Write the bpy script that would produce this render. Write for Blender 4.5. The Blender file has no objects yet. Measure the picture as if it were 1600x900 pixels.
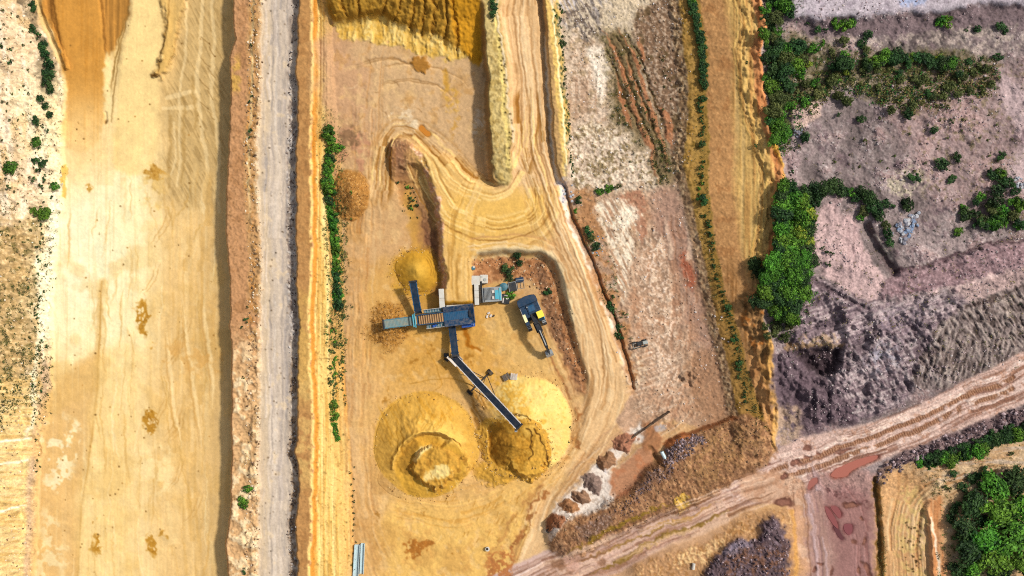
import bpy, math, random
import numpy as np
from mathutils import Vector, Matrix

# ------------------------------------------------------------------ camera, sky, sun, exposure
scene = bpy.context.scene
CAM_H = 150.0          # drone height above the plant yard (z = 0), metres
FOC = 1250.0           # metres of height per metre of ground, in survey units (0.12 m each)
cam_d = bpy.data.cameras.new('camera'); cam = bpy.data.objects.new('camera', cam_d)
scene.collection.objects.link(cam); scene.camera = cam
cam.location = (0, 0, CAM_H); cam.rotation_euler = (0, 0, 0)
cam_d.sensor_width = 36.0; cam_d.lens = 36.0 * FOC / 1600.0
cam_d.clip_start = 1.0; cam_d.clip_end = 6000.0

SUN_DIR = Vector((0.80, 0.36, 0.98)).normalized()       # towards the sun
EXPOSURE = 0.0
world = bpy.data.worlds.new('World'); scene.world = world; world.use_nodes = True
wn = world.node_tree; wn.nodes.clear()
sky = wn.nodes.new('ShaderNodeTexSky'); sky.sky_type = 'NISHITA'; sky.sun_disc = False
sky.sun_elevation = math.asin(SUN_DIR.z); sky.sun_rotation = math.atan2(SUN_DIR.x, SUN_DIR.y)
sky.dust_density = 3.0; sky.ozone_density = 1.0
bg = wn.nodes.new('ShaderNodeBackground'); bg.inputs[1].default_value = 0.125
wo = wn.nodes.new('ShaderNodeOutputWorld')
hz_ = wn.nodes.new('ShaderNodeHueSaturation'); hz_.inputs['Saturation'].default_value = 0.45      # a milky sky
wn.links.new(sky.outputs[0], hz_.inputs['Color']); wn.links.new(hz_.outputs[0], bg.inputs[0]); wn.links.new(bg.outputs[0], wo.inputs[0])
sun_d = bpy.data.lights.new('sun', 'SUN'); sun_d.energy = 4.0; sun_d.angle = math.radians(4.0)
sun_d.color = (1.0, 0.95, 0.87)
sun = bpy.data.objects.new('sun', sun_d); scene.collection.objects.link(sun)
sun.rotation_euler = SUN_DIR.to_track_quat('Z', 'Y').to_euler(); sun.location = (60, 30, 120)
scene.view_settings.view_transform = 'Standard'; scene.view_settings.look = 'None'
scene.view_settings.exposure = EXPOSURE; scene.view_settings.gamma = 1.0
scene.view_settings.use_curve_mapping = False
scene.render.engine = 'CYCLES'
scene.cycles.max_bounces = 4; scene.cycles.diffuse_bounces = 2
scene.cycles.filter_width = 1.1; scene.cycles.use_denoising = False
KLIT = 1.42            # how bright white level ground comes out under this sun and sky

# ------------------------------------------------------------------ survey sheet: fields of height and earth colour
rng = np.random.default_rng(7)
U0, V0, NU, NV = -200, -140, 2000, 1180
f32 = np.float32
UU, VV = np.meshgrid(np.arange(NU, dtype=f32) + U0, np.arange(NV, dtype=f32) + V0)

KX = np.fft.rfftfreq(NU + 200)[None, :]; KY = np.fft.fftfreq(NV + 220)[:, None]
def norm(a): return ((a - a.mean()) / a.std()).astype(f32)
def fbm(sx, sy, beta=2.4, ang=0.0, cut=1.2):
    """isotropic or drawn-out fractal noise; sx, sy = size of the largest patches, cut = finest grain"""
    a = math.radians(ang); kx = KX * math.cos(a) + KY * math.sin(a); ky = -KX * math.sin(a) + KY * math.cos(a)
    k2 = (kx * sx) ** 2 + (ky * sy) ** 2
    amp = (1 + k2) ** (-beta / 2) * np.exp(-(KX ** 2 + KY ** 2) * (cut * 2.2) ** 2)
    w = np.fft.rfft2(rng.standard_normal((NV + 220, NU + 200)).astype(f32))
    return norm(np.fft.irfft2(w * amp, s=(NV + 220, NU + 200))[:NV, :NU])
N = dict(a=fbm(260, 260), b=fbm(110, 110, 2.2), c=fbm(36, 36, 2.0), d=fbm(14, 14, 1.9, cut=.8), e=fbm(6, 6, 2.2, cut=.5), s=fbm(2.4, 2.4, 3, cut=.4),
         vs=fbm(9, 420, 1.5), vt=fbm(24, 110, 1.7), hs=fbm(160, 10, 1.5), c2=fbm(26, 26, 2.2), road=fbm(260, 6, 1.5, -24), dozer=fbm(90, 5, 1.6, -20), ramp=fbm(90, 5, 1.6, 62), rib=fbm(26, 5, 2.2, 104), rib2=fbm(24, 5, 2.2, 58), fib=fbm(22, 4.5, 2.0, 62, cut=.6))
W1u, W1v, W2u, W2v = fbm(80, 80, 3, cut=4), fbm(80, 80, 3, cut=4), fbm(16, 16, 2.3, cut=1.5), fbm(16, 16, 2.3, cut=1.5)

C = np.zeros((NV, NU, 3), f32)
Z = np.zeros((NV, NU), f32)
G = np.full((NV, NU), .35, f32)      # how stony the soil is, 0 smooth sand .. 1 rubble
ALL = (slice(0, NV), slice(0, NU))
def ramp(x, lo, hi):
    t = np.clip((x - lo) / (hi - lo), 0, 1); return t * t * (3 - 2 * t)
def spl(pts, k=5, closed=False):
    P = np.array(pts, float); n = len(P); out = []
    rngi = range(n if closed else n - 1)
    for i in rngi:
        if closed: p0, p1, p2, p3 = P[(i - 1) % n], P[i], P[(i + 1) % n], P[(i + 2) % n]
        else: p0, p1, p2, p3 = P[max(i - 1, 0)], P[i], P[i + 1], P[min(i + 2, n - 1)]
        for j in range(k):
            t = j / k
            out.append(0.5 * ((2 * p1) + (-p0 + p2) * t + (2 * p0 - 5 * p1 + 4 * p2 - p3) * t * t + (-p0 + 3 * p1 - 3 * p2 + p3) * t ** 3))
    if not closed: out.append(P[-1])
    return np.array(out)
def box_of(P, pad):
    x0 = int(max(P[:, 0].min() - pad - U0, 0)); x1 = int(min(P[:, 0].max() + pad - U0 + 1, NU))
    y0 = int(max(P[:, 1].min() - pad - V0, 0)); y1 = int(min(P[:, 1].max() + pad - V0 + 1, NV))
    return slice(y0, max(y1, y0 + 1)), slice(x0, max(x1, x0 + 1))
def blur(m, r):
    if r < 1: return m
    for ax in (0, 1):
        for _ in range(2):
            k = max(int(r), 1); p = [(0, 0), (0, 0)]; p[ax] = (k + 1, k)
            c = np.cumsum(np.pad(m, p, mode='edge'), axis=ax)
            a = [slice(None)] * 2; b = [slice(None)] * 2; a[ax] = slice(2 * k + 1, None); b[ax] = slice(0, -(2 * k + 1))
            m = (c[tuple(a)] - c[tuple(b)]) / (2 * k + 1)
    return m
def gather(m, sl, warp, fine):
    wu = warp * W1u[sl] + fine * W2u[sl]; wv = warp * W1v[sl] + fine * W2v[sl]
    h, w = m.shape
    y = np.clip(np.arange(h)[:, None] + wv, 0, h - 1.001); x = np.clip(np.arange(w)[None, :] + wu, 0, w - 1.001)
    if h < 2 or w < 2: return m
    yi = y.astype(np.int32); xi = x.astype(np.int32); fy = y - yi; fx = x - xi
    return (m[yi, xi] * (1 - fx) + m[yi, xi + 1] * fx) * (1 - fy) + (m[yi + 1, xi] * (1 - fx) + m[yi + 1, xi + 1] * fx) * fy
def poly(pts, soft=2, warp=2, fine=1.0, curve=True):
    P = spl(pts, 4, True) if curve else np.array(pts, float)
    sl = box_of(P, soft * 2 + 3 * (warp + fine) + 2)
    h, w = sl[0].stop - sl[0].start, sl[1].stop - sl[1].start
    m = np.zeros((h, w), f32); xs = np.arange(w) + sl[1].start + U0 + .5
    A = P; B = np.roll(P, -1, 0)
    for j in range(h):
        y = sl[0].start + V0 + j + .01
        k = (A[:, 1] > y) != (B[:, 1] > y)
        if not k.any(): continue
        a, b = A[k], B[k]
        cx = np.sort(a[:, 0] + (y - a[:, 1]) * (b[:, 0] - a[:, 0]) / (b[:, 1] - a[:, 1]))
        for q in range(0, len(cx) - 1, 2):
            m[j] += np.clip(xs - cx[q], 0, 1) * np.clip(cx[q + 1] - xs + 1, 0, 1)
    m = blur(np.clip(m, 0, 1), soft / 2)
    if warp or fine: m = gather(m, sl, warp, fine)
    return sl, m.astype(f32)
def dist(pts, W, warp=1.0, fine=.5, curve=True, k=6):
    P = spl(pts, k) if curve else np.array(pts, float)
    W = float(W); sl = box_of(P, W + 3 * (warp + fine) + 2)
    X = UU[sl] + warp * W1u[sl] + fine * W2u[sl]; Y = VV[sl] + warp * W1v[sl] + fine * W2v[sl]
    D = np.full(X.shape, 1e6, f32); S = np.zeros(X.shape, f32); T = np.zeros(X.shape, f32); acc = 0.0
    for i in range(len(P) - 1):
        a, b = P[i], P[i + 1]; L = float(np.hypot(*(b - a)))
        if L < 1e-6: continue
        t_ = (b - a) / L; ss = box_of(np.array([a, b]), W + 3 * (warp + fine) + 2)
        y0, y1 = ss[0].start - sl[0].start, ss[0].stop - sl[0].start; x0, x1 = ss[1].start - sl[1].start, ss[1].stop - sl[1].start
        q = (slice(max(y0, 0), y1), slice(max(x0, 0), x1))
        dx = X[q] - a[0]; dy = Y[q] - a[1]
        al = np.clip(dx * t_[0] + dy * t_[1], 0, L)
        d = np.hypot(dx - al * t_[0], dy - al * t_[1]); sg = -dx * t_[1] + dy * t_[0]
        k_ = d < D[q]
        D[q] = np.where(k_, d, D[q]); S[q] = np.where(k_, sg, S[q]); T[q] = np.where(k_, acc + al, T[q])
        acc += L
    return sl, D, S, T, acc
def line(pts, w, soft=1.5, warp=1.0, fine=.5, curve=True, taper=False):
    sl, D, S, T, L = dist(pts, w + soft + 1, warp, fine, curve)
    ww = w / 2 * (np.clip(np.minimum(T, L - T) / (0.25 * L), 0.15, 1) if taper else 1)
    return sl, np.clip((ww - D) / soft + .5, 0, 1).astype(f32)
def ell(cx, cy, rx, ry, ang=0, soft=3, warp=1.5, fine=1):
    a = math.radians(ang); c, s = math.cos(a), math.sin(a); R = max(rx, ry) + soft + 3 * (warp + fine)
    sl = box_of(np.array([[cx - R, cy - R], [cx + R, cy + R]]), 0)
    X = UU[sl] - cx + warp * W1u[sl] + fine * W2u[sl]; Y = VV[sl] - cy + warp * W1v[sl] + fine * W2v[sl]
    r = np.hypot((X * c + Y * s) / rx, (-X * s + Y * c) / ry)
    return sl, np.clip((1 - r) * min(rx, ry) / soft + .5, 0, 1).astype(f32)
def nz(m, key, lo, hi):
    return m[0], m[1] * ramp(N[key][m[0]], lo, hi)
def mul(m, g): return m[0], m[1] * g
def put(m, col, op=1.0):
    sl, k = m; k = (k * op)[..., None]; C[sl] += (np.array(col, f32) - C[sl]) * k
def tone(m, key, amp):
    sl, k = m; C[sl] *= (1 + amp * np.clip(N[key][sl], -2.5, 2.5) * k)[..., None]
def grit(m, g):
    sl, k = m; G[sl] += (g - G[sl]) * k
def hset(m, z):
    sl, k = m; Z[sl] += (z - Z[sl]) * k
def hadd(m, dz):
    sl, k = m; Z[sl] += dz * k
def hnoise(m, key, amp):
    sl, k = m; Z[sl] += {'c': .55, 'c2': .55, 'd': .42, 'e': .5, 'b': 1}.get(key, .6) * amp * np.clip(N[key][sl], -2.5, 2.5) * k
TEX = norm(sum(a * np.repeat(np.repeat(rng.standard_normal((1024 // q, 512 // w)), q, 0), w, 1) for q, w, a in ((64, 1, 1.), (16, 1, .5), (128, 4, .8))))
def flow(pts, W, c_dark, c_lite, amp=.5, dens=.8, edge=6, curve=True, warp=1.5, hz=0.05, op=1.0, seed=0, lo=.1, thr=.3):
    """tyre-worn streaks that follow a way"""
    sl, D, S, T, L = dist(pts, W, warp, .4, curve)
    x = (S * dens + 256 + seed * 37) % 511; y = (T * .9 + seed * 91) % 1023
    xi = x.astype(int); yi = y.astype(int); fx = x - xi; fy = y - yi
    t = (TEX[yi, xi] * (1 - fx) + TEX[yi, (xi + 1) % 512] * fx) * (1 - fy) + (TEX[(yi + 1) % 1024, xi] * (1 - fx) + TEX[(yi + 1) % 1024, (xi + 1) % 512] * fx) * fy
    m = np.clip((W - D) / edge, 0, 1)
    md = m * ramp(-t, thr, 1.6) * amp; ml = m * ramp(t, thr, 1.6) * amp
    put((sl, md), c_dark, op); put((sl, ml), c_lite, op)
    Z[sl] += (hz * np.clip(t, -2, 2) * m).astype(f32)
def vcurve(pts):      # (v, u) knots -> u for every row
    p = np.array(pts, float); return np.interp(np.arange(NV) + V0, p[:, 0], p[:, 1]).astype(f32)
def rough(c, a, s=3): # jitter a boundary curve
    r = np.random.default_rng(s); n = np.zeros(NV)
    for k, g in ((60, 1), (25, .7), (9, .5), (4, .35)):
        q = r.standard_normal(NV // k + 3); n += g * np.interp(np.arange(NV) / k, np.arange(len(q)), q)
    return (c + a * n).astype(f32)
def band(ca, cb, soft=2, va=-999, vb=9999, fade=20):
    m = np.clip((UU - ca[:, None]) / soft + .5, 0, 1) * np.clip((cb[:, None] - UU) / soft + .5, 0, 1)
    if va > -999: m = m * np.clip((VV - va) / fade + .5, 0, 1)
    if vb < 9999: m = m * np.clip((vb - VV) / fade + .5, 0, 1)
    return ALL, m.astype(f32)
def dots(m, n, r0, r1, col, dz=0, seed=1, op=.9):
    """small stains, clods and stones scattered where the mask is"""
    sl, k = m; r = np.random.default_rng(seed); h, w = k.shape; cnt = 0; tries = 0
    while cnt < n and tries < n * 30:
        tries += 1; x = r.integers(0, w); y = r.integers(0, h)
        if k[y, x] < r.random(): continue
        cnt += 1; R = r.uniform(r0, r1); q = int(R + 2); gx = x + sl[1].start; gy = y + sl[0].start
        s2 = (slice(max(gy - q, 0), gy + q + 1), slice(max(gx - q, 0), gx + q + 1))
        d = np.hypot((UU[s2] - U0 - gx) * r.uniform(.7, 1.4), VV[s2] - V0 - gy)
        mm = np.clip(R - d + .5, 0, 1).astype(f32) * op
        put((s2, mm), np.array(col) * r.uniform(.75, 1.2));
        if dz: Z[s2] += dz * mm
# ------------------------------------------------------------------ edges of the strips, north (v=0) to south (v=900)
xA = rough(vcurve([(-140, 20), (0, 52), (60, 72), (100, 92), (200, 98), (300, 97), (400, 84), (500, 76), (600, 80), (650, 72), (750, 56), (1040, 50)]), 2.2, 1)
xC = rough(vcurve([(-140, 366), (0, 367), (60, 369), (90, 358), (200, 359), (330, 352), (400, 357), (500, 360), (600, 363), (700, 361), (790, 361), (850, 353), (900, 357), (1040, 358)]), 1.0, 2)
xD = rough(vcurve([(-140, 410), (0, 410), (300, 405), (600, 408), (900, 404), (1040, 404)]), 1.6, 3)
xE = rough(vcurve([(-140, 466), (0, 466), (300, 463), (600, 465), (900, 463), (1040, 463)]), 1.5, 4)
xF = rough(vcurve([(-140, 489), (0, 488), (300, 487), (500, 484), (700, 489), (900, 484), (1040, 486)]), 1.2, 5)
xG0 = rough(vcurve([(-140, 510), (0, 507), (190, 508), (300, 510), (500, 515), (700, 522), (900, 530), (1040, 532)]), 1.5, 6)
xG = rough(vcurve([(-140, 520), (0, 518), (190, 528), (300, 536), (470, 538), (560, 537), (700, 548), (840, 554), (900, 556), (1040, 556)]), 1.2, 7)
xL = rough(vcurve([(-140, 1055), (0, 1063), (50, 1067), (100, 1077), (150, 1076), (200, 1073), (260, 1070), (300, 1076), (370, 1092), (450, 1107), (540, 1131), (640, 1150), (700, 1160), (1040, 1200)]), 1.6, 8)
xM0 = rough(vcurve([(-140, 1090), (0, 1094), (100, 1106), (300, 1108), (370, 1118), (450, 1136), (540, 1160), (600, 1172), (690, 1205), (1040, 1300)]), 2, 9)
xR = rough(vcurve([(-140, 1186), (0, 1188), (40, 1196), (80, 1188), (130, 1192), (180, 1197), (230, 1212), (260, 1221), (330, 1222), (400, 1213), (450, 1200), (500, 1192), (540, 1208), (600, 1210), (650, 1216), (692, 1214), (720, 1216), (1040, 1300)]), 1.6, 10)
FAR = np.full(NV, 3000, f32); NEAR = np.full(NV, -3000, f32)
vv = np.arange(NV) + V0
zyard = np.interp(vv, [-140, 150, 400, 1040], [2.5, 2.5, 0, 0])
zk = np.interp(vv, [-140, 0, 400, 640, 760, 1040], [2.4, 2.2, 1.8, 1.2, 1.0, .8])
zr = np.interp(vv, [-140, 400, 560, 700, 1040], [6.2, 5.6, 4.2, 2.4, 2.0])
fade = np.interp(vv, [680, 720], [1, 0])
for j in range(NV):
    g = zyard[j]
    xs = [-400, 0, xA[j] - 14, xA[j] + 6, xC[j] - .8, xC[j] + .6, xD[j] - 3, xD[j] + 2, xE[j] - .8, xE[j] + .8, xF[j], xF[j] + 3, xF[j] + 8, xF[j] + 10,
          xG0[j], xG0[j] + 8, xG[j], xL[j] - 18, xL[j] + 5, xM0[j], xR[j] - 10, xR[j], xR[j] + 7, 1500, 2400]
    f = fade[j]
    zs = [5, 3.2, -1.2, -2.6, -2.6, 2.6, 2.4, 2.0, 2.0, 4.3, 4.4, 3.9, 3.7, 3.0, max(g + .9, 2.6 - .6 * (j > 700)), g + .6, g, zk[j], zk[j] + 1.3 * f, zk[j] + 1.8 * f,
          zr[j] + .5 * f, zr[j] + .9 * f, zr[j], zr[j] + .6, zr[j] + 1]
    if f <= 0: xs = xs[:17] + [900, 1500, 2400]; zs = zs[:17] + [zk[j], zr[j], zr[j] + 1]
    Z[j] = np.interp(UU[j], xs, zs)

# ------------------------------------------------------------------ broad earth colours
C[:] = (205, 168, 125)
west = band(NEAR, xA, 3)
put(west, (230, 206, 172))
put(nz(west, 'b', .1, 1.2), (205, 175, 130), .7)
put(nz(west, 'd', .7, 1.6), (150, 120, 85), .35); put(nz(west, 'hs', .6, 1.6), (186, 156, 116), .3)
put(nz(west, 'vt', .2, 1.3), (246, 230, 208), .6); grit(west, .9)
hnoise(west, 'c', .35); hnoise(west, 'e', .07)
b_ = poly([(-60, 400), (50, 350), (58, 420), (52, 520), (50, 600), (20, 670), (-60, 690)], 14, 8, 4)
put(b_, (176, 146, 98), .75); put(nz(b_, 'hs', .2, 1.2), (136, 110, 68), .35); put(nz(b_, 'd', .3, 1.5), (108, 100, 60), .6); put(nz(b_, 'e', .8, 1.5), (232, 208, 166), .6)
b_ = poly([(-60, 640), (75, 600), (60, 760), (52, 1040), (-60, 1040)], 20, 6, 3)
put(b_, (222, 194, 138), .85); put(nz(b_, 'hs', .2, 1.0), (200, 160, 92), .4); put(nz(b_, 'hs', -1.6, -.5)[0:1] + (b_[1] * ramp(-N['hs'][b_[0]], .3, 1.3),), (238, 214, 166), .4)
for p in ([(-10, 693), (30, 686), (62, 684)], [(-10, 728), (20, 722), (45, 718)], [(-10, 804), (25, 792), (40, 790)]):
    put(line(p, 3.5, 2, 1, 1), (247, 236, 212), .9)
put(line([(58, 400), (62, 500), (52, 600), (58, 640), (40, 680)], 7, 3, 2, 2), (245, 232, 200), .85)
put(line([(35, 640), (36, 760), (30, 900), (28, 1000)], 4, 2, 2, 2), (238, 216, 150), .8)
put(band(xA - 16, xA + 5, 6, 190, 520, 40), (244, 232, 214), .7)
b_ = band(xA - 14, xA + 3, 6, 560, 1300, 60); put(b_, (205, 176, 146), .85)
b_ = poly([(30, -140), (46, -140), (50, 20), (66, 60), (88, 90), (86, 140), (62, 140), (56, 60), (32, 10)], 5, 3, 3)
put(b_, (140, 124, 100), .8); tone(b_, 'd', .15)

sand = band(xA + 2, xC, 6)
put(sand, (238, 208, 152))
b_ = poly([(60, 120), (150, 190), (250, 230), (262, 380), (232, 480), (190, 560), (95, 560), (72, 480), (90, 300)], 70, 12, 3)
put(b_, (252, 236, 190), 1.0)  # paler sand; the bright glow on this floor is painted into its colour too
put(poly([(96, 180), (160, 200), (170, 440), (110, 520), (78, 470)], 60, 8, 3), (254, 242, 206), .85)  # core of the painted glow, paler still
put(poly([(70, 620), (140, 560), (165, 560), (152, 640), (130, 760), (118, 1040), (40, 1040), (52, 760)], 10, 3, 1), (220, 182, 124), .9)
put(line([(160, 440), (156, 500), (152, 600), (142, 690), (128, 800), (116, 1000)], 9, 8, .6, .3), (206, 164, 98), .6); put(line([(160, 440), (156, 500), (152, 600), (142, 690), (128, 800), (116, 1000)], 2.4, 1.5, .6, .3), (184, 142, 78), .7); put(line([(165, 440), (161, 500), (157, 600), (147, 690), (133, 800), (121, 1000)], 5, 3, .6, .3), (248, 222, 166), .7)
put(poly([(160, 560), (215, 560), (205, 760), (210, 1040), (122, 1040), (136, 740)], 20, 4, 1), (242, 212, 150), .7)
e_ = band(np.full(NV, 245, f32), xC, 40); put(e_, (226, 190, 132), .75)
put(band(np.full(NV, 318, f32), xC, 30), (208, 176, 124), .55)
grit(sand, 0.0); put(nz(sand, 'vs', .3, 1.8), (214, 176, 108), .2); put(nz(sand, 'b', .5, 1.8), (214, 176, 108), .35)
m_ = (ALL, sand[1] * ramp(-N['vs'], .3, 1.6)); put(m_, (250, 230, 180), .18)
hnoise(sand, 'b', .06); hnoise(sand, 'vs', .012); hnoise(sand, 'e', .012)
# orange tongue coming down from the north-west, with its cut edges
V_ = poly([(58, -140), (62, 0), (78, 40), (102, 100), (130, 80), (170, 90), (205, 0), (200, -140)], 3, 1.5, 1); put(V_, (176, 128, 66), .95); tone(V_, 'vs', .08)  # brown triangles beside the tongue: their shade is painted into the sand colour
t_ = poly([(84, -140), (80, 0), (98, 92), (104, 150), (96, 215), (120, 240), (155, 220), (163, 150), (168, 88), (158, 0), (150, -140)], 5, 1.5, 1)
t_ = (t_[0], t_[1] * np.clip((275 - VV[t_[0]]) / 130, 0, 1)); put(t_, (208, 154, 80), .97); put(nz(t_, 'vs', .2, 1.5), (196, 140, 66), .5)
k = poly([(84, -140), (80, 0), (98, 92), (100, 240), (160, 240), (168, 88), (158, 0), (150, -140)], 6, 1, .5); hadd((k[0], k[1] * np.clip((190 - VV[k[0]]) / 240, 0, 1)), 1.3)
k = poly([(96, 120), (164, 120), (168, 240), (130, 300), (92, 260)], 40, 4, 2); put((k[0], k[1] * np.clip((VV[k[0]] - 110) / 110, 0, 1)), (240, 202, 138), .75)
hadd(line([(60, -60), (64, 0), (80, 45), (104, 105)], 6, 4), .9)
put(line([(80, -10), (90, 40), (103, 104)], 2.6, 2, 1, .5), (132, 92, 44), .7)
put(line([(157, -10), (165, 60), (168, 90)], 3.6, 2, 1, .5), (128, 90, 44), .75)
k = poly([(212, -140), (205, 0), (190, 80), (176, 170), (170, 240), (252, 240), (262, 60), (272, -140)], 6, 1, .5); hadd((k[0], k[1] * np.clip((200 - VV[k[0]]) / 260, 0, 1)), .9)
put(poly([(212, -140), (208, 0), (190, 80), (180, 170), (176, 260), (240, 260), (248, 100), (264, -140)], 7, 1.5, 1), (243, 214, 152), .95)
for p in ([(194, 30), (182, 90), (172, 150)], [(190, 50), (180, 100), (172, 135)], [(202, 10), (186, 88), (176, 160), (172, 190)]):
    put(line(p, 2.2, 1.5, 1, .6), (150, 118, 66), .65)
put(poly([(165, 90), (172, 92), (174, 170), (168, 186), (162, 170)], 3, 1, 1), (236, 214, 160), .8)
hadd(line([(165, 176), (164, 192)], 4, 2), -.3); put(ell(164, 190, 2.2, 4), (110, 76, 34), .85)
# wedge of rubble and tracks in the north-east of the sand floor
p_ = [(272, -20), (262, 30), (254, 70), (246, 90), (250, 118), (240, 118)]
hadd(poly([(262, -140), (290, -140), (288, 0), (274, 60), (262, 108), (246, 118), (246, 86), (258, 40)], 5, 2, 2), .8)
put(poly([(264, -140), (292, -140), (290, 0), (276, 60), (262, 108), (246, 118), (246, 86), (258, 40)], 5, 2, 2), (212, 174, 104), .8)
put(line(p_, 2.6, 2, 1, 1), (128, 94, 46), .7); put(line([(290, 0), (284, 30), (270, 80), (262, 100)], 2.2, 2, 1, 1), (150, 112, 60), .6)
g_ = poly([(288, -140), (350, -140), (352, 60), (345, 300), (262, 300), (258, 160), (276, 60)], 24, 4, 3); put(g_, (196, 168, 118), .7)
put(nz(g_, 'ramp', .4, 1.3), (158, 130, 84), .5); hnoise(g_, 'ramp', .03)
for p, w in (([(318, -140), (316, 0), (309, 90), (312, 180), (322, 240), (324, 285), (316, 330)], 6), ([(334, -140), (332, 60), (330, 140), (340, 220), (342, 330)], 6),
             ([(306, 140), (285, 146), (262, 152)], 6), ([(308, 163), (288, 168), (256, 168)], 6), ([(290, 0), (292, 60), (282, 150), (280, 230), (278, 290)], 4), ([(272, 190), (272, 250), (262, 290)], 3)):
    put(line(p, w, 2, 1.2, .6), (234, 208, 158), .7); hadd(line(p, w, 3), -.03)
for p, w in (([(268, 182), (264, 230), (264, 290)], 5), ([(288, 150), (287, 220), (286, 290)], 4.5), ([(302, 120), (306, 200)], 4), ([(254, 20), (262, 70)], 3), ([(240, 290), (250, 300)], 3)):
    put(line(p, w, 3, 1, 1), (176, 144, 90), .6)
for q in range(8):
    put(line([(312 + q % 2 * 12, 55 + q * 17), (326 + q % 2 * 8, 70 + q * 17)], 1.6, 1.2), (140, 110, 66), .6)
hadd(ell(247, 90, 5, 5), .8); hadd(ell(243, 116, 6, 4), .8); put(ell(243, 118, 6, 3), (150, 108, 54), .8); put(ell(248, 88, 5, 4), (232, 200, 140), .8)
flow([(300, 300), (292, 500), (285, 700), (300, 860), (300, 1000)], 46, (204, 164, 98), (242, 216, 160), .4, .22, 14, hz=.015, seed=3)
flow([(200, 230), (190, 500), (180, 900)], 60, (228, 192, 124), (250, 232, 184), .25, .1, 22, hz=.0, seed=5)
for p in ([(300, 292), (288, 322), (274, 335)], [(262, 320), (268, 350)], [(320, 340), (300, 372)], [(310, 470), (320, 560), (316, 620)], [(288, 520), (292, 548)], [(262, 700), (262, 640), (250, 590)], [(255, 590), (280, 700), (300, 800)]):
    put(line(p, 2.6, 2, 1.5, 1), (200, 162, 96), .55)
for cx, cy, rx, ry in ((222, 495, 13, 27), (234, 660, 10, 19), (240, 852, 7, 17), (260, 832, 5, 6), (144, 292, 4.5, 8), (153, 850, 5, 16), (243, 268, 16, 10), (237, 540, 3, 4), (152, 810, 3, 3)):
    k = ell(cx, cy, rx, ry, 0, 3, 2, 2.5); put(nz(k, 'd', -1.7, -.7), (188, 138, 54), .9 if ry > 12 else .7); put(nz(k, 'e', .2, 1.4), (150, 106, 40), .55)
put(nz(poly([(228, 260), (256, 262), (256, 330), (232, 330)], 14, 4, 3), 'c', -.8, .8), (220, 184, 110), .6)
k = poly([(75, 660), (118, 664), (116, 700), (106, 770), (78, 765), (72, 700)], 8, 4, 3); put(nz(k, 'c', -.1, .6), (244, 230, 190), .85)
k = poly([(66, 800), (100, 840), (92, 900), (100, 1000), (60, 1000)], 10, 4, 3); put(nz(k, 'c', -.1, .7), (240, 222, 176), .7)
put(nz(poly([(205, 700), (262, 710), (262, 765), (215, 760)], 20, 4, 3), 'c', -1, .8), (248, 224, 170), .7)
put(line([(98, 262), (96, 280), (98, 300)], 9, 2, 2, 2), (226, 184, 100), .9)
for q in range(70):
    r_ = np.random.default_rng(900 + q); x, y = r_.uniform(100, 335), r_.uniform(230, 890); L = r_.uniform(40, 160); bx = r_.normal(0, 9)
    put(line([(x, y), (x + bx * .4, y + L * .5), (x + bx, y + L)], r_.uniform(1.2, 3.5), 2, 2, .8, True, True), (206, 164, 96) if q % 3 else (252, 234, 188), r_.uniform(.2, .5))
for q in range(10):
    r_ = np.random.default_rng(980 + q); x, y = r_.uniform(240, 325), r_.uniform(320, 860)
    for o in (0, 7): put(line([(x + o, y), (x + o - 8, y + 30), (x + o - 26, y + 52)], 1.8, 1.5, 1.5, .8, True, True), (190, 148, 86), .5)
for p, w in (([(292, 560), (298, 600), (310, 680)], 12), ([(330, 440), (334, 520), (330, 600)], 10)): put(line(p, w, 8, 3, 2, True, True), (208, 168, 104), .5)
for p in ([(285, 470), (302, 600), (316, 700)], [(318, 460), (330, 580), (332, 640)], [(262, 520), (268, 600), (282, 700)]): put(line(p, 5, 2, 1, .5, True, True), (248, 222, 170), .6); put(line([(x - 5, y) for x, y in p], 2, 1.5, 1, .5, True, True), (196, 152, 90), .5)
put(nz(poly([(248, 545), (330, 540), (340, 580), (260, 590)], 12, 4, 3), 'c2', -.2, 1), (204, 160, 96), .6)
dots(band(xA + 20, xC - 20, 3), 160, .7, 1.5, (150, 112, 60), 0, 3)

bench = band(xC, xD, 1.5)
put(bench, (194, 150, 110)); put(nz(bench, 'c', .2, 1.4), (168, 126, 88), .6)
put(band(xD - 22, xD, 5, -200, 480, 60), (196, 158, 112), .8)
put(nz(band(xD - 20, xD - 6, 3, -200, 560, 60), 'd', -.2, .9), (206, 148, 84), .7); put(band(xD - 16, xD - 13, 2, -200, 330, 60), (240, 214, 160), .8); put(nz(band(xD - 12, xD - 3, 3, -200, 560, 60), 'd', -.3, .9), (140, 112, 70), .6)
b_ = band(xC + 2, xD, 3, 540, 1300, 80); put(b_, (220, 184, 138), .8); put(nz(b_, 'c2', -.1, .7), (240, 216, 176), .85)
put(nz(band(xD - 24, xD - 5, 3, 640, 740, 40), 'd', -.2, .6), (190, 158, 112), .8)
put(nz(band(xC + 1, xC + 16, 4, 90, 150, 20), 'c', -1, .5), (212, 174, 92), .7)
put(nz(bench, 'e', .8, 1.8), (120, 92, 62), .55); hnoise(bench, 'd', .10); hnoise(bench, 'e', .08); hnoise(b_, 'c2', .30)
put(nz(band(xD - 5, xD + 3, 3), 'd', -.4, .6), (238, 220, 188), .7)
hadd(nz(band(xD - 14, xD - 2, 4), 'c', -.6, .8), .45)

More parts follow.
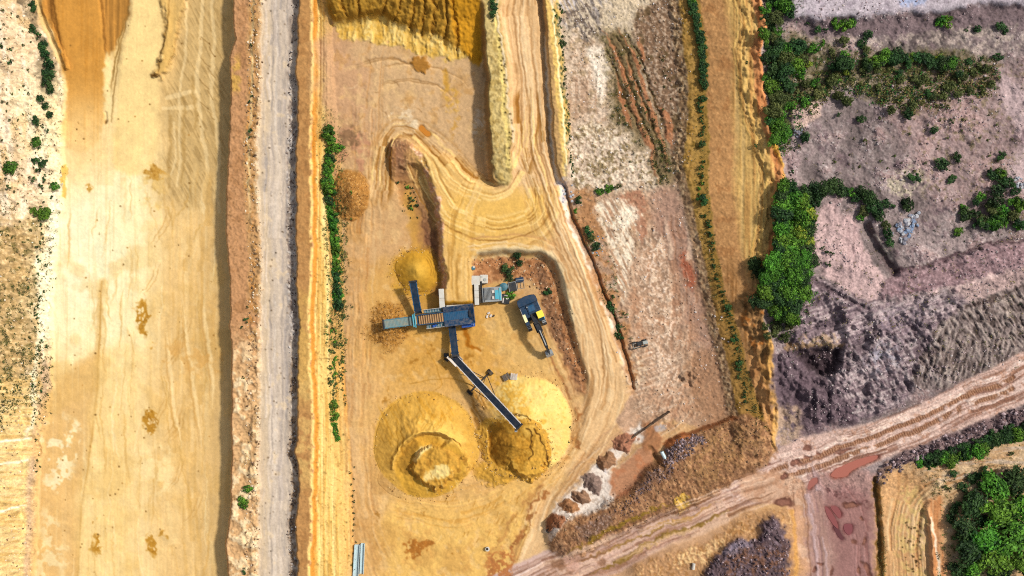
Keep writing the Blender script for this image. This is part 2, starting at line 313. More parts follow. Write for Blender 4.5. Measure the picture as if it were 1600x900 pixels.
grey = band(xD, xE, 2.5)
put(grey, (208, 192, 174)); grit(grey, .15); put(band(xD - 2, xD + 16, 9), (214, 192, 160), .7)
flow([(437, -140), (436, 200), (434, 500), (436, 800), (434, 1040)], 30, (176, 166, 158), (226, 210, 192), .85, .34, 8, hz=.035, seed=9)
flow([(437, -140), (436, 200), (434, 500), (436, 800), (434, 1040)], 30, (188, 176, 168), (222, 204, 180), .5, .8, 8, hz=.01, seed=19)
put(nz(band(xE - 14, xE, 5), 'c', -.3, .8), (156, 140, 126), .7)
for x in (424, 430, 442, 449): put(nz(line([(x + 2, -140), (x + 1, 200), (x - 1, 500), (x + 1, 800), (x - 1, 1040)], 2.2, 1.6, 1.5, .6), 'vt', -.8, .6), (158, 148, 140) if x != 430 else (232, 220, 204), .55)
put(nz(band(xD - 2, xE, 3), 'c2', 1.2, 1.9), (222, 200, 168), .6); dots(band(xD, xE, 3), 120, .7, 1.6, (130, 112, 92), 0, 61)
k = band(xE - 15, xE - 2, 4, 130, 560, 60); put(nz(k, 'd', -.2, .8), (216, 208, 200), .75); put(nz(k, 'e', .2, 1.2), (120, 106, 100), .7); hnoise(k, 'd', .22)
k = band(xE - 11, xE - 1, 4, 560, 1300, 60); put(nz(k, 'd', -.6, .8), (140, 112, 84), .7)
hnoise(band(xE - 12, xE - 1, 3), 'e', .12)

top = band(xE, xF, 1.5)
put(top, (190, 146, 96)); put(nz(top, 'c2', 0, 1.2), (166, 124, 80), .7); put(nz(band(xE, xF, 2, 380, 620, 60), 'b', -1, .8), (214, 178, 104), .6)
put(nz(band(xE + 2, xF, 2, 580, 760, 40), 'c', -.5, .9), (222, 188, 122), .6); hnoise(top, 'd', .08)
k = band(xF - 3, xF + 2.5, 2); put(nz(k, 'd', -1.3, -.2), (250, 214, 142), .9)
put(band(xF + 2, xF + 9, 2), (216, 152, 72), .95); put(nz(band(xF + 2, xF + 9, 2), 'vs', .2, 1.3), (190, 124, 50), .6)
k = band(xF + 9, xG0, 2); put(k, (234, 202, 130), .95); put(nz(k, 'vs', .2, 1.2), (206, 160, 86), .7); put((ALL, k[1] * ramp(-N['vs'], .5, 1.4)), (250, 228, 164), .7)
k = band(xG0, xG, 2); put(k, (206, 168, 108), .95); put(nz(k, 'd', .2, 1.2), (150, 130, 70), .5)
k2 = band(xG0 - 2, xG, 2, 560, 1300, 60); put(k2, (228, 194, 124), .8); put(nz(k2, 'vs', .2, 1.2), (204, 152, 80), .6)
k = band(xF + 4, xG, 2); put(nz(k, 'e', .9, 1.8), (120, 92, 50), .5); hnoise(k, 'vs', .09); hnoise(k, 'e', .07)
put(band(xG - 5, xG + 1, 2, 560, 1300, 50), (226, 160, 84), .6)
dots(band(xG - 14, xG + 1, 2, 480, 1300, 30), 150, .8, 1.9, (70, 62, 30), .1, 11)
dots(band(xF + 6, xF + 22, 2, -140, 480, 30), 160, .8, 2.0, (96, 80, 46), .1, 12)

# ------------------------------------------------------------------ the plant yard
yd = poly([(520, -140), (775, -140), (772, 200), (775, 285), (740, 300), (690, 300), (700, 480), (800, 430), (860, 400), (920, 600), (880, 760), (800, 900), (760, 1040), (556, 1040), (553, 800), (540, 560), (536, 300), (522, 180)], 3, 1, .5, False)
yd = (yd[0], yd[1] * np.clip((UU[yd[0]] - xG[yd[0][0]][:, None]) / 2 + .5, 0, 1))
put(yd, (206, 168, 122)); grit(yd, .15)
put(poly([(518, 60), (740, 60), (760, 200), (720, 290), (600, 200), (524, 200)], 30, 8, 2), (206, 174, 134), .8)
put(poly([(516, 60), (560, 60), (562, 200), (536, 260), (516, 180)], 16, 8, 2), (196, 156, 122), .7)
y2 = poly([(560, 480), (620, 400), (700, 440), (800, 440), (850, 560), (870, 620), (740, 600), (640, 620), (590, 640), (560, 600)], 26, 8, 2)
put(y2, (216, 172, 104), .85); put(poly([(640, 400), (740, 480), (800, 500), (760, 600), (620, 600), (640, 520)], 22, 6, 2), (208, 160, 84), .65)
put(poly([(760, 500), (830, 480), (880, 590), (800, 580)], 20, 4, 2), (222, 184, 122), .8)
put(poly([(560, 560), (600, 620), (588, 740), (700, 790), (760, 800), (740, 1040), (556, 1040), (550, 780), (548, 640)], 24, 6, 2), (222, 182, 128), .85)
put(poly([(600, 790), (700, 780), (860, 740), (820, 830), (740, 1040), (620, 1040)], 24, 6, 2), (232, 190, 112), .85)
put(nz(yd, 'b', .2, 1.6), (186, 142, 84), .4); put(nz(yd, 'c2', .7, 1.9), (184, 140, 84), .4)
put((yd[0], yd[1] * ramp(-N['c'][yd[0]], .6, 1.8)), (226, 192, 140), .45)
hnoise(yd, 'c', .07); hnoise(yd, 'd', .03); hnoise(yd, 'e', .02)
flow([(585, 60), (572, 200), (575, 400), (560, 620), (568, 800), (610, 930), (640, 1040)], 30, (190, 144, 94), (224, 190, 142), .5, .4, 12, hz=.03, seed=1)
flow([(588, 300), (596, 235), (620, 202), (668, 212), (720, 262), (760, 300)], 20, (176, 134, 82), (234, 200, 150), .7, .5, 6, hz=.04, seed=2)
flow([(560, 300), (560, 420), (556, 560)], 22, (176, 124, 68), (214, 168, 112), .6, .5, 8, hz=.04, seed=12)
for q, (cx, cy, r) in enumerate(((600, 118, 52), (604, 125, 60), (640, 155, 60), (640, 165, 72), (645, 150, 95))):
    pts = [(cx + r * math.cos(a), cy + .55 * r * math.sin(a)) for a in np.linspace(-2.6 + .1 * q, -.35, 9)]
    put(line(pts, 1.9, 1.4, 2, .6, True, True), (160, 124, 82), .7); hadd(line(pts, 3, 2, 2, .6), -.07)
    put(line([(x, y + 3) for x, y in pts], 1.6, 1.4, 2, .6, True, True), (226, 192, 144), .5)
for q in range(26):
    r = np.random.default_rng(q); x, y = r.uniform(540, 735), r.uniform(90, 270); a = r.uniform(0, 3); L = r.uniform(8, 22)
    put(line([(x, y), (x + L * .5 * math.cos(a), y + L * .5 * math.sin(a)), (x + L * math.cos(a + .4), y + L * math.sin(a + .4))], 1.5, 1.2, 1, .5, True, True), (150, 112, 70) if q % 3 else (232, 204, 164), .55)
k = poly([(512, 195), (530, 200), (560, 200), (565, 300), (540, 310), (515, 250)], 6, 4, 4); put(nz(k, 'c', -.7, .4), (190, 142, 112), .75)
put(nz(ell(545, 210, 12, 22, 20, 6, 3, 3), 'd', -1, .3), (140, 112, 84), .8)
k = poly([(600, 170), (640, 165), (650, 185), (615, 188)], 8, 4, 4); put(nz(k, 'd', -.2, .6), (236, 214, 180), .8)
k = poly([(640, 190), (655, 192), (652, 212), (645, 206)], 5, 2, 2); put(k, (236, 220, 190), .7)
put(nz(poly([(745, 170), (756, 180), (754, 225), (744, 220)], 5, 2, 2), 'd', -.5, .5), (226, 206, 180), .7)
k = ell(660, 98, 14, 15, 0, 3, 2, 3); put(k, (162, 112, 46), .8); hadd(k, .25)
k = poly([(693, 108), (700, 110), (702, 140), (696, 142)], 3, 1, 1); put(k, (196, 148, 60), .7)
for cx, cy, rx, ry, c in ((683, 285, 10, 14, (206, 160, 90)), (705, 150, 14, 26, (206, 164, 84)), (710, 200, 6, 18, (204, 158, 82)), (598, 530, 8, 8, (170, 124, 70))):
    put(nz(ell(cx, cy, rx, ry, 0, 5, 3, 3), 'd', -.6, .8), c, .7)
# north sand face with its digging grooves
face = poly([(508, -140), (758, -140), (757, 60), (752, 88), (738, 92), (712, 70), (686, 52), (660, 48), (640, 42), (612, 34), (590, 26), (560, 32), (526, 34), (514, 10)], 3, 2, 1)
zf = np.interp(VV[face[0]], [-140, 0, 30, 95], [9.5, 6.4, 4.4, 2.5]); Z[face[0]] += (zf - Z[face[0]]) * blur(face[1], 5)
fr = poly([(520, 24), (560, 32), (590, 22), (612, 30), (640, 38), (662, 46), (690, 52), (714, 66), (740, 88), (700, 88), (650, 78), (600, 66), (560, 62), (530, 54)], 3, 2, 2)
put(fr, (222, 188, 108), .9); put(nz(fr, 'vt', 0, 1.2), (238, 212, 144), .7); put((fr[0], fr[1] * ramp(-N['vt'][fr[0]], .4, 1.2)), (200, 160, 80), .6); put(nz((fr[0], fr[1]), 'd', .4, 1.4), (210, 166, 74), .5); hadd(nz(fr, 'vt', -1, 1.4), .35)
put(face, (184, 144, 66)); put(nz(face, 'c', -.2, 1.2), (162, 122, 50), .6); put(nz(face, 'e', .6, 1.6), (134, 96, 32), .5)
put(poly([(692, -140), (750, -140), (750, 80), (738, 92), (718, 70), (706, 30)], 3, 2, 1), (206, 152, 50), .9)
for i, pts in enumerate(([(530, -30), (538, 10), (545, 24)], [(556, -30), (560, 14), (562, 26)], [(598, -30), (600, 0), (595, 30)], [(618, -30), (622, 10), (614, 36)], [(634, -30), (644, 12), (640, 46)],
                         [(652, -30), (662, 14), (657, 52)], [(668, -30), (676, 18), (676, 54), (672, 58)], [(690, -30), (698, 22), (694, 60)], [(702, -10), (712, 40), (712, 76)])):
    hadd(line(pts, 3.4, 3, 3, 1.5), -.5); put(line(pts, 2, 1.6, 3, 1.5), (112, 78, 30), .6)  # grooves cut in the height, their shading also painted as thin brown lines
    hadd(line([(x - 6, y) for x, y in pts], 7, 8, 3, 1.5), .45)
hnoise(face, 'd', .16); hnoise(face, 'e', .08); hnoise(fr, 'e', .08)
# brown spoil hump and the sunken gully along the ramp
hump = poly([(609, 224), (622, 218), (642, 228), (660, 250), (670, 274), (664, 284), (640, 286), (612, 284), (609, 250)], 3, 1.2, 1)
gul = poly([(612, 276), (660, 262), (672, 285), (686, 340), (692, 400), (694, 452), (660, 460), (640, 400), (640, 340), (630, 320)], 8, 2, 2, True)
hset(gul, .2); hset(poly([(556, 400), (640, 330), (694, 420), (694, 480), (600, 520)], 18, 3, 1), 0.0)
put(gul, (176, 132, 86), .9)
hump = (hump[0], hump[1] * np.clip((296 - VV[hump[0]]) / 50, 0, 1)); hadd(hump, 1.7); put(hump, (156, 116, 88), 1); put(nz(hump, 'd', .1, 1.2), (128, 92, 68), .6); put(nz(hump, 'e', .6, 1.5), (190, 156, 120), .6); hnoise(hump, 'e', .12)
wl = poly([(652, 262), (664, 262), (674, 290), (684, 350), (688, 410), (692, 458), (668, 446), (664, 400), (660, 340), (648, 296)], 5, 2, 2)
put(wl, (126, 90, 68), .95); put(nz(wl, 'd', .2, 1.2), (158, 120, 92), .6); hnoise(wl, 'd', .2)  # brown gully wall, its soil colour darkened to deepen the shade on it
put(poly([(634, 300), (646, 300), (656, 400), (642, 400)], 6, 2, 2), (206, 162, 86), .7)

# ------------------------------------------------------------------ the raised haul road and its ramp
zroad = np.interp(vv, [-140, 0, 300, 480, 620, 760, 1040], [4.2, 4.0, 3.3, 3.0, 1.4, .5, 0])
road = poly([(782, -140), (848, -140), (842, 0), (846, 60), (856, 200), (868, 290), (890, 360), (925, 440), (955, 520), (986, 600), (980, 640), (960, 660), (900, 720), (868, 770), (855, 850), (850, 1040),
             (770, 1040), (800, 900), (840, 800), (900, 700), (915, 660), (920, 600), (895, 520), (880, 440), (866, 410), (845, 396), (800, 392), (748, 396), (740, 404), (742, 476), (692, 478), (688, 400), (684, 340), (672, 280), (655, 250), (640, 232),
             (690, 240), (745, 285), (775, 292), (800, 280), (798, 200), (790, 100), (780, 0)], 4, .7, .4, False)
k = blur(road[1], 2); Z[road[0]] += (zroad[road[0][0]][:, None] - Z[road[0]]) * k * (1 - .3 * ramp(VV[road[0]], 600, 700))
put(road, (224, 188, 142)); grit(road, .12)
put(poly([(640, 236), (700, 250), (780, 300), (860, 300), (870, 350), (840, 392), (745, 396), (742, 476), (694, 476), (688, 380)], 18, 4, 2), (222, 182, 112), .85)
put(poly([(700, 300), (760, 305), (850, 300), (830, 350), (740, 380), (700, 370)], 20, 4, 2), (228, 186, 104), .7)
flow([(814, -140), (812, 0), (822, 120), (826, 220), (850, 320), (890, 420), (930, 520), (950, 600), (920, 690), (860, 790), (820, 900), (800, 1040)], 34, (178, 134, 88), (242, 214, 172), .6, .42, 8, hz=.035, seed=4)
flow([(814, -140), (812, 0), (822, 120), (826, 220), (850, 320), (890, 420), (930, 520), (950, 600), (920, 690), (860, 790), (820, 900)], 34, (172, 130, 84), (232, 204, 160), .28, .9, 8, hz=.02, seed=14)
flow([(822, 160), (818, 240), (780, 296), (722, 282), (668, 222), (622, 196), (598, 226), (590, 300)], 26, (160, 114, 56), (246, 212, 146), 1.0, .42, 10, hz=.035, seed=6)
flow([(660, 270), (700, 340), (780, 365), (850, 330), (830, 200)], 30, (160, 116, 58), (246, 212, 146), .95, .5, 8, hz=.03, seed=7)
flow([(740, 290), (722, 340), (716, 400), (718, 480)], 24, (190, 146, 78), (238, 202, 140), .75, .4, 5, hz=.03, seed=8)
flow([(740, 380), (800, 376), (850, 385), (885, 420), (905, 500), (915, 580)], 14, (196, 152, 104), (236, 208, 164), .7, .5, 5, hz=.03, seed=10)
put(line([(716, 400), (714, 440), (716, 466)], 6, 4, 1, 1), (176, 130, 62), .6); put(line([(700, 380), (702, 410), (701, 440)], 2.5, 2), (160, 120, 60), .5); put(line([(693, 474), (742, 472)], 5, 2, .5, 1, False), (206, 154, 56), .9)
for p in ([(814, -20), (812, 60), (824, 170), (838, 260), (868, 340), (898, 400)], [(800, -20), (806, 60), (812, 140), (812, 240)], [(862, 300), (892, 380), (924, 470), (946, 540), (956, 600)], [(880, 360), (906, 430), (934, 510), (944, 580), (930, 650)], [(842, 300), (866, 350), (896, 420), (920, 480)], [(826, 20), (836, 130), (850, 240), (884, 340)]):
    put(line(p, 2.6, 1.6, 1, .5, True, True), (152, 112, 72), .6); put(line([(x + 4, y) for x, y in p], 2, 1.5, 1, .5, True, True), (244, 220, 182), .6); hadd(line(p, 3, 2, 1, .5), -.06)
put(line([(853, 60), (862, 190), (874, 290), (897, 360), (930, 440), (958, 515), (986, 600)], 7, 3, 1, 1), (244, 230, 210), .95)
put(line([(748, 392), (800, 388), (845, 391), (868, 405), (884, 440), (896, 500)], 7, 3, 1.2, 1.2), (236, 214, 172), .8)
put(nz(line([(742, 400), (800, 396), (842, 398)], 9, 3, 1.2, 1.2), 'd', -.4, .6), (232, 208, 160), .8)
hadd(line([(850, 60), (860, 190), (873, 290), (896, 360), (928, 440), (956, 515), (984, 600)], 4, 2), .22)
hadd(line([(857, 60), (866, 190), (881, 290), (905, 360), (938, 440), (966, 515), (990, 606)], 4, 3), -1.1)
put(line([(861, 60), (869, 190), (884, 290), (908, 360), (941, 440), (969, 515), (992, 606)], 4, 3, 1, 1), (120, 88, 66), .7)  # shade on the ditch's east wall, painted as a dark line
hnoise(road, 'e', .015)
k = line([(646, 232), (664, 258), (676, 290), (685, 340), (690, 400), (693, 450)], 9, 3, 1.5, 1.5); put(nz(k, 'd', -1.2, .2), (206, 160, 130), .85); hnoise(k, 'd', .25); put(nz(k, 'e', .6, 1.3), (240, 214, 190), .6)
# bank between road and plant yard, brown earth
bank = poly([(742, 408), (760, 402), (800, 400), (842, 402), (866, 420), (882, 470), (896, 530), (918, 600), (914, 612), (890, 585), (872, 540), (856, 500), (838, 440), (800, 432), (744, 440)], 4, 2, 1.5)
put(bank, (176, 128, 90)); put(nz(bank, 'd', .2, 1.3), (140, 98, 66), .7); put(nz(bank, 'e', .8, 1.6), (204, 164, 124), .6); hnoise(bank, 'd', .12)
k = poly([(838, 410), (852, 412), (862, 450), (876, 500), (884, 540), (906, 590), (914, 610), (896, 590), (870, 530), (858, 490), (846, 450)], 5, 2, 2); put(k, (134, 102, 78), .8); put(nz(k, 'e', .6, 1.4), (176, 140, 112), .6); hnoise(k, 'd', .2)
put(line([(864, 410), (880, 460), (892, 510), (912, 580)], 4, 3, 1, 1), (206, 152, 104), .8)
flow([(850, 520), (870, 570), (890, 610), (905, 660)], 14, (180, 134, 84), (226, 190, 140), .7, .6, 5, hz=.05, seed=11)
put(line([(858, 556), (876, 590), (893, 622)], 3, 2, 1, 1), (168, 118, 78), .8); put(line([(868, 548), (884, 580), (900, 610)], 2.2, 2, 1, 1), (174, 126, 84), .7)
# berm between sand face and road
bm = poly([(752, -140), (786, -140), (782, 0), (786, 60), (794, 150), (800, 240), (802, 274), (790, 288), (772, 285), (766, 250), (762, 150), (756, 60), (752, 0)], 3, 1.2, 1)
k = (bm[0], blur(bm[1], 3)); Z[k[0]] += (np.interp(VV[k[0]], [-140, 230, 290], [7.0, 6.0, 4.0]) - Z[k[0]]) * np.clip(k[1] * 1.25, 0, 1)
put(bm, (206, 184, 128)); put(nz(bm, 'c', 0, 1), (176, 150, 90), .6); put(nz(bm, 'd', .4, 1.3), (150, 126, 76), .6)
put(line([(774, 30), (782, 120), (790, 200), (794, 260)], 5, 2.5, 1, 1), (240, 216, 140), .85); put(line([(780, -140), (778, 10), (788, 110), (800, 220)], 3, 2.5, 1, 1), (226, 212, 190), .7)
put(line([(751, -140), (752, 0), (760, 150), (768, 260), (774, 282)], 7, 3, 1, 1), (150, 118, 78), .7)  # shade on the berm's west slope, painted brown
dots(line([(780, 60), (788, 130), (795, 200), (797, 250)], 8), 40, .8, 1.8, (80, 66, 34), .1, 21)
hnoise(bm, 'd', .15); hnoise(bm, 'e', .08); hadd(line([(760, 150), (768, 250), (775, 278)], 4, 4), -.4)
bj = poly([(846, -140), (868, -140), (866, 0), (872, 60), (880, 150), (887, 230), (890, 275), (878, 284), (868, 250), (860, 150), (851, 40)], 3, 1, 1)
k = (bj[0], blur(bj[1], 3)); Z[k[0]] += (np.interp(VV[k[0]], [-140, 230, 290], [5.6, 5.0, 3.4]) - Z[k[0]]) * np.clip(k[1] * 1.2, 0, 1)
put(bj, (190, 156, 108)); put(line([(856, -140), (856, 0), (868, 90), (878, 190), (884, 270)], 9, 3, 1, 1), (236, 202, 124), .9)
put(line([(862, -140), (862, 0), (874, 110), (882, 210), (886, 265)], 3, 2, .8, 1), (252, 238, 190), .9)
put(line([(866, -140), (870, 20), (880, 110), (888, 200), (891, 270)], 8, 3, 1, 1), (206, 174, 92), .8)
dots(line([(868, 10), (880, 110), (889, 200), (892, 270)], 10), 120, .8, 2.4, (50, 66, 26), .2, 22)
hnoise(bj, 'd', .12); hnoise(bj, 'e', .08)
put(nz(poly([(866, 280), (890, 276), (892, 300), (884, 320), (874, 300)], 4, 2, 2), 'd', -.8, .4), (196, 188, 194), .8)

# ------------------------------------------------------------------ pale worked-out strip east of the road
ks = poly([(872, -140), (1062, -140), (1066, 40), (1078, 110), (1074, 220), (1072, 280), (1090, 360), (1108, 440), (1132, 540), (1152, 640), (1110, 670), (1040, 650), (985, 690), (960, 660), (988, 610), (955, 500), (925, 430), (895, 350), (885, 290), (890, 200), (878, 60)], 3, 1.2, 1, False)
put(ks, (190, 158, 132)); tone(ks, 'c', .06)
kn = poly([(872, -140), (1062, -140), (1066, 40), (1078, 110), (1074, 220), (1072, 285), (1040, 290), (990, 300), (900, 300), (890, 240), (890, 150), (878, 60)], 14, 5, 2)
put(kn, (204, 190, 168), .9); grit(ks, .6); grit(kn, .9)
k = poly([(900, 60), (945, 72), (958, 110), (948, 160), (960, 195), (1000, 230), (1020, 280), (930, 300), (896, 290), (894, 200), (890, 100)], 8, 5, 2)
put(k, (214, 192, 170), .9); put(nz(k, 'd', .2, 1.0), (176, 146, 120), .6); put(nz(k, 'c2', .4, 1.2), (150, 130, 100), .55)
k2 = poly([(896, 200), (960, 200), (1010, 250), (1024, 290), (900, 300)], 8, 4, 2); put(nz(k2, 'e', -.2, .7), (226, 212, 190), .8); put(nz(k2, 'd', .5, 1.2), (136, 120, 88), .8)
k = poly([(922, 78), (945, 82), (956, 112), (948, 128), (934, 170), (928, 120)], 6, 3, 2); put(k, (238, 224, 206), .95)
k = poly([(888, 130), (928, 130), (930, 165), (900, 185), (890, 190)], 8, 3, 2); put(nz(k, 'vs', .1, .8), (170, 138, 114), .5)
for q in range(9): put(line([(890, 128 + q * 6), (908, 126 + q * 6 + (q % 3)), (930, 132 + q * 5)], 1.4, 1, 1.5, .8), (166, 136, 110), .5)
k = poly([(870, -20), (960, -20), (946, 20), (952, 60), (910, 60), (880, 40)], 8, 4, 3); put(nz(k, 'ramp', -.2, .7), (206, 200, 204), .8); put(nz(k, 'd', .3, 1.), (104, 90, 82), .75)
k = poly([(950, -20), (1020, -20), (1010, 40), (985, 60), (950, 50)], 8, 4, 3); put(nz(k, 'd', -1, .4), (206, 188, 160), .8)
put(nz(poly([(895, 20), (935, 10), (948, 60), (915, 70)], 6, 4, 3), 'ramp', 0, .6), (90, 78, 66), .6)
dk = poly([(1002, 20), (1062, -20), (1066, 40), (1078, 110), (1074, 220), (1070, 290), (1060, 300), (1050, 260), (1032, 200), (1010, 120), (1000, 70)], 8, 4, 3)
put(dk, (120, 94, 74), .85); put(nz(dk, 'e', .2, 1.0), (198, 180, 160), .6); put(nz(dk, 'c', .3, 1.1), (96, 80, 56), .7)
k = poly([(1048, -20), (1062, -20), (1068, 40), (1080, 110), (1076, 220), (1072, 330), (1056, 330), (1060, 200), (1060, 110)], 6, 3, 2); put(nz(k, 'e', -.1, .8), (178, 164, 140), .65)
og = poly([(946, 60), (975, 50), (1000, 70), (1004, 140), (1040, 230), (1056, 280), (1030, 284), (1010, 240), (985, 210), (958, 190), (950, 140), (956, 110)], 16, 6, 3)
put(og, (112, 94, 64), .8); put(nz(og, 'd', .3, 1.2), (84, 80, 40), .6)
for p, w in (([(948, 50), (965, 90), (985, 150), (1000, 200), (1015, 240), (1028, 284)], 8), ([(970, 46), (990, 90), (1008, 140), (1022, 190), (1036, 235), (1046, 268)], 7), ([(962, 120), (974, 160), (982, 200)], 7),
             ([(1002, 56), (1004, 90), (1006, 104)], 7), ([(975, 90), (988, 120), (1004, 160), (1016, 200)], 4), ([(1030, 170), (1044, 190), (1048, 230)], 12)):
    put(line(p, w, 2.5, 3, 1.2, True, True), (168, 116, 84), .85); put(nz(line(p, w, 3, 3, 1, True, True), 'd', -.6, .8), (188, 144, 112), .6); hadd(line(p, w, 4, 3, 1), .10)
for p in ([(956, 62), (976, 110), (994, 160), (1010, 205), (1024, 250), (1032, 285)], [(966, 60), (984, 100), (1002, 150), (1018, 196), (1034, 250)], [(952, 88), (968, 130), (984, 170), (994, 195)], [(980, 50), (1000, 92), (1014, 130), (1028, 170), (1040, 210)]):
    put(line(p, 2.6, 1.6, 2, 1.2, True, True), (64, 48, 26), .8); hadd(line(p, 4, 3, 2, 1), -.25)
hnoise(kn, 'd', .16); hnoise(kn, 'e', .10)
kl = poly([(900, 300), (1060, 290), (1090, 360), (1108, 440), (1132, 540), (1150, 640), (1100, 660), (1000, 660), (985, 600), (950, 490), (910, 390)], 14, 4, 2)
put(nz(kl, 'c', .2, 1.5), (168, 128, 100), .6); put(nz(kl, 'd', .7, 1.6), (214, 190, 164), .6)
k = poly([(1010, 300), (1066, 300), (1090, 380), (1104, 460), (1124, 560), (1112, 640), (1080, 500), (1050, 400)], 20, 5, 2); put(k, (162, 132, 118), .7)
k = poly([(936, 320), (985, 318), (1000, 360), (985, 420), (980, 470), (966, 460), (946, 380)], 6, 3, 2); put(nz(k, 'ramp', -.9, -.1), (238, 222, 198), .95); put(nz(k, 'd', .4, 1.1), (170, 140, 112), .6)
put(nz(poly([(966, 306), (1000, 300), (1008, 340), (1004, 380), (990, 360), (984, 330), (972, 320)], 3, 3, 2), 'd', -1.6, -.6), (172, 128, 104), .85); put(nz(poly([(985, 560), (1080, 560), (1060, 640), (1000, 650)], 14, 4, 3), 'dozer', 0, 1), (228, 204, 180), .6)
put(poly([(968, 332), (984, 322), (990, 340), (976, 358), (960, 352)], 5, 2, 2), (244, 230, 208), .8)
k = poly([(1010, 370), (1040, 370), (1050, 440), (1070, 500), (1060, 600), (1040, 620), (1000, 480)], 10, 4, 3); put(nz(k, 'd', .0, .9), (226, 200, 174), .8); put(nz(k, 'e', .6, 1.5), (238, 216, 196), .7)
put(poly([(1068, 398), (1078, 400), (1088, 440), (1082, 456), (1072, 440)], 5, 2, 2), (164, 96, 72), .8)
k = poly([(900, 300), (930, 310), (950, 400), (975, 480), (990, 560), (1010, 560), (1000, 620), (985, 600), (950, 500), (915, 410)], 6, 3, 2); put(nz(k, 'c', -1, .5), (178, 134, 94), .8)
k = poly([(985, 560), (1010, 575), (1000, 600), (988, 600)], 5, 3, 3); put(nz(k, 'd', -1, .3), (222, 200, 170), .7)
flow([(1060, 360), (1070, 480), (1060, 580), (1020, 660)], 32, (156, 118, 94), (222, 196, 172), .6, .4, 12, hz=.05, seed=15)
flow([(1120, 560), (1060, 630), (980, 690), (920, 740)], 40, (184, 148, 118), (226, 202, 174), .55, .5, 14, hz=.05, seed=16)
put(nz(ell(1078, 595, 12, 12, 0, 5, 3, 3), 'd', -1, .3), (150, 130, 112), .8); hnoise(ell(1078, 595, 16, 14, 0, 8), 'd', .5)
put(poly([(1080, 560), (1140, 560), (1150, 640), (1110, 665), (1080, 620)], 16, 4, 3), (160, 124, 96), .7)
hnoise(kl, 'd', .12); hnoise(kl, 'e', .08)
k = poly([(1085, 440), (1115, 460), (1140, 560), (1156, 640), (1140, 660), (1118, 560)], 8, 3, 2); put(k, (142, 112, 90), .7); put(nz(k, 'e', .3, 1.1), (190, 160, 134), .6)
k = band(xL - 14, xL + 1, 5, -200, 690, 20); put(k, (150, 122, 92), .7); put(nz(k, 'e', .2, 1.0), (190, 168, 136), .65); hnoise(k, 'd', .12)


# ------------------------------------------------------------------ golden shelf and the long dozed slope
k = band(xL, xM0, 3, -200, 700, 15); put(k, (178, 144, 86)); put(nz(k, 'c', .2, 1.3), (160, 124, 70), .6); put(band(xL, xM0, 3, 420, 700, 60), (150, 116, 70), .6); put(nz(k, 'd', .7, 1.6), (96, 78, 34), .6)
put(band(xM0 - 16, xM0 + 2, 4, -200, 690, 15), (140, 114, 60), .45); hnoise(k, 'e', .06)
k = band(xM0, xR, 3, -200, 694, 6); put(k, (192, 148, 102)); put(nz(k, 'c', .2, 1.5), (168, 120, 78), .5); put(nz(k, 'e', .8, 1.8), (216, 172, 122), .45)
hnoise(k, 'd', .05); hnoise(k, 'e', .04)
s_ = band(xM0 + 40, xR - 4, 14, -200, 430, 60); put(s_, (212, 178, 114), .85); put(nz(s_, 'vs', .2, 1.2), (182, 134, 82), .5); put((ALL, s_[1] * ramp(-N['vs'], .4, 1.3)), (212, 182, 130), .5); hnoise(s_, 'vs', .06)
k = band(xM0 + 4, xM0 + 34, 8, 420, 700, 60); put(nz(k, 'vs', .2, 1.2), (146, 104, 62), .7); put(nz(band(xM0 + 20, xR - 4, 8, 520, 694, 40), 'vs', 0, 1.2), (134, 100, 58), .7)
put(band(xM0 + 20, xR - 3, 6, 560, 694, 40), (160, 122, 72), .6)
for o in (52, 60, 66, 74, 80):
    c_ = rough(xR - o * .5, .8, o); put(band(c_, c_ + 1.6, 1.5, -200, 420, 40), (150, 104, 52) if o % 4 else (236, 200, 120), .6); hadd(band(c_, c_ + 2, 2, -200, 420, 40), .12)
k = band(xR - 13, xR + 1, 3, -200, 470, 20); put(k, (200, 138, 96), .7); put(nz(k, 'vs', .2, 1.2), (180, 110, 70), .5)
hnoise(band(xR - 34, xR + 2, 8, -200, 680, 20), 'c', .5); hnoise(band(xR - 26, xR, 6, -200, 680, 20), 'vt', .25)
k = band(xR - 3, xR + 3, 2, -200, 470, 20); put(nz(k, 'c2', -1.4, -.2), (240, 172, 116), .8)
k = band(xR - 7, xR + 1.5, 2, 520, 700, 10); put(k, (226, 178, 108), .9)
k = poly([(1206, 215), (1232, 225), (1246, 250), (1240, 290), (1225, 300), (1222, 262), (1208, 234)], 4, 2, 2); put(k, (226, 182, 88), .9); put(nz(k, 'd', .3, 1.1), (140, 104, 50), .7)
put(poly([(1190, 60), (1204, 80), (1208, 180), (1196, 180)], 6, 3, 2), (222, 130, 84), .6)
k = poly([(1160, 470), (1215, 470), (1225, 545), (1205, 560), (1165, 560)], 6, 4, 3); put(nz(k, 'd', -1, .4), (116, 92, 62), .7); put(nz(k, 'c2', .8, 1.4), (190, 120, 60), .6)

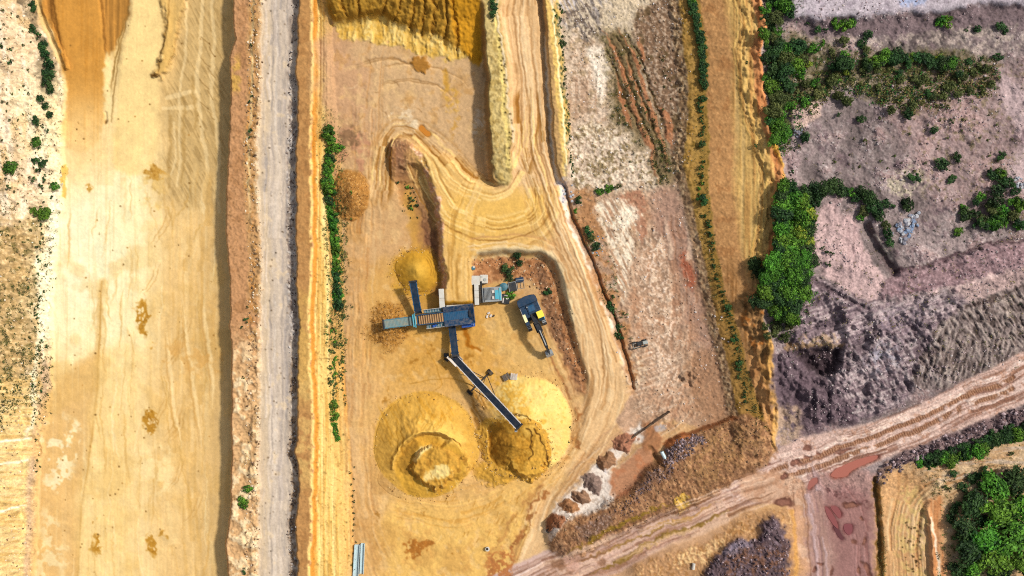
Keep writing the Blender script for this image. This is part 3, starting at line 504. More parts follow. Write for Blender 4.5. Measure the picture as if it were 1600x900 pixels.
# ------------------------------------------------------------------ purple-grey waste ground in the east
R_ = (ALL, np.clip((UU - xR[:, None] - 3) / 3 + .5, 0, 1) * (1 - ramp(VV, 760, 790)))
put(R_, (154, 139, 136)); tone(R_, 'a', .08); tone(R_, 'b', .10); grit(R_, 1)
put(nz(R_, 'b', .3, 1.4), (176, 146, 140), .6); put(nz(R_, 'c', .5, 1.6), (142, 122, 124), .5)
R0_ = R_; R_ = (ALL, R_[1] * (.25 + .75 * ramp(N['b'] + .5 * N['c'], -.9, .9))); put(nz(R_, 'd', .8, 1.7), (116, 100, 100), .5); put(nz(R_, 'e', .5, 1.5), (110, 94, 96), .65); put((ALL, R_[1] * ramp(-N['e'], .6, 1.5)), (212, 200, 196), .65); put(nz(R_, 's', 1.3, 2.1), (228, 218, 214), .5); put((ALL, R_[1] * ramp(-N['s'], 1.4, 2.2)), (84, 72, 74), .5)
R_ = R0_; hnoise(R_, 'b', .22); hnoise(R_, 'c', .2); hnoise(R_, 'e', .06); hnoise(R_, 's', .02)
k = poly([(1236, -140), (1800, -140), (1800, 8), (1600, 8), (1480, 16), (1340, 24), (1244, 28), (1236, 20)], 5, 3, 2); put(k, (198, 188, 194), .9); put(nz(k, 'd', .3, 1.2), (160, 148, 156), .6); hset((k[0], blur(k[1], 4)), 7.6)
put(nz(poly([(1400, -10), (1450, -10), (1440, 6), (1410, 6)], 4, 2, 2), 'd', -2, 0), (168, 182, 214), .8)
k = poly([(1250, 26), (1400, 24), (1520, 14), (1800, 6), (1800, 44), (1560, 46), (1420, 54), (1280, 58), (1250, 44)], 4, 3, 2); put(k, (128, 112, 114), .85); put(nz(k, 'd', .3, 1.2), (104, 90, 92), .6)
k = poly([(1236, 56), (1400, 56), (1600, 44), (1800, 44), (1800, 110), (1640, 80), (1560, 86), (1480, 80), (1380, 80), (1280, 80), (1236, 66)], 8, 5, 3); put(nz(k, 'd', -.6, .8), (198, 182, 170), .7)
k = poly([(1226, 60), (1300, 64), (1330, 84), (1420, 82), (1480, 84), (1560, 96), (1556, 140), (1500, 152), (1440, 165), (1380, 160), (1320, 140), (1270, 165), (1244, 175), (1230, 150)], 10, 6, 3)
put(k, (112, 104, 76), .75); put(nz(k, 'd', .1, 1.1), (78, 80, 44), .7); put(nz(k, 'c2', .6, 1.4), (176, 160, 140), .7); put((k[0], k[1] * ramp(-N['e'][k[0]], .8, 1.6)), (190, 176, 160), .6)
for p in (poly([(1488, 120), (1556, 96), (1558, 132), (1530, 145), (1496, 140)], 5, 3, 3), poly([(1420, 140), (1470, 140), (1466, 166), (1430, 166)], 5, 3, 3)): put(nz(p, 'd', -1, .4), (80, 66, 42), .8)
k = poly([(1236, 168), (1272, 158), (1276, 180), (1256, 200), (1240, 205)], 3, 2, 2); put(k, (212, 184, 170), .9); hadd(k, .5)
k = poly([(1380, 270), (1440, 260), (1450, 300), (1390, 300)], 8, 4, 3); put(nz(k, 'd', -.3, .7), (206, 194, 170), .8)
k = poly([(1420, 130), (1800, 130), (1800, 330), (1500, 330), (1440, 280)], 30, 8, 3); put(k, (176, 148, 144), .45)
put(nz(k, 'e', .7, 1.4), (112, 92, 88), .5); put(nz(k, 'd', .9, 1.5), (130, 120, 80), .4)
k = poly([(1560, 118), (1600, 130), (1700, 200), (1700, 300), (1590, 300), (1590, 220), (1576, 180)], 10, 4, 3); put(k, (196, 176, 176), .7)
k = poly([(1244, 180), (1252, 200), (1256, 300), (1330, 300), (1340, 400), (1240, 420), (1236, 300)], 14, 5, 3); put(nz(k, 'c', -.5, .8), (184, 158, 156), .6)
ps = poly([(1285, 330), (1300, 320), (1310, 332), (1330, 335), (1350, 380), (1378, 426), (1384, 440), (1370, 466), (1340, 462), (1300, 440), (1275, 400), (1272, 350)], 4, 2, 2)
put(ps, (208, 180, 176), .9); put(nz(ps, 'vs', .4, 1.4), (178, 150, 148), .5); hnoise(ps, 'e', -.06)
hadd(line([(1352, 352), (1372, 390), (1396, 420), (1398, 428)], 12, 8), -1.0); put(line([(1360, 350), (1378, 388), (1398, 424)], 10, 5, 1.5, 2), (108, 92, 92), .85); put(line([(1368, 366), (1384, 390), (1394, 408)], 3, 2, 1, 1), (222, 206, 190), .9)
put(line([(1400, 424), (1450, 416), (1500, 398), (1560, 380), (1640, 362)], 5, 3, 2, 2), (88, 68, 74), .75); hadd(line([(1400, 424), (1450, 416), (1500, 398), (1560, 380), (1640, 362)], 6, 5), -.5)
bl = poly([(1396, 428), (1450, 418), (1500, 402), (1560, 386), (1700, 350), (1700, 420), (1600, 436), (1540, 448), (1480, 456), (1420, 462), (1384, 466), (1376, 450)], 5, 3, 2)
put(bl, (156, 130, 132), .9); put(nz(bl, 'dozer', .3, 1.2), (112, 88, 92), .5); put(nz(bl, 'e', .8, 1.5), (190, 166, 168), .6); hadd(bl, .5)
k = poly([(1500, 444), (1600, 420), (1700, 400), (1700, 450), (1590, 450), (1540, 470), (1512, 478)], 4, 2, 2); put(k, (192, 168, 162), .9)
for q in range(46):
    x = 1516 + q * 2.6; y = 466 - q * .9; put(line([(x, y - 16 - q * .1), (x + 3, y - 2)], 1.0, .9, .6, .3, False), (150, 126, 122), .45)
put(line([(1424, 462), (1480, 452), (1520, 442), (1560, 430)], 5, 3, 1, 1), (214, 190, 184), .8)
fan = poly([(1262, 430), (1300, 446), (1342, 468), (1400, 470), (1500, 462), (1512, 482), (1470, 520), (1440, 600), (1400, 640), (1330, 660), (1270, 660), (1215, 620), (1215, 550), (1250, 500)], 6, 3, 2)
put(fan, (148, 130, 134), .85); put(nz(fan, 'dozer', .2, 1.2), (106, 92, 98), .75); put((fan[0], fan[1] * ramp(-N['dozer'][fan[0]], .3, 1.1)), (204, 188, 186), .75); put(nz(fan, 'd', .5, 1.3), (92, 80, 86), .6); hnoise(fan, 'dozer', .12); hnoise(fan, 'c', .35); hnoise(fan, 'b', .25)
put(nz(poly([(1340, 470), (1480, 466), (1500, 480), (1440, 500), (1380, 500)], 8, 4, 3), 'dozer', 0, .9), (206, 192, 188), .75)
put(nz(poly([(1330, 480), (1370, 500), (1400, 540), (1440, 520), (1440, 480)], 12, 4, 3), 'd', -.8, .7), (132, 118, 128), .6)
put(nz(poly([(1360, 540), (1400, 540), (1400, 580), (1366, 585)], 10, 4, 3), 'd', -1, .6), (166, 164, 176), .7)
put(line([(1262, 432), (1290, 448), (1320, 466), (1352, 480)], 5, 3, 1.5, 2), (110, 94, 98), .8); hadd(line([(1262, 432), (1290, 448), (1320, 466), (1352, 480)], 6, 4), -.5)
put(line([(1380, 466), (1352, 470), (1330, 458)], 3, 2, 1, 1), (104, 88, 94), .7)
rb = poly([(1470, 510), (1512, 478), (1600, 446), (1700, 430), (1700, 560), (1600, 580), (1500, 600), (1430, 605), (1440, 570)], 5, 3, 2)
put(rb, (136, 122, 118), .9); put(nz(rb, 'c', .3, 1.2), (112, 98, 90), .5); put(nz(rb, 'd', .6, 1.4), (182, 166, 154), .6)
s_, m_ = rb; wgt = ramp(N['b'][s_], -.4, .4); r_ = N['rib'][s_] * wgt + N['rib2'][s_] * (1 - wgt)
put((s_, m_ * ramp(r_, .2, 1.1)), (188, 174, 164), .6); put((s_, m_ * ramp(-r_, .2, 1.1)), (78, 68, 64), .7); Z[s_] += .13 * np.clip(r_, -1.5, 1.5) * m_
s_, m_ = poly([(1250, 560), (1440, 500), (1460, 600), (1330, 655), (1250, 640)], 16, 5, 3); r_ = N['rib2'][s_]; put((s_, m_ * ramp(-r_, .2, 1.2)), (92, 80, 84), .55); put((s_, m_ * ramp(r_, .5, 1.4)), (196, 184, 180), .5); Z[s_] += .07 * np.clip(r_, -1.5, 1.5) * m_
put(line([(1510, 482), (1560, 466), (1600, 448), (1700, 430)], 3, 2, 2, 2), (84, 70, 66), .75)
k = poly([(1218, 548), (1310, 540), (1306, 560), (1288, 586), (1260, 570), (1236, 552)], 6, 3, 2); hadd((k[0], blur(k[1], 3)), -2.4); put(k, (70, 58, 62), .9)  # shadowed hollow: dug in the height, its shade painted dark as well
put(line([(1224, 543), (1270, 538), (1316, 540)], 6, 3, 1.5, 2), (150, 122, 90), .8); put(nz(poly([(1255, 520), (1310, 520), (1300, 538), (1262, 540)], 6, 3, 3), 'd', -.7, .5), (196, 168, 136), .7)
pg = poly([(1212, 556), (1250, 560), (1290, 600), (1340, 650), (1300, 668), (1250, 680), (1222, 660), (1212, 600)], 8, 4, 2); put(pg, (108, 92, 98), .8); put(nz(pg, 'd', .3, 1.2), (92, 78, 84), .7); hnoise(pg, 'd', .14)  # purple-grey ground, colour darkened to shade the slope
for x in (1243, 1270, 1293): put(line([(x, 612), (x + 1, 640), (x + 1, 664)], 6, 3, 1, 1), (82, 70, 76), .8); hadd(line([(x, 612), (x + 1, 664)], 6, 5), -.5)
put(nz(poly([(1216, 640), (1244, 640), (1252, 690), (1220, 700)], 6, 3, 2), 'd', -1.5, 0), (190, 164, 140), .8)
for q, (x, y) in enumerate(((1322, 250), (1403, 258), (1290, 222), (1596, 210), (1452, 350), (1472, 325))): put(nz(ell(x, y, 10, 14, 20 * q, 5, 3, 3), 'd', -1, .3), (118, 100, 104), .7)

# ------------------------------------------------------------------ ruddy track crossing the south-east
ways = [(1760, 520), (1600, 590), (1500, 635), (1400, 680), (1300, 712), (1225, 738), (1150, 770), (1050, 815), (950, 862), (850, 900), (760, 940)]
sl, D, S, T, L = dist(ways, 50, 1, .5); wid = np.interp(UU[sl], [850, 1000, 1150, 1250, 1400, 1600], [36, 34, 24, 42, 28, 36])
m = (sl, np.clip((wid - D) / 4 + .5, 0, 1).astype(f32)); put(m, (206, 178, 166)); 
zt = np.interp(UU[sl], [850, 1000, 1200, 1400, 1760], [0, .6, 1.5, 2.2, 4.2]); Z[sl] += (zt - Z[sl]) * blur(np.clip((wid + 4 - D) / 8 + .5, 0, 1), 3)
flow(ways, 34, (146, 110, 92), (236, 210, 194), .9, .45, 10, hz=.05, seed=17, thr=.0)
flow(ways, 34, (128, 92, 78), (238, 216, 204), .7, .9, 8, hz=.03, seed=27, thr=.5)
put(nz(m, 'd', 1.0, 1.8), (166, 124, 100), .5)
for off in (-7, 9):
    for a_, b_, w in ((1180, 1620, 3.6),):
        pts = [(x, np.interp(x, [850, 1150, 1225, 1400, 1500, 1620], [898, 768, 736, 678, 632, 578]) + off) for x in range(a_, b_, 40)]
        s2, D2, S2, T2, _ = dist(pts, 7, 1.2, .6); mm = np.clip((w - D2) / 1.5 + .5, 0, 1) * ramp(N['c'][s2], -1.9, -.9)
        put((s2, mm), (126, 88, 66), .9); put((s2, mm * (np.sin(T2 * 1.7) > 0.1)), (206, 168, 140), .6); Z[s2] -= .12 * mm
w2 = [(1180, 760), (1225, 762), (1252, 790), (1256, 850), (1250, 1040)]; m2 = line(w2, 48, 6, 2, 1); put(m2, (196, 156, 128), .9); put(nz(m2, 'c', .3, 1.3), (212, 180, 156), .7)
w3 = poly([(1258, 740), (1300, 730), (1350, 735), (1372, 760), (1378, 900), (1380, 1040), (1250, 1040), (1262, 860)], 7, 3, 2); put(w3, (170, 138, 130), .9)
put(poly([(1290, 770), (1350, 760), (1362, 840), (1372, 1040), (1290, 1040), (1300, 860)], 14, 4, 2), (146, 108, 106), .6)
flow([(1262, 740), (1275, 830), (1280, 1000)], 22, (140, 110, 112), (206, 184, 186), .6, .5, 8, hz=.05, seed=18)
flow([(1290, 738), (1340, 820), (1352, 1000)], 20, (120, 78, 74), (178, 140, 136), .5, .5, 8, hz=.05, seed=20)
for p in ([(1238, 760), (1242, 830), (1240, 1000)], [(1252, 760), (1262, 830), (1266, 1000)]): put(line(p, 1.8, 1.5, 1, .5), (140, 104, 84), .7)
for cx, cy, rx, ry, a in ((1262, 697, 6, 3, 0), (1280, 705, 5, 4, 10), (1244, 722, 8, 5, -10), (1226, 745, 7, 5, -20), (1224, 784, 16, 8, 15), (1318, 706, 14, 3, -20), (1262, 712, 6, 3, 0), (1202, 722, 4, 3, 0),
                          (1333, 848, 3, 6, 0), (1350, 845, 3, 8, -15), (1342, 892, 4, 8, -10), (1354, 888, 5, 12, -20), (1298, 894, 3, 7, 0), (1269, 891, 4, 4, 0), (1279, 884, 4, 3, 0), (1344, 812, 4, 4, 0), (1330, 790, 16, 6, 5)):
    k = ell(cx, cy, rx, ry, a, 2, 1.5, 1.5); put(k, (104, 70, 60), .85); put(ell(cx - .5, cy + .5, rx * .6, ry * .6, a, 2, 1.5, 1), (158, 116, 100), .75); hadd(k, -.12)
for x in range(6): put(nz(ell(1296 + x * 14, 762 + x * 7, 5, 9, -30, 3, 2, 2), 'd', -.8, .4), (108, 74, 72), .7)
gb = poly([(1370, 742), (1420, 704), (1500, 672), (1600, 632), (1700, 590), (1700, 640), (1600, 660), (1500, 690), (1440, 720), (1400, 735), (1372, 752)], 5, 3, 2)
put(gb, (118, 98, 98), .9); put(nz(gb, 'e', .5, 1.3), (176, 156, 150), .6); put(nz(gb, 'd', .4, 1.3), (86, 70, 72), .6); hnoise(gb, 'd', .2); hadd(gb, .4)
se = poly([(1374, 752), (1440, 722), (1520, 705), (1600, 675), (1800, 640), (1800, 1040), (1382, 1040), (1378, 860)], 5, 2, 2)
put(se, (200, 168, 130), .95); hset((se[0], blur(se[1], 3)), 3.0); put(nz(se, 'd', .4, 1.4), (170, 136, 98), .6); put(nz(se, 'c', .4, 1.3), (212, 188, 158), .6)
put(nz(poly([(1440, 725), (1560, 700), (1700, 660), (1700, 740), (1500, 760)], 10, 4, 3), 'hs', -.5, .8), (190, 176, 164), .7)
k = poly([(1372, 752), (1440, 750), (1450, 790), (1450, 1040), (1380, 1040)], 10, 3, 2); put(k, (204, 162, 118), .85); put(nz(k, 'vs', .2, 1.3), (178, 134, 92), .5)
flow([(1560, 725), (1480, 742), (1428, 772), (1412, 830), (1414, 900), (1420, 1040)], 34, (168, 126, 86), (224, 196, 154), .7, .5, 8, hz=.08, seed=23)
flow([(1500, 752), (1464, 772), (1440, 800), (1436, 870), (1444, 1040)], 18, (156, 114, 76), (232, 204, 162), .7, .6, 6, hz=.10, seed=24)
k = poly([(1405, 770), (1440, 775), (1450, 860), (1446, 1040), (1400, 1040)], 8, 3, 2); put(nz(k, 'd', -.4, .7), (206, 182, 122), .6)
k = poly([(1448, 785), (1462, 778), (1474, 786), (1478, 860), (1486, 900), (1486, 1040), (1460, 1040), (1452, 860)], 4, 2, 1.5); put(k, (216, 166, 122), .9); put(nz(k, 'vs', 0, 1.2), (190, 130, 86), .7); put(line([(1456, 810), (1464, 860), (1472, 920)], 3.5, 2, 1, 1), (246, 232, 210), .85); hadd(line([(1450, 800), (1458, 860), (1462, 1040)], 7, 5), .7)
hadd(poly([(1385, 770), (1447, 770), (1455, 1040), (1385, 1040)], 20, 2, 2), -.9)
put(line([(1366, 750), (1372, 800), (1376, 900), (1380, 1040)], 9, 3, 1.5, 2), (120, 92, 50), .85); hadd(line([(1366, 750), (1372, 800), (1376, 900), (1380, 1040)], 8, 5), -.6); put(line([(1374, 760), (1380, 860), (1388, 1000)], 3, 2, 1, 1), (206, 154, 84), .8)
dots(poly([(1410, 820), (1440, 820), (1440, 890), (1415, 890)], 4), 40, .8, 1.8, (74, 58, 34), 0, 31)

# ------------------------------------------------------------------ long brown spoil mound, the strip of small heaps, fields south of it
mo = poly([(868, 812), (900, 806), (950, 776), (1000, 744), (1040, 712), (1044, 690), (1090, 672), (1150, 650), (1178, 655), (1212, 700), (1180, 732), (1130, 765), (1060, 800), (980, 832), (920, 856), (880, 870), (858, 850)], 4, 3, 2)
mm = blur(mo[1], 9); Z[mo[0]] += mm * mm * 2.2 + .3 * blur(mo[1], 5)
put(mo, (156, 118, 90)); grit(mo, .8); put(nz(mo, 'c', 0, 1.2), (140, 102, 72), .6); put(nz(mo, 'd', .5, 1.4), (136, 100, 70), .4); put(nz(mo, 'fib', .2, 1.2), (196, 158, 120), .6); put((mo[0], mo[1] * ramp(-N['fib'][mo[0]], .3, 1.3)), (124, 92, 66), .55); put(nz(mo, 'e', .5, 1.4), (192, 154, 116), .5); put((mo[0], mo[1] * ramp(-N['e'][mo[0]], .9, 1.7)), (108, 80, 58), .5); hnoise(mo, 'd', .12); hnoise(mo, 'e', .10); hnoise(mo, 'c', .2)
put(nz(poly([(1090, 690), (1150, 660), (1195, 690), (1130, 740), (1080, 760)], 14, 4, 3), 'd', -.8, .6), (170, 134, 94), .7)
k = poly([(1045, 706), (1090, 680), (1100, 690), (1072, 712), (1050, 730)], 4, 3, 3); put(k, (104, 82, 78), .85); put(nz(k, 's', .4, 1.2), (196, 180, 176), .8)
k = poly([(990, 780), (1020, 745), (1040, 730), (1050, 740), (1010, 770)], 4, 3, 3); put(k, (112, 88, 80), .7); put(nz(k, 's', .6, 1.4), (180, 160, 150), .7)
k = poly([(900, 830), (960, 800), (950, 825), (920, 842)], 5, 3, 3); put(k, (112, 88, 76), .6); put(nz(k, 's', .6, 1.4), (180, 160, 150), .7)
k = poly([(950, 752), (968, 732), (992, 712), (1016, 698), (1026, 716), (1006, 744), (985, 766), (958, 778)], 3, 2, 1.5); hset((k[0], blur(k[1], 6)), 1.5); put(k, (184, 138, 108), .95); put(nz(k, 'c', -.2, .8), (190, 128, 92), .55)
k = poly([(1040, 690), (1080, 676), (1078, 690), (1046, 702)], 3, 2, 1.5); put(k, (198, 130, 84), .8)
ws = poly([(1000, 660), (1006, 690), (985, 704), (962, 736), (955, 764), (962, 782), (925, 800), (880, 822), (860, 850), (855, 820), (880, 780), (930, 730), (970, 690)], 4, 2, 2)
put(ws, (238, 226, 214), .95); put(nz(ws, 'd', .5, 1.3), (186, 166, 148), .6); hnoise(ws, 'e', .05)
put(line([(860, 830), (880, 780), (930, 728), (975, 686)], 2, 1.5, 1, .8), (150, 128, 110), .6)
k = poly([(1000, 690), (1008, 660), (1024, 664), (1040, 690), (1010, 712)], 4, 2, 2); put(k, (162, 116, 84), .85); hadd((k[0], blur(k[1], 3)), .3); put(nz(ell(1032, 668, 9, 9, 0, 4, 2, 2), 'd', -.8, .3), (176, 172, 176), .7)
put(line([(1044, 690), (1090, 672), (1150, 652)], 7, 3, 1.5, 1), (142, 92, 60), .8); hadd(line([(1044, 686), (1090, 668), (1150, 648)], 5, 4), -.4)
hadd(line([(1016, 700), (1030, 720), (1042, 740)], 5, 4), -.45); put(line([(1014, 698), (1030, 722), (1044, 745)], 5, 3, 1, 1), (120, 90, 62), .7)
k = poly([(1056, 776), (1066, 770), (1078, 786), (1066, 796), (1056, 792)], 3, 2, 2); put(k, (206, 168, 78), .85); put(nz(k, 'ramp', 0, .9), (236, 206, 150), .8)
lo = poly([(858, 872), (920, 858), (990, 832), (1060, 804), (1130, 770), (1150, 780), (1180, 800), (1120, 850), (1060, 1040), (840, 1040)], 10, 3, 2); put(lo, (196, 158, 134), .45); flow([(1180, 768), (1080, 808), (980, 850), (880, 890), (800, 930)], 34, (134, 98, 74), (228, 196, 170), .8, .5, 10, hz=.05, seed=29, thr=.1)
for p, c, w in (([(885, 862), (940, 834), (1000, 806), (1055, 786)], (142, 116, 50), 7), ([(880, 880), (950, 858), (1010, 836), (1080, 806)], (150, 118, 60), 3.4), ([(920, 898), (1000, 858), (1060, 830), (1140, 798)], (140, 112, 54), 8),
             ([(870, 876), (930, 866), (960, 850)], (156, 116, 88), 4), ([(940, 842), (1000, 822), (1060, 796)], (160, 128, 112), 4), ([(1000, 830), (1060, 810), (1130, 782)], (186, 148, 94), 4), ([(960, 876), (1030, 846), (1100, 818)], (214, 180, 144), 5)):
    put(nz(line(p, w, 3, 2, 1.6, True, True), 'd', -2, -.8), c, .85); hadd(line(p, w, 4), .15)
for cx, cy, r in ((868, 880, 12), (875, 885, 9), (936, 878, 9), (890, 888, 6)): put(ell(cx, cy, r, r * .7, -20, 4, 2, 2), (142, 106, 82), .7)
put(poly([(880, 868), (905, 872), (900, 886), (884, 888)], 5, 2, 2), (206, 166, 148), .7)
sg = poly([(1010, 1040), (980, 900), (1040, 868), (1120, 830), (1180, 796), (1232, 800), (1242, 850), (1236, 1040)], 6, 3, 2)
put(sg, (186, 146, 108), .9); put(nz(sg, 'd', .2, 1.2), (160, 118, 74), .6); put(nz(sg, 'e', .8, 1.6), (220, 186, 138), .6); hadd((sg[0], blur(sg[1], 8)), 1.0); hnoise(sg, 'e', .12)
sd = poly([(1096, 900), (1108, 875), (1150, 845), (1180, 838), (1188, 812), (1206, 800), (1222, 830), (1234, 852), (1228, 880), (1222, 1040), (1090, 1040)], 4, 3, 2)
put(sd, (96, 82, 88), .92); put(nz(sd, 'e', .4, 1.2), (140, 124, 132), .6); put(nz(sd, 'd', .5, 1.3), (70, 58, 66), .7); put(nz(poly([(1130, 870), (1200, 850), (1228, 862), (1220, 1040), (1120, 1040)], 12, 4, 3), 'd', -.6, .7), (136, 100, 78), .7); hadd((sd[0], blur(sd[1], 6)), 1.6); hnoise(sd, 'd', .2); hnoise(sd, 'e', .12)
put(poly([(1128, 862), (1160, 845), (1176, 846), (1150, 866)], 4, 2, 2), (150, 142, 158), .6)
put(nz(poly([(1048, 870), (1100, 848), (1130, 836), (1120, 858), (1060, 890)], 5, 3, 3), 'e', -.6, .6), (232, 200, 150), .7)
k = line([(1236, 800), (1242, 840), (1242, 1000)], 6, 3, 1, 1); put(k, (206, 158, 96), .8)
k = poly([(560, 640), (600, 600), (680, 590), (760, 575), (830, 580), (900, 640), (890, 740), (840, 790), (740, 810), (640, 800), (580, 750)], 24, 6, 3); put(k, (222, 180, 114), .5)
k = poly([(738, 610), (756, 600), (764, 640), (752, 680), (744, 700), (736, 660)], 8, 4, 3); put(nz(k, 'ramp', -1, .8), (164, 118, 54), .75); hnoise(k, 'd', .2)
# wet stains on the haul road and in the plant yard
for p in ([(880, 690), (858, 720), (840, 745)], [(905, 678), (898, 700)], [(845, 765), (832, 800), (824, 820)], [(868, 700), (850, 716)], [(824, 820), (800, 850), (790, 860)], [(858, 770), (848, 786)], [(908, 640), (900, 660)]):
    put(nz(line(p, 9, 4, 2, 3, True, True), 'd', -1.5, -.7), (158, 108, 66), .9)
put(nz(line([(920, 650), (880, 720), (810, 800), (770, 860)], 6, 3, 2, 2), 'c', -.5, .7), (182, 136, 84), .7)
put(nz(poly([(760, 870), (800, 850), (800, 900), (770, 910)], 6, 3, 3), 'd', -.9, .2), (180, 118, 72), .85)
for p in ([(905, 690), (895, 700), (903, 684)], [(846, 762), (850, 765), (846, 770)]): put(ell(p[0][0], p[0][1], 4, 3), (170, 122, 78), .7)

for p in (poly([(722, 512), (730, 514), (734, 530), (742, 540), (738, 544), (728, 534), (720, 522)], 2.5, 2, 2), line([(738, 540), (746, 544), (752, 548)], 3, 2, 1, 1)): put(p, (170, 106, 30), .85)
k = poly([(634, 852), (648, 848), (660, 854), (676, 842), (682, 850), (664, 866), (652, 880), (644, 872), (632, 868)], 3, 3, 3); put(nz(k, 'd', -1.6, -.5), (166, 108, 50), .85)
for cx, cy, rx, ry in ((608, 612, 4, 12), (600, 620, 6, 5), (650, 562, 8, 5), (672, 548, 7, 7), (590, 810, 4, 8), (660, 800, 9, 4), (706, 870, 4, 3), (735, 560, 8, 10), (700, 560, 8, 8)):
    put(nz(ell(cx, cy, rx, ry, 0, 4, 2, 3), 'd', -.8, .3), (160, 112, 46), .65)
flow([(640, 790), (700, 800), (770, 780), (850, 730)], 36, (206, 154, 76), (240, 200, 124), .5, .5, 12, hz=.03, seed=21)
for q in range(60):
    r = np.random.default_rng(q + 100); x, y = r.uniform(690, 830), r.uniform(760, 840); L = r.uniform(6, 16)
    if y - 740 < (830 - x) * -.1: continue
    put(line([(x, y), (x - L * .45, y + L)], 1.4, 1, .8, .5, False, True), (170, 122, 50) if q % 2 else (244, 208, 140), .6)
# sprayed gravel round the tail conveyor and the gravel cone
k = ell(606, 506, 34, 36, 0, 10, 4, 3); put(k, (176, 126, 62), .75); put(nz(k, 'e', .2, 1.1), (120, 82, 36), .7); put(nz(k, 's', .9, 1.6), (214, 176, 120), .7); hadd((k[0], blur(k[1], 8)), .5)
put(ell(650, 428, 36, 40, 0, 12, 3, 2), (196, 150, 58), .8)
hset(ell(650, 430, 44, 40, 0, 14, 2, 1), 0)
for p in ([(640, 600), (700, 590), (740, 600), (760, 585)], [(668, 545), (690, 600), (650, 620)]): put(line(p, 1.5, 1.2, 1, .5), (160, 114, 40), .5)
# ------------------------------------------------------------------ puddles lie in shallow dips
PUDDLES = [([(656, 197), (661, 196), (666, 203), (672, 206), (673, 211), (667, 213), (661, 208), (655, 202)], (206, 132, 48), 'orange'),
           ([(1298, 742), (1308, 732), (1330, 722), (1355, 714), (1372, 712), (1368, 718), (1345, 728), (1330, 736), (1322, 744), (1306, 746)], (178, 108, 92), 'ruddy'),
           ([(1262, 762), (1266, 750), (1276, 746), (1278, 752), (1270, 760), (1264, 764)], (168, 104, 92), 'ruddy'),
           ([(1289, 792), (1296, 796), (1306, 812), (1310, 826), (1302, 820), (1292, 804)], (146, 84, 82), 'wine'),
           ([(1298, 792), (1308, 792), (1314, 802), (1312, 810), (1304, 802)], (146, 84, 82), 'wine'),
           ([(1319, 820), (1330, 819), (1332, 828), (1327, 836), (1320, 830)], (136, 78, 80), 'wine'),
           ([(1302, 820), (1310, 826), (1318, 842), (1314, 843), (1306, 832)], (104, 62, 64), 'wine')]
WATER_Z = []
for pts, c, k_ in PUDDLES:
    q = poly(pts, 3, .3, .3); put(poly([(x + (x - pts[0][0]) * .05, y) for x, y in pts], 4, 1, 1), [v * .62 for v in c], .85); put(q, c, .9)
    P_ = np.array(pts).mean(0).astype(int); zz = [float(Z[int(y) - V0, int(x) - U0]) for x, y in pts]; zc = min(zz) + .01
    hset((q[0], np.clip(blur(q[1], 2) * 1.6, 0, 1)), zc - .10); WATER_Z.append(zc)
# ------------------------------------------------------------------ free-standing heaps: heights above ground, coloured here, built below
def R2(sl, cx, cy, rx=1., ry=1., warp=1.0, fine=.4):
    return np.hypot((UU[sl] - cx + warp * W1u[sl] + fine * W2u[sl]) / rx, (VV[sl] - cy + warp * W1v[sl] + fine * W2v[sl]) / ry)
def win(x0, y0, x1, y1): return slice(y0 - V0, y1 - V0), slice(x0 - U0, x1 - U0)
def cone(r, h, k=.12): return h * (1 + k - np.sqrt(r * r + k * k) - k * .0) * (r < 1.15)
HEAPS = []
def heap(sl, dz, name, label, cat, group=None, mat='sand'):
    HEAPS.append((sl, dz.astype(f32), name, label, cat, group, mat))
# A: wide dug-out sand heap under the yard's west side
sl = win(570, 600, 765, 785)
r = R2(sl, 664, 697, 80, 80, 1.5); outer = np.clip(4.6 * (1.02 - r), -1, 3.7)
outer = outer + .25 * np.clip(1 - r, 0, 1) * np.clip(N['c'][sl], -1, 1)
r2 = R2(sl, 672, 731, 58, 55, 2, .8); cut = 1.0 + .12 * np.clip(N['c'][sl], -1, 1)
scoop = ramp(-r2, -1.06, -.93)
a_ = np.where(r2 < 1.3, outer * (1 - scoop) + np.minimum(outer, cut) * scoop, outer)
rim = np.exp(-((r2 - 1.05) / .05) ** 2) * .5 * (VV[sl] < 735); a_ = a_ + rim * (r < 1)
r3 = R2(sl, 684, 730, 44, 31, 5, 2); inner = 1.0 + 1.9 * ramp(1 - r3, 0, .2) + (.14 * np.clip(N['c'][sl], -1.3, 1.3)) * ramp(1 - r3, 0, .3) + .04 * np.clip(N['c2'][sl], -1, 1); inner = np.where(r3 < 1, inner, -1)
r5 = R2(sl, 712, 716, 26, 36, 2, .8); terr = np.where(r5 < 1, 1.0 + 1.3 * ramp(1 - r5, 0, .22), -1) * (r < 1)
south = 2.0 * np.clip(1 - R2(sl, 680, 748, 64, 24, 2), 0, 1); west = 1.2 * np.clip(1 - R2(sl, 622, 745, 34, 34, 2), 0, 1)
a_ = np.maximum.reduce([a_, inner * (r2 < 1), terr * (r2 < 1), south, west]) + .01 * np.clip(N['e'][sl], -2, 2)
rd = R2(sl, 664, 694, 84, 84, 1.5); mask = (sl, np.clip((1 - rd) * 84 / 3, 0, 1)); put(mask, (216, 172, 90)); put(nz(mask, 'c', .2, 1.4), (206, 156, 70), .4); grit(mask, .1)
put((sl, mask[1] * ramp(1 - r2, -.02, .1)), (210, 164, 72), .8)
k = (sl, (r3 < .98).astype(f32)); put(k, (206, 160, 78), .9); put(nz(k, 'c2', .1, .9), (168, 124, 56), .75)
put(poly([(646, 712), (654, 700), (668, 696), (676, 700), (662, 710), (648, 724)], 2, 1, 1.5), (246, 222, 156), .9); put(poly([(664, 742), (690, 728), (706, 732), (700, 744), (672, 750)], 2.5, 1.5, 2), (246, 222, 156), .85)  # cream patches: highlights on the inner mound, painted in
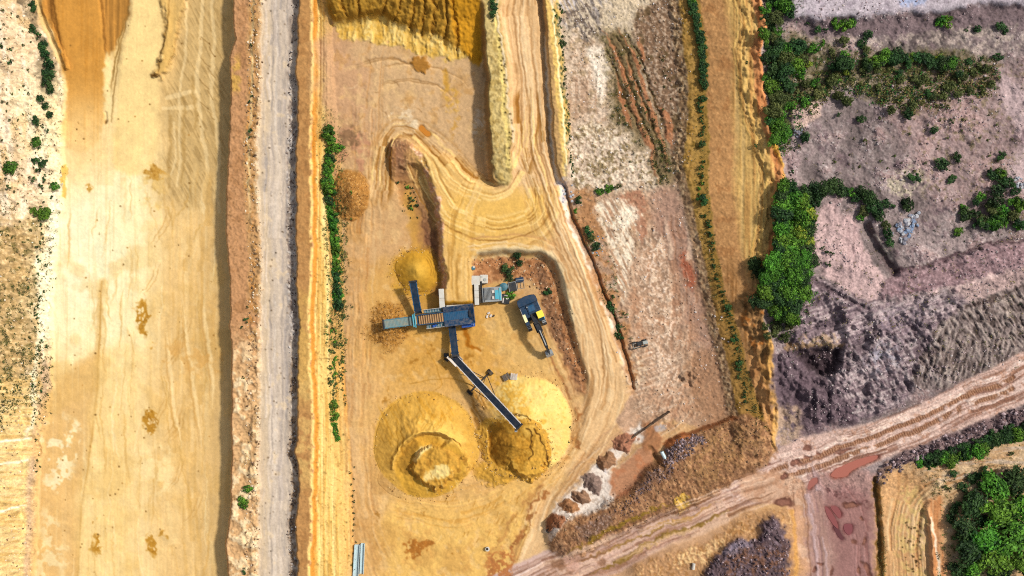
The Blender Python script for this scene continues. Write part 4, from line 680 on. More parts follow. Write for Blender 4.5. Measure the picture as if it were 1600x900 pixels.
put(poly([(622, 722), (630, 700), (646, 686), (650, 700), (642, 724), (650, 748), (636, 742)], 4, 1.5, 1.5), (162, 124, 58), .85)  # cut face painted darker brown, partly for the shade in it
put((sl, np.exp(-((r2 - 1.03) / .035) ** 2) * (VV[sl] < 730)), (232, 188, 100), .7)  # highlight along the cut ring, painted lighter
put(nz(poly([(590, 640), (620, 625), (690, 625), (720, 660), (640, 680), (596, 700)], 14), 'ramp', .2, 1.2), (198, 146, 54), .5)
put(poly([(660, 655), (705, 658), (730, 690), (700, 690), (655, 668)], 8, 2, 2), (236, 198, 112), .8)
for x in (618, 626): put(line([(x, 660), (x + 2, 690), (x + 1, 712)], 2, 1.6, 1.5, 1, True, True), (150, 106, 34), .7)
for q in range(22):
    r_ = np.random.default_rng(q); x, y = r_.uniform(650, 700), r_.uniform(640, 662); put(line([(x, y), (x - 5, y + 10)], 1.2, 1, .8, .5), (186, 134, 48), .6)
for q in range(26):
    r_ = np.random.default_rng(q + 50); x, y = r_.uniform(640, 720), r_.uniform(735, 764); put(line([(x, y), (x + 2, y + 9)], 1.4, 1, .8, .5), (176, 126, 46) if q % 2 else (240, 206, 130), .6)
heap(sl, np.where(r < 1.3, a_, -1), 'sand_heap', 'round golden sand heap dug out into a ring with a small cone standing inside', 'sand heap')
# B: pale smooth heap in the east
sl = win(740, 570, 915, 765)
r = R2(sl, 822, 664, 74, 80, 1.2); dome = 3.6 * np.clip(1.0 - r, -.2, 1) ** 1.0 if False else 3.6 * np.where(r < 1, (1 - r ** 1.4), (1 - r) * 2)
dome = dome * ramp(UU[sl], 735, 800)
m = (sl, np.clip((1 - r) * 74 / 4, 0, 1) * ramp(UU[sl], 750, 800)); put(m, (242, 212, 136)); grit(m, .05); put(nz(m, 'c', .2, 1.4), (234, 198, 116), .5); put(nz(m, 'e', 1.4, 1.8), (196, 152, 70), .5)
put(nz(poly([(760, 585), (810, 590), (830, 640), (800, 660), (770, 640)], 14, 3, 2), 'd', -1, .8), (220, 170, 74), .75); put(ell(850, 658, 5, 4), (214, 168, 76), .8)
dome = dome + .02 * np.clip(N['d'][sl], -2, 2)
heap(sl, np.where(r < 1.3, dome, -1), 'sand_heap', 'broad pale yellow sand heap with a smooth flank beside the haul road', 'sand heap')
# C: fresh cone under the long conveyor, with a cut bank behind
sl = win(735, 635, 880, 765)
r = R2(sl, 806, 698, 50, 46, 2, 1); c1 = 4.9 * (1.02 - r)
rr = R2(sl, 812, 704, 46, 44, 2, 1.5); c2 = 3.6 * np.clip((1.0 - R2(sl, 826, 704, 34, 52, 2, 2)) * 4, -1, .8)
r4 = R2(sl, 772, 690, 30, 40, 2, 1); c3 = 2.6 * (1.0 - r4)
sc = R2(sl, 778, 694, 20, 36, 1.5, 1); c3 = np.where(sc < 1, np.minimum(c3, .5), c3)
sp = 1.6 * (1 - R2(sl, 790, 735, 62, 24, 3, 2))
a_ = np.maximum.reduce([c1, c2 * .9, c3, sp]) + .025 * np.clip(N['e'][sl], -2, 2) + .03 * np.clip(N['d'][sl], -2, 2) * (r < 1)
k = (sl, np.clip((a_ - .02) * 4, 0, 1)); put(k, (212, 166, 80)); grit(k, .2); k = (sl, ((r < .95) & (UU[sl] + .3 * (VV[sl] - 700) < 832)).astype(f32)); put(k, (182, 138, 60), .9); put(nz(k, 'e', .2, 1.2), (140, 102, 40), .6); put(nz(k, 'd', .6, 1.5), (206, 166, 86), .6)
k = (sl, (sc < .95).astype(f32)); put(k, (176, 130, 56), .8); put(nz(k, 'ramp', .2, 1), (150, 106, 40), .6)
put(ell(828, 672, 9, 9, 0, 6), (226, 184, 98), .8)
for p in ([(826, 668), (832, 685), (830, 700), (836, 712), (828, 722)], [(836, 672), (846, 690), (852, 705), (856, 728)], [(800, 646), (818, 648), (828, 655)]):
    put(line(p, 2.2, 1.3, 1.5, 1.2), (74, 48, 16), .85)
heap(sl, a_, 'sand_heap', 'brown sand cone below the head of the long conveyor with a cracked edge', 'sand heap')
# D: small cone below the short conveyor
sl = win(608, 385, 700, 470)
r = R2(sl, 652, 424, 34, 34, 1.5, .6); a_ = 3.0 * np.where(r < 1, 1.02 - r, 1.02 - r * 1.02)
m = (sl, np.clip((1.03 - r) * 6, 0, 1)); put(m, (204, 158, 66)); put((sl, np.clip((.6 - r) * 3, 0, 1)), (220, 178, 86), .8)
for o in (24, 27.5, 31): 
    pts = [(650 + o * math.cos(a), 424 + o * math.sin(a)) for a in np.linspace(-1.1, .45, 7)]; put(line(pts, 1.6, 1.2, 1, .6, True, True), (140, 104, 40), .7)
heap(sl, a_, 'sand_heap', 'small yellow sand cone at the tip of the short conveyor', 'sand heap')
# E: gravel cone by the hedge
sl = win(500, 255, 590, 350)
r = R2(sl, 546, 303, 30, 41, 1.5, .8); a_ = 3.2 * (1.0 - r) + .05 * np.clip(N['e'][sl], -2, 2)
m = (sl, np.clip((1.05 - r) * 8, 0, 1)); put(m, (176, 130, 74)); put(nz(m, 'e', .1, 1), (146, 102, 54), .6); put(nz(m, 's', .9, 1.6), (220, 176, 112), .7)
heap(sl, a_, 'gravel_heap', 'orange brown gravel heap beside the long hedge of bushes', 'gravel heap', None, 'gravel')
# F: sandy gravel thrown by the tail conveyor
sl = win(568, 468, 650, 545)
r = R2(sl, 604, 507, 30, 32, 2.5, 1.5); a_ = 1.3 * (1.0 - r) + .05 * np.clip(N['e'][sl], -2, 2)
heap(sl, a_, 'gravel_heap', 'low scattered gravel heap around the end of the wide conveyor', 'gravel heap', None, 'gravel')
# G: six small tipped heaps on the white strip
for i, (cx, cy, R_h, c, lab) in enumerate(((977, 696, 16, (170, 124, 100), 'reddish brown tipped heap nearest to the long pipe'), (954, 722, 15.5, (152, 118, 92), 'brown tipped heap second from the long pipe, with a white notch'),
          (929, 752, 16, (142, 122, 112), 'greyest of the small heaps tipped on the white strip'), (906, 776, 13.5, (150, 120, 98), 'grey brown heap fourth along the white strip from the long pipe'),
          (888, 797, 13, (166, 124, 90), 'tan heap fifth along the white strip from the long pipe'), (868, 820, 14, (158, 112, 84), 'rust brown heap at the southern tip of the white strip'))):
    sl = win(cx - 24, cy - 24, cx + 24, cy + 24); r = R2(sl, cx, cy, R_h * 1.05, R_h * .92, 3.5, 1.8)
    a_ = np.where(r < 1, 1.35 * (1 - r ** 1.2), 1.35 * (1 - r)) + .05 * np.clip(N['d'][sl], -2, 2) + .03 * np.clip(N['e'][sl], -2, 2)
    m = (sl, np.clip((1.02 - r) * 8, 0, 1)); put(m, c); put(nz(m, 'e', .3, 1.2), [q * .85 for q in c], .6); put(nz(m, 's', 1, 1.7), [min(q * 1.25, 255) for q in c], .5)
    if i == 1: put(ell(950, 736, 3, 4), (226, 218, 214), .9)
    heap(sl, a_, 'spoil_heap', lab, 'soil heap', 'small heaps tipped in a row on the white strip', 'gravel')

# deepen the earth colours a little: the soil itself is strongly coloured here
lum = C.mean(2, keepdims=True); C[:] = lum + (C - lum) * 1.05; C[:] = 170 + (C - 170) * 1.10; C[:] = np.clip(C, 14, 254)
# fine grain shared by the whole sheet
C *= (1 + (.012 + .04 * G) * np.clip(N['s'], -2.5, 2.5) + (.012 + .03 * G) * np.clip(N['e'], -2.5, 2.5) + .015 * np.clip(N['c2'], -2, 2))[..., None]
Z += ((.001 + .010 * G) * N['s']).astype(f32)

# ------------------------------------------------------------------ from survey sheet to ground
def lin(c):
    c = np.clip(c / 255.0, 0, 1); return np.where(c <= .04045, c / 12.92, ((c + .055) / 1.055) ** 2.4)
def bil(A, u, v):
    x = np.clip(u - U0, 0, NU - 1.001); y = np.clip(v - V0, 0, NV - 1.001); i = x.astype(np.int32); j = y.astype(np.int32); fx = x - i; fy = y - j
    if A.ndim == 3: fx = fx[..., None]; fy = fy[..., None]
    return (A[j, i] * (1 - fx) + A[j, i + 1] * fx) * (1 - fy) + (A[j + 1, i] * (1 - fx) + A[j + 1, i + 1] * fx) * fy
def proj(X, Y, z): s = FOC / (CAM_H - z); return 800 + X * s, 450 - Y * s
def solve(F, X, Y, zt=11.0, zb=-5.0):
    """height of the surveyed surface above each plan point"""
    n = 26; z = np.full(X.shape, zt, f32); done = np.zeros(X.shape, bool); step = (zt - zb) / n; hi = z.copy(); lo = z.copy(); cur = zt
    for i in range(n + 1):
        u, v = proj(X, Y, cur); hit = (bil(F, u, v) >= cur) & ~done
        lo[hit] = cur; hi[hit] = cur + step; done |= hit; cur -= step
    lo[~done] = zb; hi[~done] = zb + step
    for i in range(6):
        m = (lo + hi) / 2; u, v = proj(X, Y, m); ok = bil(F, u, v) >= m; lo = np.where(ok, m, lo); hi = np.where(ok, hi, m)
    return (lo + hi) / 2
def at(px, py, dz=0.0, F=None):
    z = float(bil(Z if F is None else F, np.array([float(px)]), np.array([float(py)]))[0])
    s = (CAM_H - z) / FOC; return Vector(((px - 800) * s, (450 - py) * s, z + dz))

ROOT = scene.collection
def tag(o, label=None, cat=None, group=None, kind=None):
    for k, v_ in (('label', label), ('category', cat), ('group', group), ('kind', kind)):
        if v_: o[k] = v_
    return o
def empty(name, loc=(0, 0, 0), rz=0.0, label=None, cat=None, group=None):
    o = bpy.data.objects.new(name, None); ROOT.objects.link(o); o.location = loc; o.rotation_euler = (0, 0, rz); o.empty_display_size = .5
    return tag(o, label, cat, group)
def grid_mesh(name, X, Y, Zz, col, mats, keep=None, smooth=False):
    h, w = X.shape; idx = np.arange(h * w).reshape(h, w)
    q = np.stack([idx[:-1, :-1], idx[1:, :-1], idx[1:, 1:], idx[:-1, 1:]], -1).reshape(-1, 4)
    if keep is not None:
        kq = (keep[:-1, :-1] | keep[1:, :-1] | keep[1:, 1:] | keep[:-1, 1:]).reshape(-1); q = q[kq]
    co = np.stack([X, Y, Zz], -1).reshape(-1, 3).astype(f32); cc = col.reshape(-1, 4)
    if keep is not None:
        used = np.zeros(h * w, bool); used[q.ravel()] = True; re_ = np.cumsum(used) - 1; q = re_[q]; co = co[used]; cc = cc[used]
    me = bpy.data.meshes.new(name); me.vertices.add(len(co)); me.vertices.foreach_set('co', co.ravel())
    me.loops.add(q.size); me.loops.foreach_set('vertex_index', q.ravel().astype(np.int32))
    me.polygons.add(len(q)); me.polygons.foreach_set('loop_start', np.arange(0, q.size, 4, dtype=np.int32)); me.polygons.foreach_set('loop_total', np.full(len(q), 4, np.int32))
    me.polygons.foreach_set('use_smooth', np.ones(len(q), bool))
    at_ = me.attributes.new('earth', 'FLOAT_COLOR', 'POINT'); at_.data.foreach_set('color', cc.astype(f32).ravel())
    me.update(calc_edges=True); me.materials.append(mats); o = bpy.data.objects.new(name, me); ROOT.objects.link(o); return o

def new_mat(name):
    m = bpy.data.materials.new(name); m.use_nodes = True; nt = m.node_tree; b = nt.nodes['Principled BSDF']; return m, nt, b
def earth_material(name, grain=.16, bump=.45, rough=.93):
    m, nt, b = new_mat(name); L = nt.links.new; n = nt.nodes.new
    a = n('ShaderNodeAttribute'); a.attribute_name = 'earth'
    g = n('ShaderNodeNewGeometry')
    n1 = n('ShaderNodeTexNoise'); n1.inputs['Scale'].default_value = 3.2; n1.inputs['Detail'].default_value = 5; L(g.outputs['Position'], n1.inputs['Vector'])
    n2 = n('ShaderNodeTexVoronoi'); n2.inputs['Scale'].default_value = 2.3; L(g.outputs['Position'], n2.inputs['Vector'])
    mr = n('ShaderNodeMapRange'); mr.inputs[1].default_value = .3; mr.inputs[2].default_value = .7; L(n1.outputs['Fac'], mr.inputs[0])
    for k, sg in ((3, -1), (4, 1)):
        q = n('ShaderNodeMath'); q.operation = 'MULTIPLY_ADD'; L(a.outputs['Alpha'], q.inputs[0]); q.inputs[1].default_value = sg * grain; q.inputs[2].default_value = 1 + sg * .03; L(q.outputs[0], mr.inputs[k])
    mx = n('ShaderNodeVectorMath'); mx.operation = 'SCALE'; L(a.outputs['Color'], mx.inputs[0]); L(mr.outputs[0], mx.inputs['Scale'])
    L(mx.outputs[0], b.inputs['Base Color']); b.inputs['Roughness'].default_value = rough; b.inputs['Specular IOR Level'].default_value = .15
    ad = n('ShaderNodeMath'); ad.operation = 'MULTIPLY_ADD'; L(n2.outputs['Distance'], ad.inputs[0]); ad.inputs[1].default_value = .35; L(n1.outputs['Fac'], ad.inputs[2])
    bp = n('ShaderNodeBump'); st = n('ShaderNodeMath'); st.operation = 'MULTIPLY_ADD'; L(a.outputs['Alpha'], st.inputs[0]); st.inputs[1].default_value = bump; st.inputs[2].default_value = .06; L(st.outputs[0], bp.inputs['Strength']); bp.inputs['Distance'].default_value = .12; L(ad.outputs[0], bp.inputs['Height']); L(bp.outputs[0], b.inputs['Normal'])
    return m
M_EARTH = earth_material('earth'); M_SAND = earth_material('loose sand', .05, .15); M_GRAV = earth_material('gravelly soil', .16, .5)

def axis(lo, hi, step, far):
    core = np.arange(lo, hi + step / 2, step); out = []; d = step
    x = hi
    while x < far: d *= 1.35; x += d; out.append(x)
    return np.concatenate([[-v for v in out[::-1]], core, out])
STEP = 0.15
ax = axis(-99, 99, STEP, 1500); ay = axis(-57, 57, STEP, 1500)[::-1]
GX, GY = np.meshgrid(ax.astype(f32), ay.astype(f32))
GZ = solve(Z, np.clip(GX, -112, 112), np.clip(GY, -66, 66))
u, v = proj(np.clip(GX, -112, 112), np.clip(GY, -66, 66), GZ)
CL = (lin(C) / KLIT).astype(f32); CL = np.concatenate([np.clip(CL, 0, .86), G[..., None]], 2).astype(f32)
ground = grid_mesh('ground', GX, GY, GZ, bil(CL, u, v), M_EARTH); tag(ground, kind='structure')
ZT = Z.copy()
for sl, dz, name, label, cat, group, mat in HEAPS:
    F = Z.copy(); F[sl] += dz; ZT[sl] = np.maximum(ZT[sl], F[sl])
    y0, y1, x0, x1 = sl[0].start + V0, sl[0].stop + V0, sl[1].start + U0, sl[1].stop + U0
    X_, Y_ = np.meshgrid(np.arange((x0 - 800) * .12 - .3, (x1 - 800) * .12 + .3, .13, dtype=f32), np.arange((450 - y0) * .12 + .3, (450 - y1) * .12 - .3, -.13, dtype=f32))
    G = solve(Z, X_, Y_); H = solve(F, X_, Y_); keep = H > G + .03; u, v = proj(X_, Y_, H); H = np.where(keep, H, G - .06)
    inside = (u > x0 + 1) & (u < x1 - 1) & (v > y0 + 1) & (v < y1 - 1)
    o = grid_mesh(name, X_, Y_, H, bil(CL, u, v), M_GRAV if mat == 'gravel' else M_SAND, keep & inside)
    cen = np.array([(x0 + x1) / 2, (y0 + y1) / 2]); c = at(*cen); o.data.transform(Matrix.Translation((-c.x, -c.y, -c.z))); o.location = c
    tag(o, label, cat, group)
# ------------------------------------------------------------------ helpers for built things
class MB:
    """collects shapes and links them as one mesh"""
    def __init__(s): s.v = []; s.f = []
    def add(s, vs, fs): k = len(s.v); s.v += [tuple(v) for v in vs]; s.f += [tuple(i + k for i in f) for f in fs]; return s
    def box(s, c, d, rz=0, M=None, bev=0):
        hx, hy, hz = d[0] / 2, d[1] / 2, d[2] / 2; b = min(bev, hx * .8, hy * .8, hz * .8)
        if b > 0:
            P = []; F = []
            ring = [(hx - b, -hy), (hx, -hy + b), (hx, hy - b), (hx - b, hy), (-hx + b, hy), (-hx, hy - b), (-hx, -hy + b), (-hx + b, -hy)]
            sh = [(x - math.copysign(b, x) * (abs(x) > hx - 1e-6), y - math.copysign(b, y) * (abs(y) > hy - 1e-6)) for x, y in ring]
            for (R_, z) in ((sh, -hz), (ring, -hz + b), (ring, hz - b), (sh, hz)): P += [(x, y, z) for x, y in R_]
            for l in range(3):
                for i in range(8): j = (i + 1) % 8; F.append((l * 8 + i, l * 8 + j, l * 8 + 8 + j, l * 8 + 8 + i))
            F += [tuple(range(7, -1, -1)), tuple(range(24, 32))]
        else:
            P = [(x, y, z) for z in (-hz, hz) for x, y in ((-hx, -hy), (hx, -hy), (hx, hy), (-hx, hy))]
            F = [(3, 2, 1, 0), (4, 5, 6, 7), (0, 1, 5, 4), (1, 2, 6, 5), (2, 3, 7, 6), (3, 0, 4, 7)]
        T = Matrix.Translation(c) @ (M.to_4x4() if M is not None else Matrix.Rotation(rz, 4, 'Z'))
        return s.add([T @ Vector(p) for p in P], F)
    def beam(s, a, b, w, h, up=(0, 0, 1), off=(0, 0)):
        a, b = Vector(a), Vector(b); d = (b - a); x = d.normalized(); y = Vector(up).cross(x)
        if y.length < 1e-4: y = Vector((0, 1, 0))
        y.normalize(); z = x.cross(y); M = Matrix((x, y, z)).transposed()
        return s.box((a + b) / 2 + y * off[0] + z * off[1], (d.length, w, h), M=M)
    def tube(s, a, b, r, n=12, r2=None):
        a, b = Vector(a), Vector(b); d = (b - a).normalized(); u = d.orthogonal().normalized(); w = d.cross(u); r2 = r if r2 is None else r2; P = []
        for c, q in ((a, r), (b, r2)): P += [c + (u * math.cos(2 * math.pi * i / n) + w * math.sin(2 * math.pi * i / n)) * q for i in range(n)]
        return s.add(P, [(i, (i + 1) % n, n + (i + 1) % n, n + i) for i in range(n)] + [tuple(range(n - 1, -1, -1)), tuple(range(n, 2 * n))])
    def prism(s, pts, z0, z1, ins=0):
        n = len(pts); c = Vector((sum(p[0] for p in pts) / n, sum(p[1] for p in pts) / n)); top = [(c.x + (p[0] - c.x) * (1 - ins), c.y + (p[1] - c.y) * (1 - ins)) for p in pts]
        P = [(x, y, z0) for x, y in pts] + [(x, y, z1) for x, y in top]
        return s.add(P, [(i, (i + 1) % n, n + (i + 1) % n, n + i) for i in range(n)] + [tuple(range(n - 1, -1, -1)), tuple(range(n, 2 * n))])
    def plate(s, quad, t):      # a thin plate on four corners
        q = [Vector(p) for p in quad]; nn = (q[1] - q[0]).cross(q[3] - q[0]).normalized() * t
        P = q + [p - nn for p in q]; return s.add(P, [(0, 1, 2, 3), (7, 6, 5, 4), (0, 4, 5, 1), (1, 5, 6, 2), (2, 6, 7, 3), (3, 7, 4, 0)])
    def build(s, name, mat, parent=None, label=None, smooth=False):
        me = bpy.data.meshes.new(name); me.from_pydata(s.v, [], s.f); me.materials.append(mat)
        if smooth: me.polygons.foreach_set('use_smooth', [True] * len(me.polygons))
        o = bpy.data.objects.new(name, me); ROOT.objects.link(o); o.parent = parent
        if label: o['label'] = label
        return o
def copy_tree(o, parent=None):
    c = o.copy(); ROOT.objects.link(c); c.parent = parent
    for ch in list(o.children): copy_tree(ch, c)
    return c
def srgb(r, g, b): return tuple(float(x) for x in lin(np.array([r, g, b], float)))
def paint(name, col, rough=.55, metal=0.0, dirt=.3, dirtcol=(.36, .25, .13), scale=1.3):
    """worn paint or steel with dust lying on it"""
    m, nt, b = new_mat(name); L = nt.links.new; n = nt.nodes.new
    g = n('ShaderNodeTexCoord'); nz_ = n('ShaderNodeTexNoise'); nz_.inputs['Scale'].default_value = scale; nz_.inputs['Detail'].default_value = 6; nz_.inputs['Roughness'].default_value = .65; L(g.outputs['Object'], nz_.inputs['Vector'])
    r = n('ShaderNodeMapRange'); r.inputs[1].default_value = .42; r.inputs[2].default_value = .72; r.inputs[3].default_value = 0; r.inputs[4].default_value = dirt; L(nz_.outputs['Fac'], r.inputs[0])
    mx = n('ShaderNodeMix'); mx.data_type = 'RGBA'; mx.inputs['A'].default_value = (*col, 1); mx.inputs['B'].default_value = (*dirtcol, 1); L(r.outputs[0], mx.inputs['Factor']); L(mx.outputs['Result'], b.inputs['Base Color'])
    b.inputs['Roughness'].default_value = rough; b.inputs['Metallic'].default_value = metal; b.inputs['Specular IOR Level'].default_value = .25
    return m
M = dict(dusty=paint('dusty navy plate', (.006, .035, .085), .7, dirt=.4, dirtcol=(.34, .26, .18), scale=1.8), navy=paint('navy paint', (.005, .028, .065), dirt=.10), blue=paint('blue paint', (.01, .07, .30), dirt=.15), steelblue=paint('blue steel', (.008, .065, .14), .5, dirt=.12), teal=paint('teal paint', (.035, .13, .17), dirt=.2),
         greybelt=paint('dusty grey belt', (.13, .20, .20), .8, dirt=.5), belt=paint('dark belt', (.005, .012, .026), .8, dirt=.08), rust=paint('rusty screen', (.17, .09, .045), .9), steel=paint('bare steel', (.32, .34, .34), .45, .5),
         pale=paint('pale steel', (.55, .50, .45), .6), white=paint('white concrete', (.50, .48, .43), .9, dirt=.5, scale=.8), navybelt=paint('navy belt', (.004, .020, .045), .8, dirt=.08), black=paint('black rubber', (.012, .012, .014), .85, dirt=.3), yellow=paint('yellow paint', (.80, .62, .06), .5, dirt=.1),
         cream=paint('cream paint', (.72, .68, .36), .6), glass=paint('dark glass', (.01, .03, .05), .12, dirt=.08), greypanel=paint('grey panel', (.30, .32, .30), .7), wood=paint('grey wood', (.30, .27, .23), .85),
         dwood=paint('dark wood', (.10, .09, .08), .85), sheet=paint('galvanised sheet', (.46, .58, .60), .5, .2, dirt=.25), cyan=paint('cyan paint', (.06, .33, .42), .5), char=paint('charcoal steel', (.018, .022, .028), .7, dirt=.12),
         pole=paint('rusty pole', (.05, .028, .018), .8), bark=paint('bark', (.10, .07, .045), .95, dirt=.2), tan=paint('sandy steel', (.42, .25, .11), .8))
def gz(px, py): return float(bil(Z, np.array([float(px)]), np.array([float(py)]))[0])
def atz(px, py, z): s = (CAM_H - z) / FOC; return Vector(((px - 800) * s, (450 - py) * s, z))

# ------------------------------------------------------------------ water in the dips
for (pts, c, k_), z in zip(PUDDLES, WATER_Z):
    m, nt, b = new_mat('muddy water'); b.inputs['Base Color'].default_value = (*[v / KLIT for v in srgb(*c)], 1); b.inputs['Roughness'].default_value = .12; b.inputs['IOR'].default_value = 1.33
    P = spl(pts, 4, True); w = [atz(x, y, z) for x, y in P]; cx = sum(p.x for p in w) / len(w); cy = sum(p.y for p in w) / len(w)
    me = bpy.data.meshes.new('puddle'); me.from_pydata([(p.x - cx, p.y - cy, 0) for p in w], [], [tuple(range(len(w)))[::-1]]); me.materials.append(m)
    o = bpy.data.objects.new('puddle', me); ROOT.objects.link(o); o.location = (cx, cy, z - .02); tag(o, kind='structure')

# ------------------------------------------------------------------ mobile screening machine
o_ = atz(690, 495, 0); scr = empty('screening_machine', (o_.x, o_.y, .02), math.radians(7), 'blue mobile screening machine with three conveyors, its hopper set below the end of the ramp', 'screening machine')
hx0, hx1, hw, zt_, zb_ = .7, 6.3, 1.75, 3.7, 2.9
hp = MB(); bw = .72
hp.plate([(hx0, hw, zt_), (hx1, hw, zt_), (hx1 - 1.1, bw, zb_), (hx0, bw, zb_)], .07); hp.plate([(hx0, -bw, zb_), (hx1 - 1.1, -bw, zb_), (hx1, -hw, zt_), (hx0, -hw, zt_)], .07)
hp.plate([(hx1 - 1.1, -bw, zb_), (hx1 - 1.1, bw, zb_), (hx1, hw, zt_), (hx1, -hw, zt_)], .07)
for y in (-hw, hw):
    hp.beam((hx0, y, zt_ + .03), (hx1, y, zt_ + .03), .14, .12)
    for k in range(6): x = hx0 + .3 + k * 1.0; hp.beam((x, y, zt_), (x, y * .62, 2.0), .08, .08)
hp.beam((hx1, -hw, zt_ + .03), (hx1, hw, zt_ + .03), .14, .12); hp.build('hopper', M['dusty'], scr)
fb = MB(); fb.box((2.9, 0, 2.95), (4.6, 1.5, .12), bev=.04); [fb.box((.8 + .32 * k, 0, 3.02), (.05, 1.4, .03)) for k in range(14)]; fb.build('feeder_belt', M['steelblue'], scr)
rf = MB(); rf.box((5.55, 0, 3.1), (.5, 1.1, .5), bev=.08); rf.build('feeder_drum', M['char'], scr)
eb = MB(); eb.box((4.9, -2.05, 1.9), (2.5, .8, 1.3), bev=.08); [eb.box((4.1 + .35 * k, -2.05, 2.57), (.18, .5, .03)) for k in range(5)]; eng = eb.build('engine_box', M['blue'], scr)
MB().tube((5.9, -2.1, 2.5), (5.9, -2.1, 2.95), .09).build('exhaust_pipe', M['steel'], eng)
ch = MB(); ch.box((.5, 0, 1.25), (9.6, 1.2, .5), bev=.05); [ch.box((x, 0, 1.9), (.14, 2.0, 1.2)) for x in (-3.6, -1, 1.4, 4.4)]; ch.build('chassis', M['navy'], scr)
for y in (-1.05, 1.05):
    tr = MB(); tr.box((.4, y, .55), (4.4, .55, .9), bev=.3); tb = tr.build('crawler_track', M['char'], scr)
    sh = MB(); [sh.box((-1.6 + k * .25, y, 1.02), (.12, .6, .05)) for k in range(17)]; sh.build('track_shoes', M['steel'], tb)
sb = MB(); [sb.box((-1.75, y, 3.25), (4.9, .12, .8), bev=.03) for y in (-.88, .88)]; sb.box((-4.15, 0, 3.2), (.12, 1.7, .7)); sb.build('screen_box', M['steelblue'], scr)
sd_ = MB(); sd_.box((-1.7, 0, 3.1), (4.6, 1.62, .06)); sd_.build('screen_deck', M['rust'], scr)
bars = MB(); [bars.box((-3.8 + k * .42, 0, 3.2), (.14, 1.66, .14)) for k in range(11)]; bars.build('screen_bars', M['tan'], scr)
hs = MB()
for k, (x0, y0, x1, y1) in enumerate(((.4, 1.0, -4.6, 1.1), (.3, -1.05, -4.4, -1.0), (1.2, -1.9, 3.6, -2.0))):
    pts = [(x0 + (x1 - x0) * t / 6, y0 + (y1 - y0) * t / 6 + .08 * math.sin(t * 2 + k), 3.68 - .5 * (k == 2) + .05 * math.cos(t * 3)) for t in range(7)]
    h_ = MB(); [h_.tube(a_, b_, .045, 6) for a_, b_ in zip(pts[:-1], pts[1:])]; h_.build('hose', M['black'], scr)
MB().box((-4.35, 0, 3.3), (.36, 1.5, .3), bev=.05).build('discharge_chute', M['tan'], scr)
for y, x0, x1 in ((1.42, -2.9, .4), (-1.42, -2.7, .6)):
    wk = MB(); wk.box(((x0 + x1) / 2, y, 2.75), (x1 - x0, .7, .06)); w = wk.build('walkway', M['teal'], scr)
    hr = MB(); yy = y + math.copysign(.33, y); hr.beam((x0, yy, 3.75), (x1, yy, 3.75), .05, .05); hr.beam((x0, yy, 3.3), (x1, yy, 3.3), .04, .04)
    for k in range(7): x = x0 + (x1 - x0) * k / 6; hr.beam((x, yy, 2.75), (x, yy, 3.75), .05, .05); 
    hr.build('handrail', M['pale'], w); gr = MB(); [gr.box((x0 + .25 + k * .5, y, 2.8), (.22, .5, .02)) for k in range(int((x1 - x0) / .5))]; gr.build('grating', M['steel'], w)
MB().tube((-1.4, -1.2, 2.95), (-1.4, -1.65, 2.95), .28).box((-1.0, -1.3, 2.95), (.35, .5, .5), bev=.05).build('motor', M['blue'], scr)
gt = MB(); [gt.beam((-4.85, y, 1.2), (-4.85, y, 3.9), .18, .18) for y in (-1.05, 1.05)]; gt.beam((-4.85, -1.1, 3.85), (-4.85, 1.1, 3.85), .2, .2); gt.beam((-4.55, -1.3, 3.5), (-4.55, 1.3, 3.5), .16, .16); gt.build('lifting_frame', M['cyan'], scr)
def conveyor(parent, name, a, b, w, frame, beltm, legs=(), label=None, cleats=0, rail=.16):
    a, b = Vector(a), Vector(b); d = (b - a).normalized(); y = Vector((0, 0, 1)).cross(d).normalized(); up = d.cross(y)
    fr_ = MB()
    for s_ in (-1, 1):
        fr_.beam(a, b, rail, .34, off=(s_ * (w / 2 + rail / 2), -.05))
        L_ = (b - a).length; k = int(L_ / 1.1)
        for i in range(k): p = a + d * (i + .5) * (L_ / k) + y * s_ * (w / 2 + rail + .02); fr_.box(p + up * .02, (.14, .12, .3), M=Matrix((d, y, up)).transposed())
    for i in range(int((b - a).length / 1.2)): p = a + d * (.5 + i * 1.2) - up * .3; fr_.beam(p - y * w / 2, p + y * w / 2, .08, .08)
    o = fr_.build(name, frame, parent, label)
    bl_ = MB(); bl_.beam(a - d * .05, b + d * .12, w, .07, off=(0, .03)); bl_.beam(a, b, w * .96, .05, off=(0, -.26))
    for i in range(cleats): p = a + d * ((b - a).length * (i + .5) / cleats) + up * .085; bl_.box(p, (.06, w * .8, .04), M=Matrix((d, y, up)).transposed())
    bl_.build('belt', beltm, o)
    MB().tube(b - y * (w / 2 + .25), b + y * (w / 2 + .25), .2).build('pulley', M['char'], o); MB().tube(a - y * (w / 2 + .2), a + y * (w / 2 + .2), .16).build('pulley', M['char'], o)
    if legs:
        lg = MB()
        for t, zf in legs:
            p = a + d * ((b - a).length * t)
            for s_ in (-1, 1): lg.beam(p + y * s_ * w / 2, Vector((p.x, p.y, zf)) + y * s_ * (w / 2 + .3), .1, .1)
        lg.build('support_legs', frame, o)
    return o
conveyor(scr, 'tail_conveyor', (-4.9, 0, 2.5), (-10.4, 0, 3.4), 1.35, M['teal'], M['greybelt'], ((.6, .1),), 'wide conveyor with a pale grey belt', 22)
def loc(px, py, z): p = atz(px, py, z) - scr.location; c, s_ = math.cos(-math.radians(7)), math.sin(-math.radians(7)); return Vector((p.x * c - p.y * s_, p.x * s_ + p.y * c, z - .02))
conveyor(scr, 'side_conveyor', loc(653.5, 489, 1.9), loc(645, 440, 4.0), 1.0, M['steelblue'], M['navybelt'], ((.55, .3),), 'short conveyor with a blue belt reaching over the small sand cone', 9, .14)
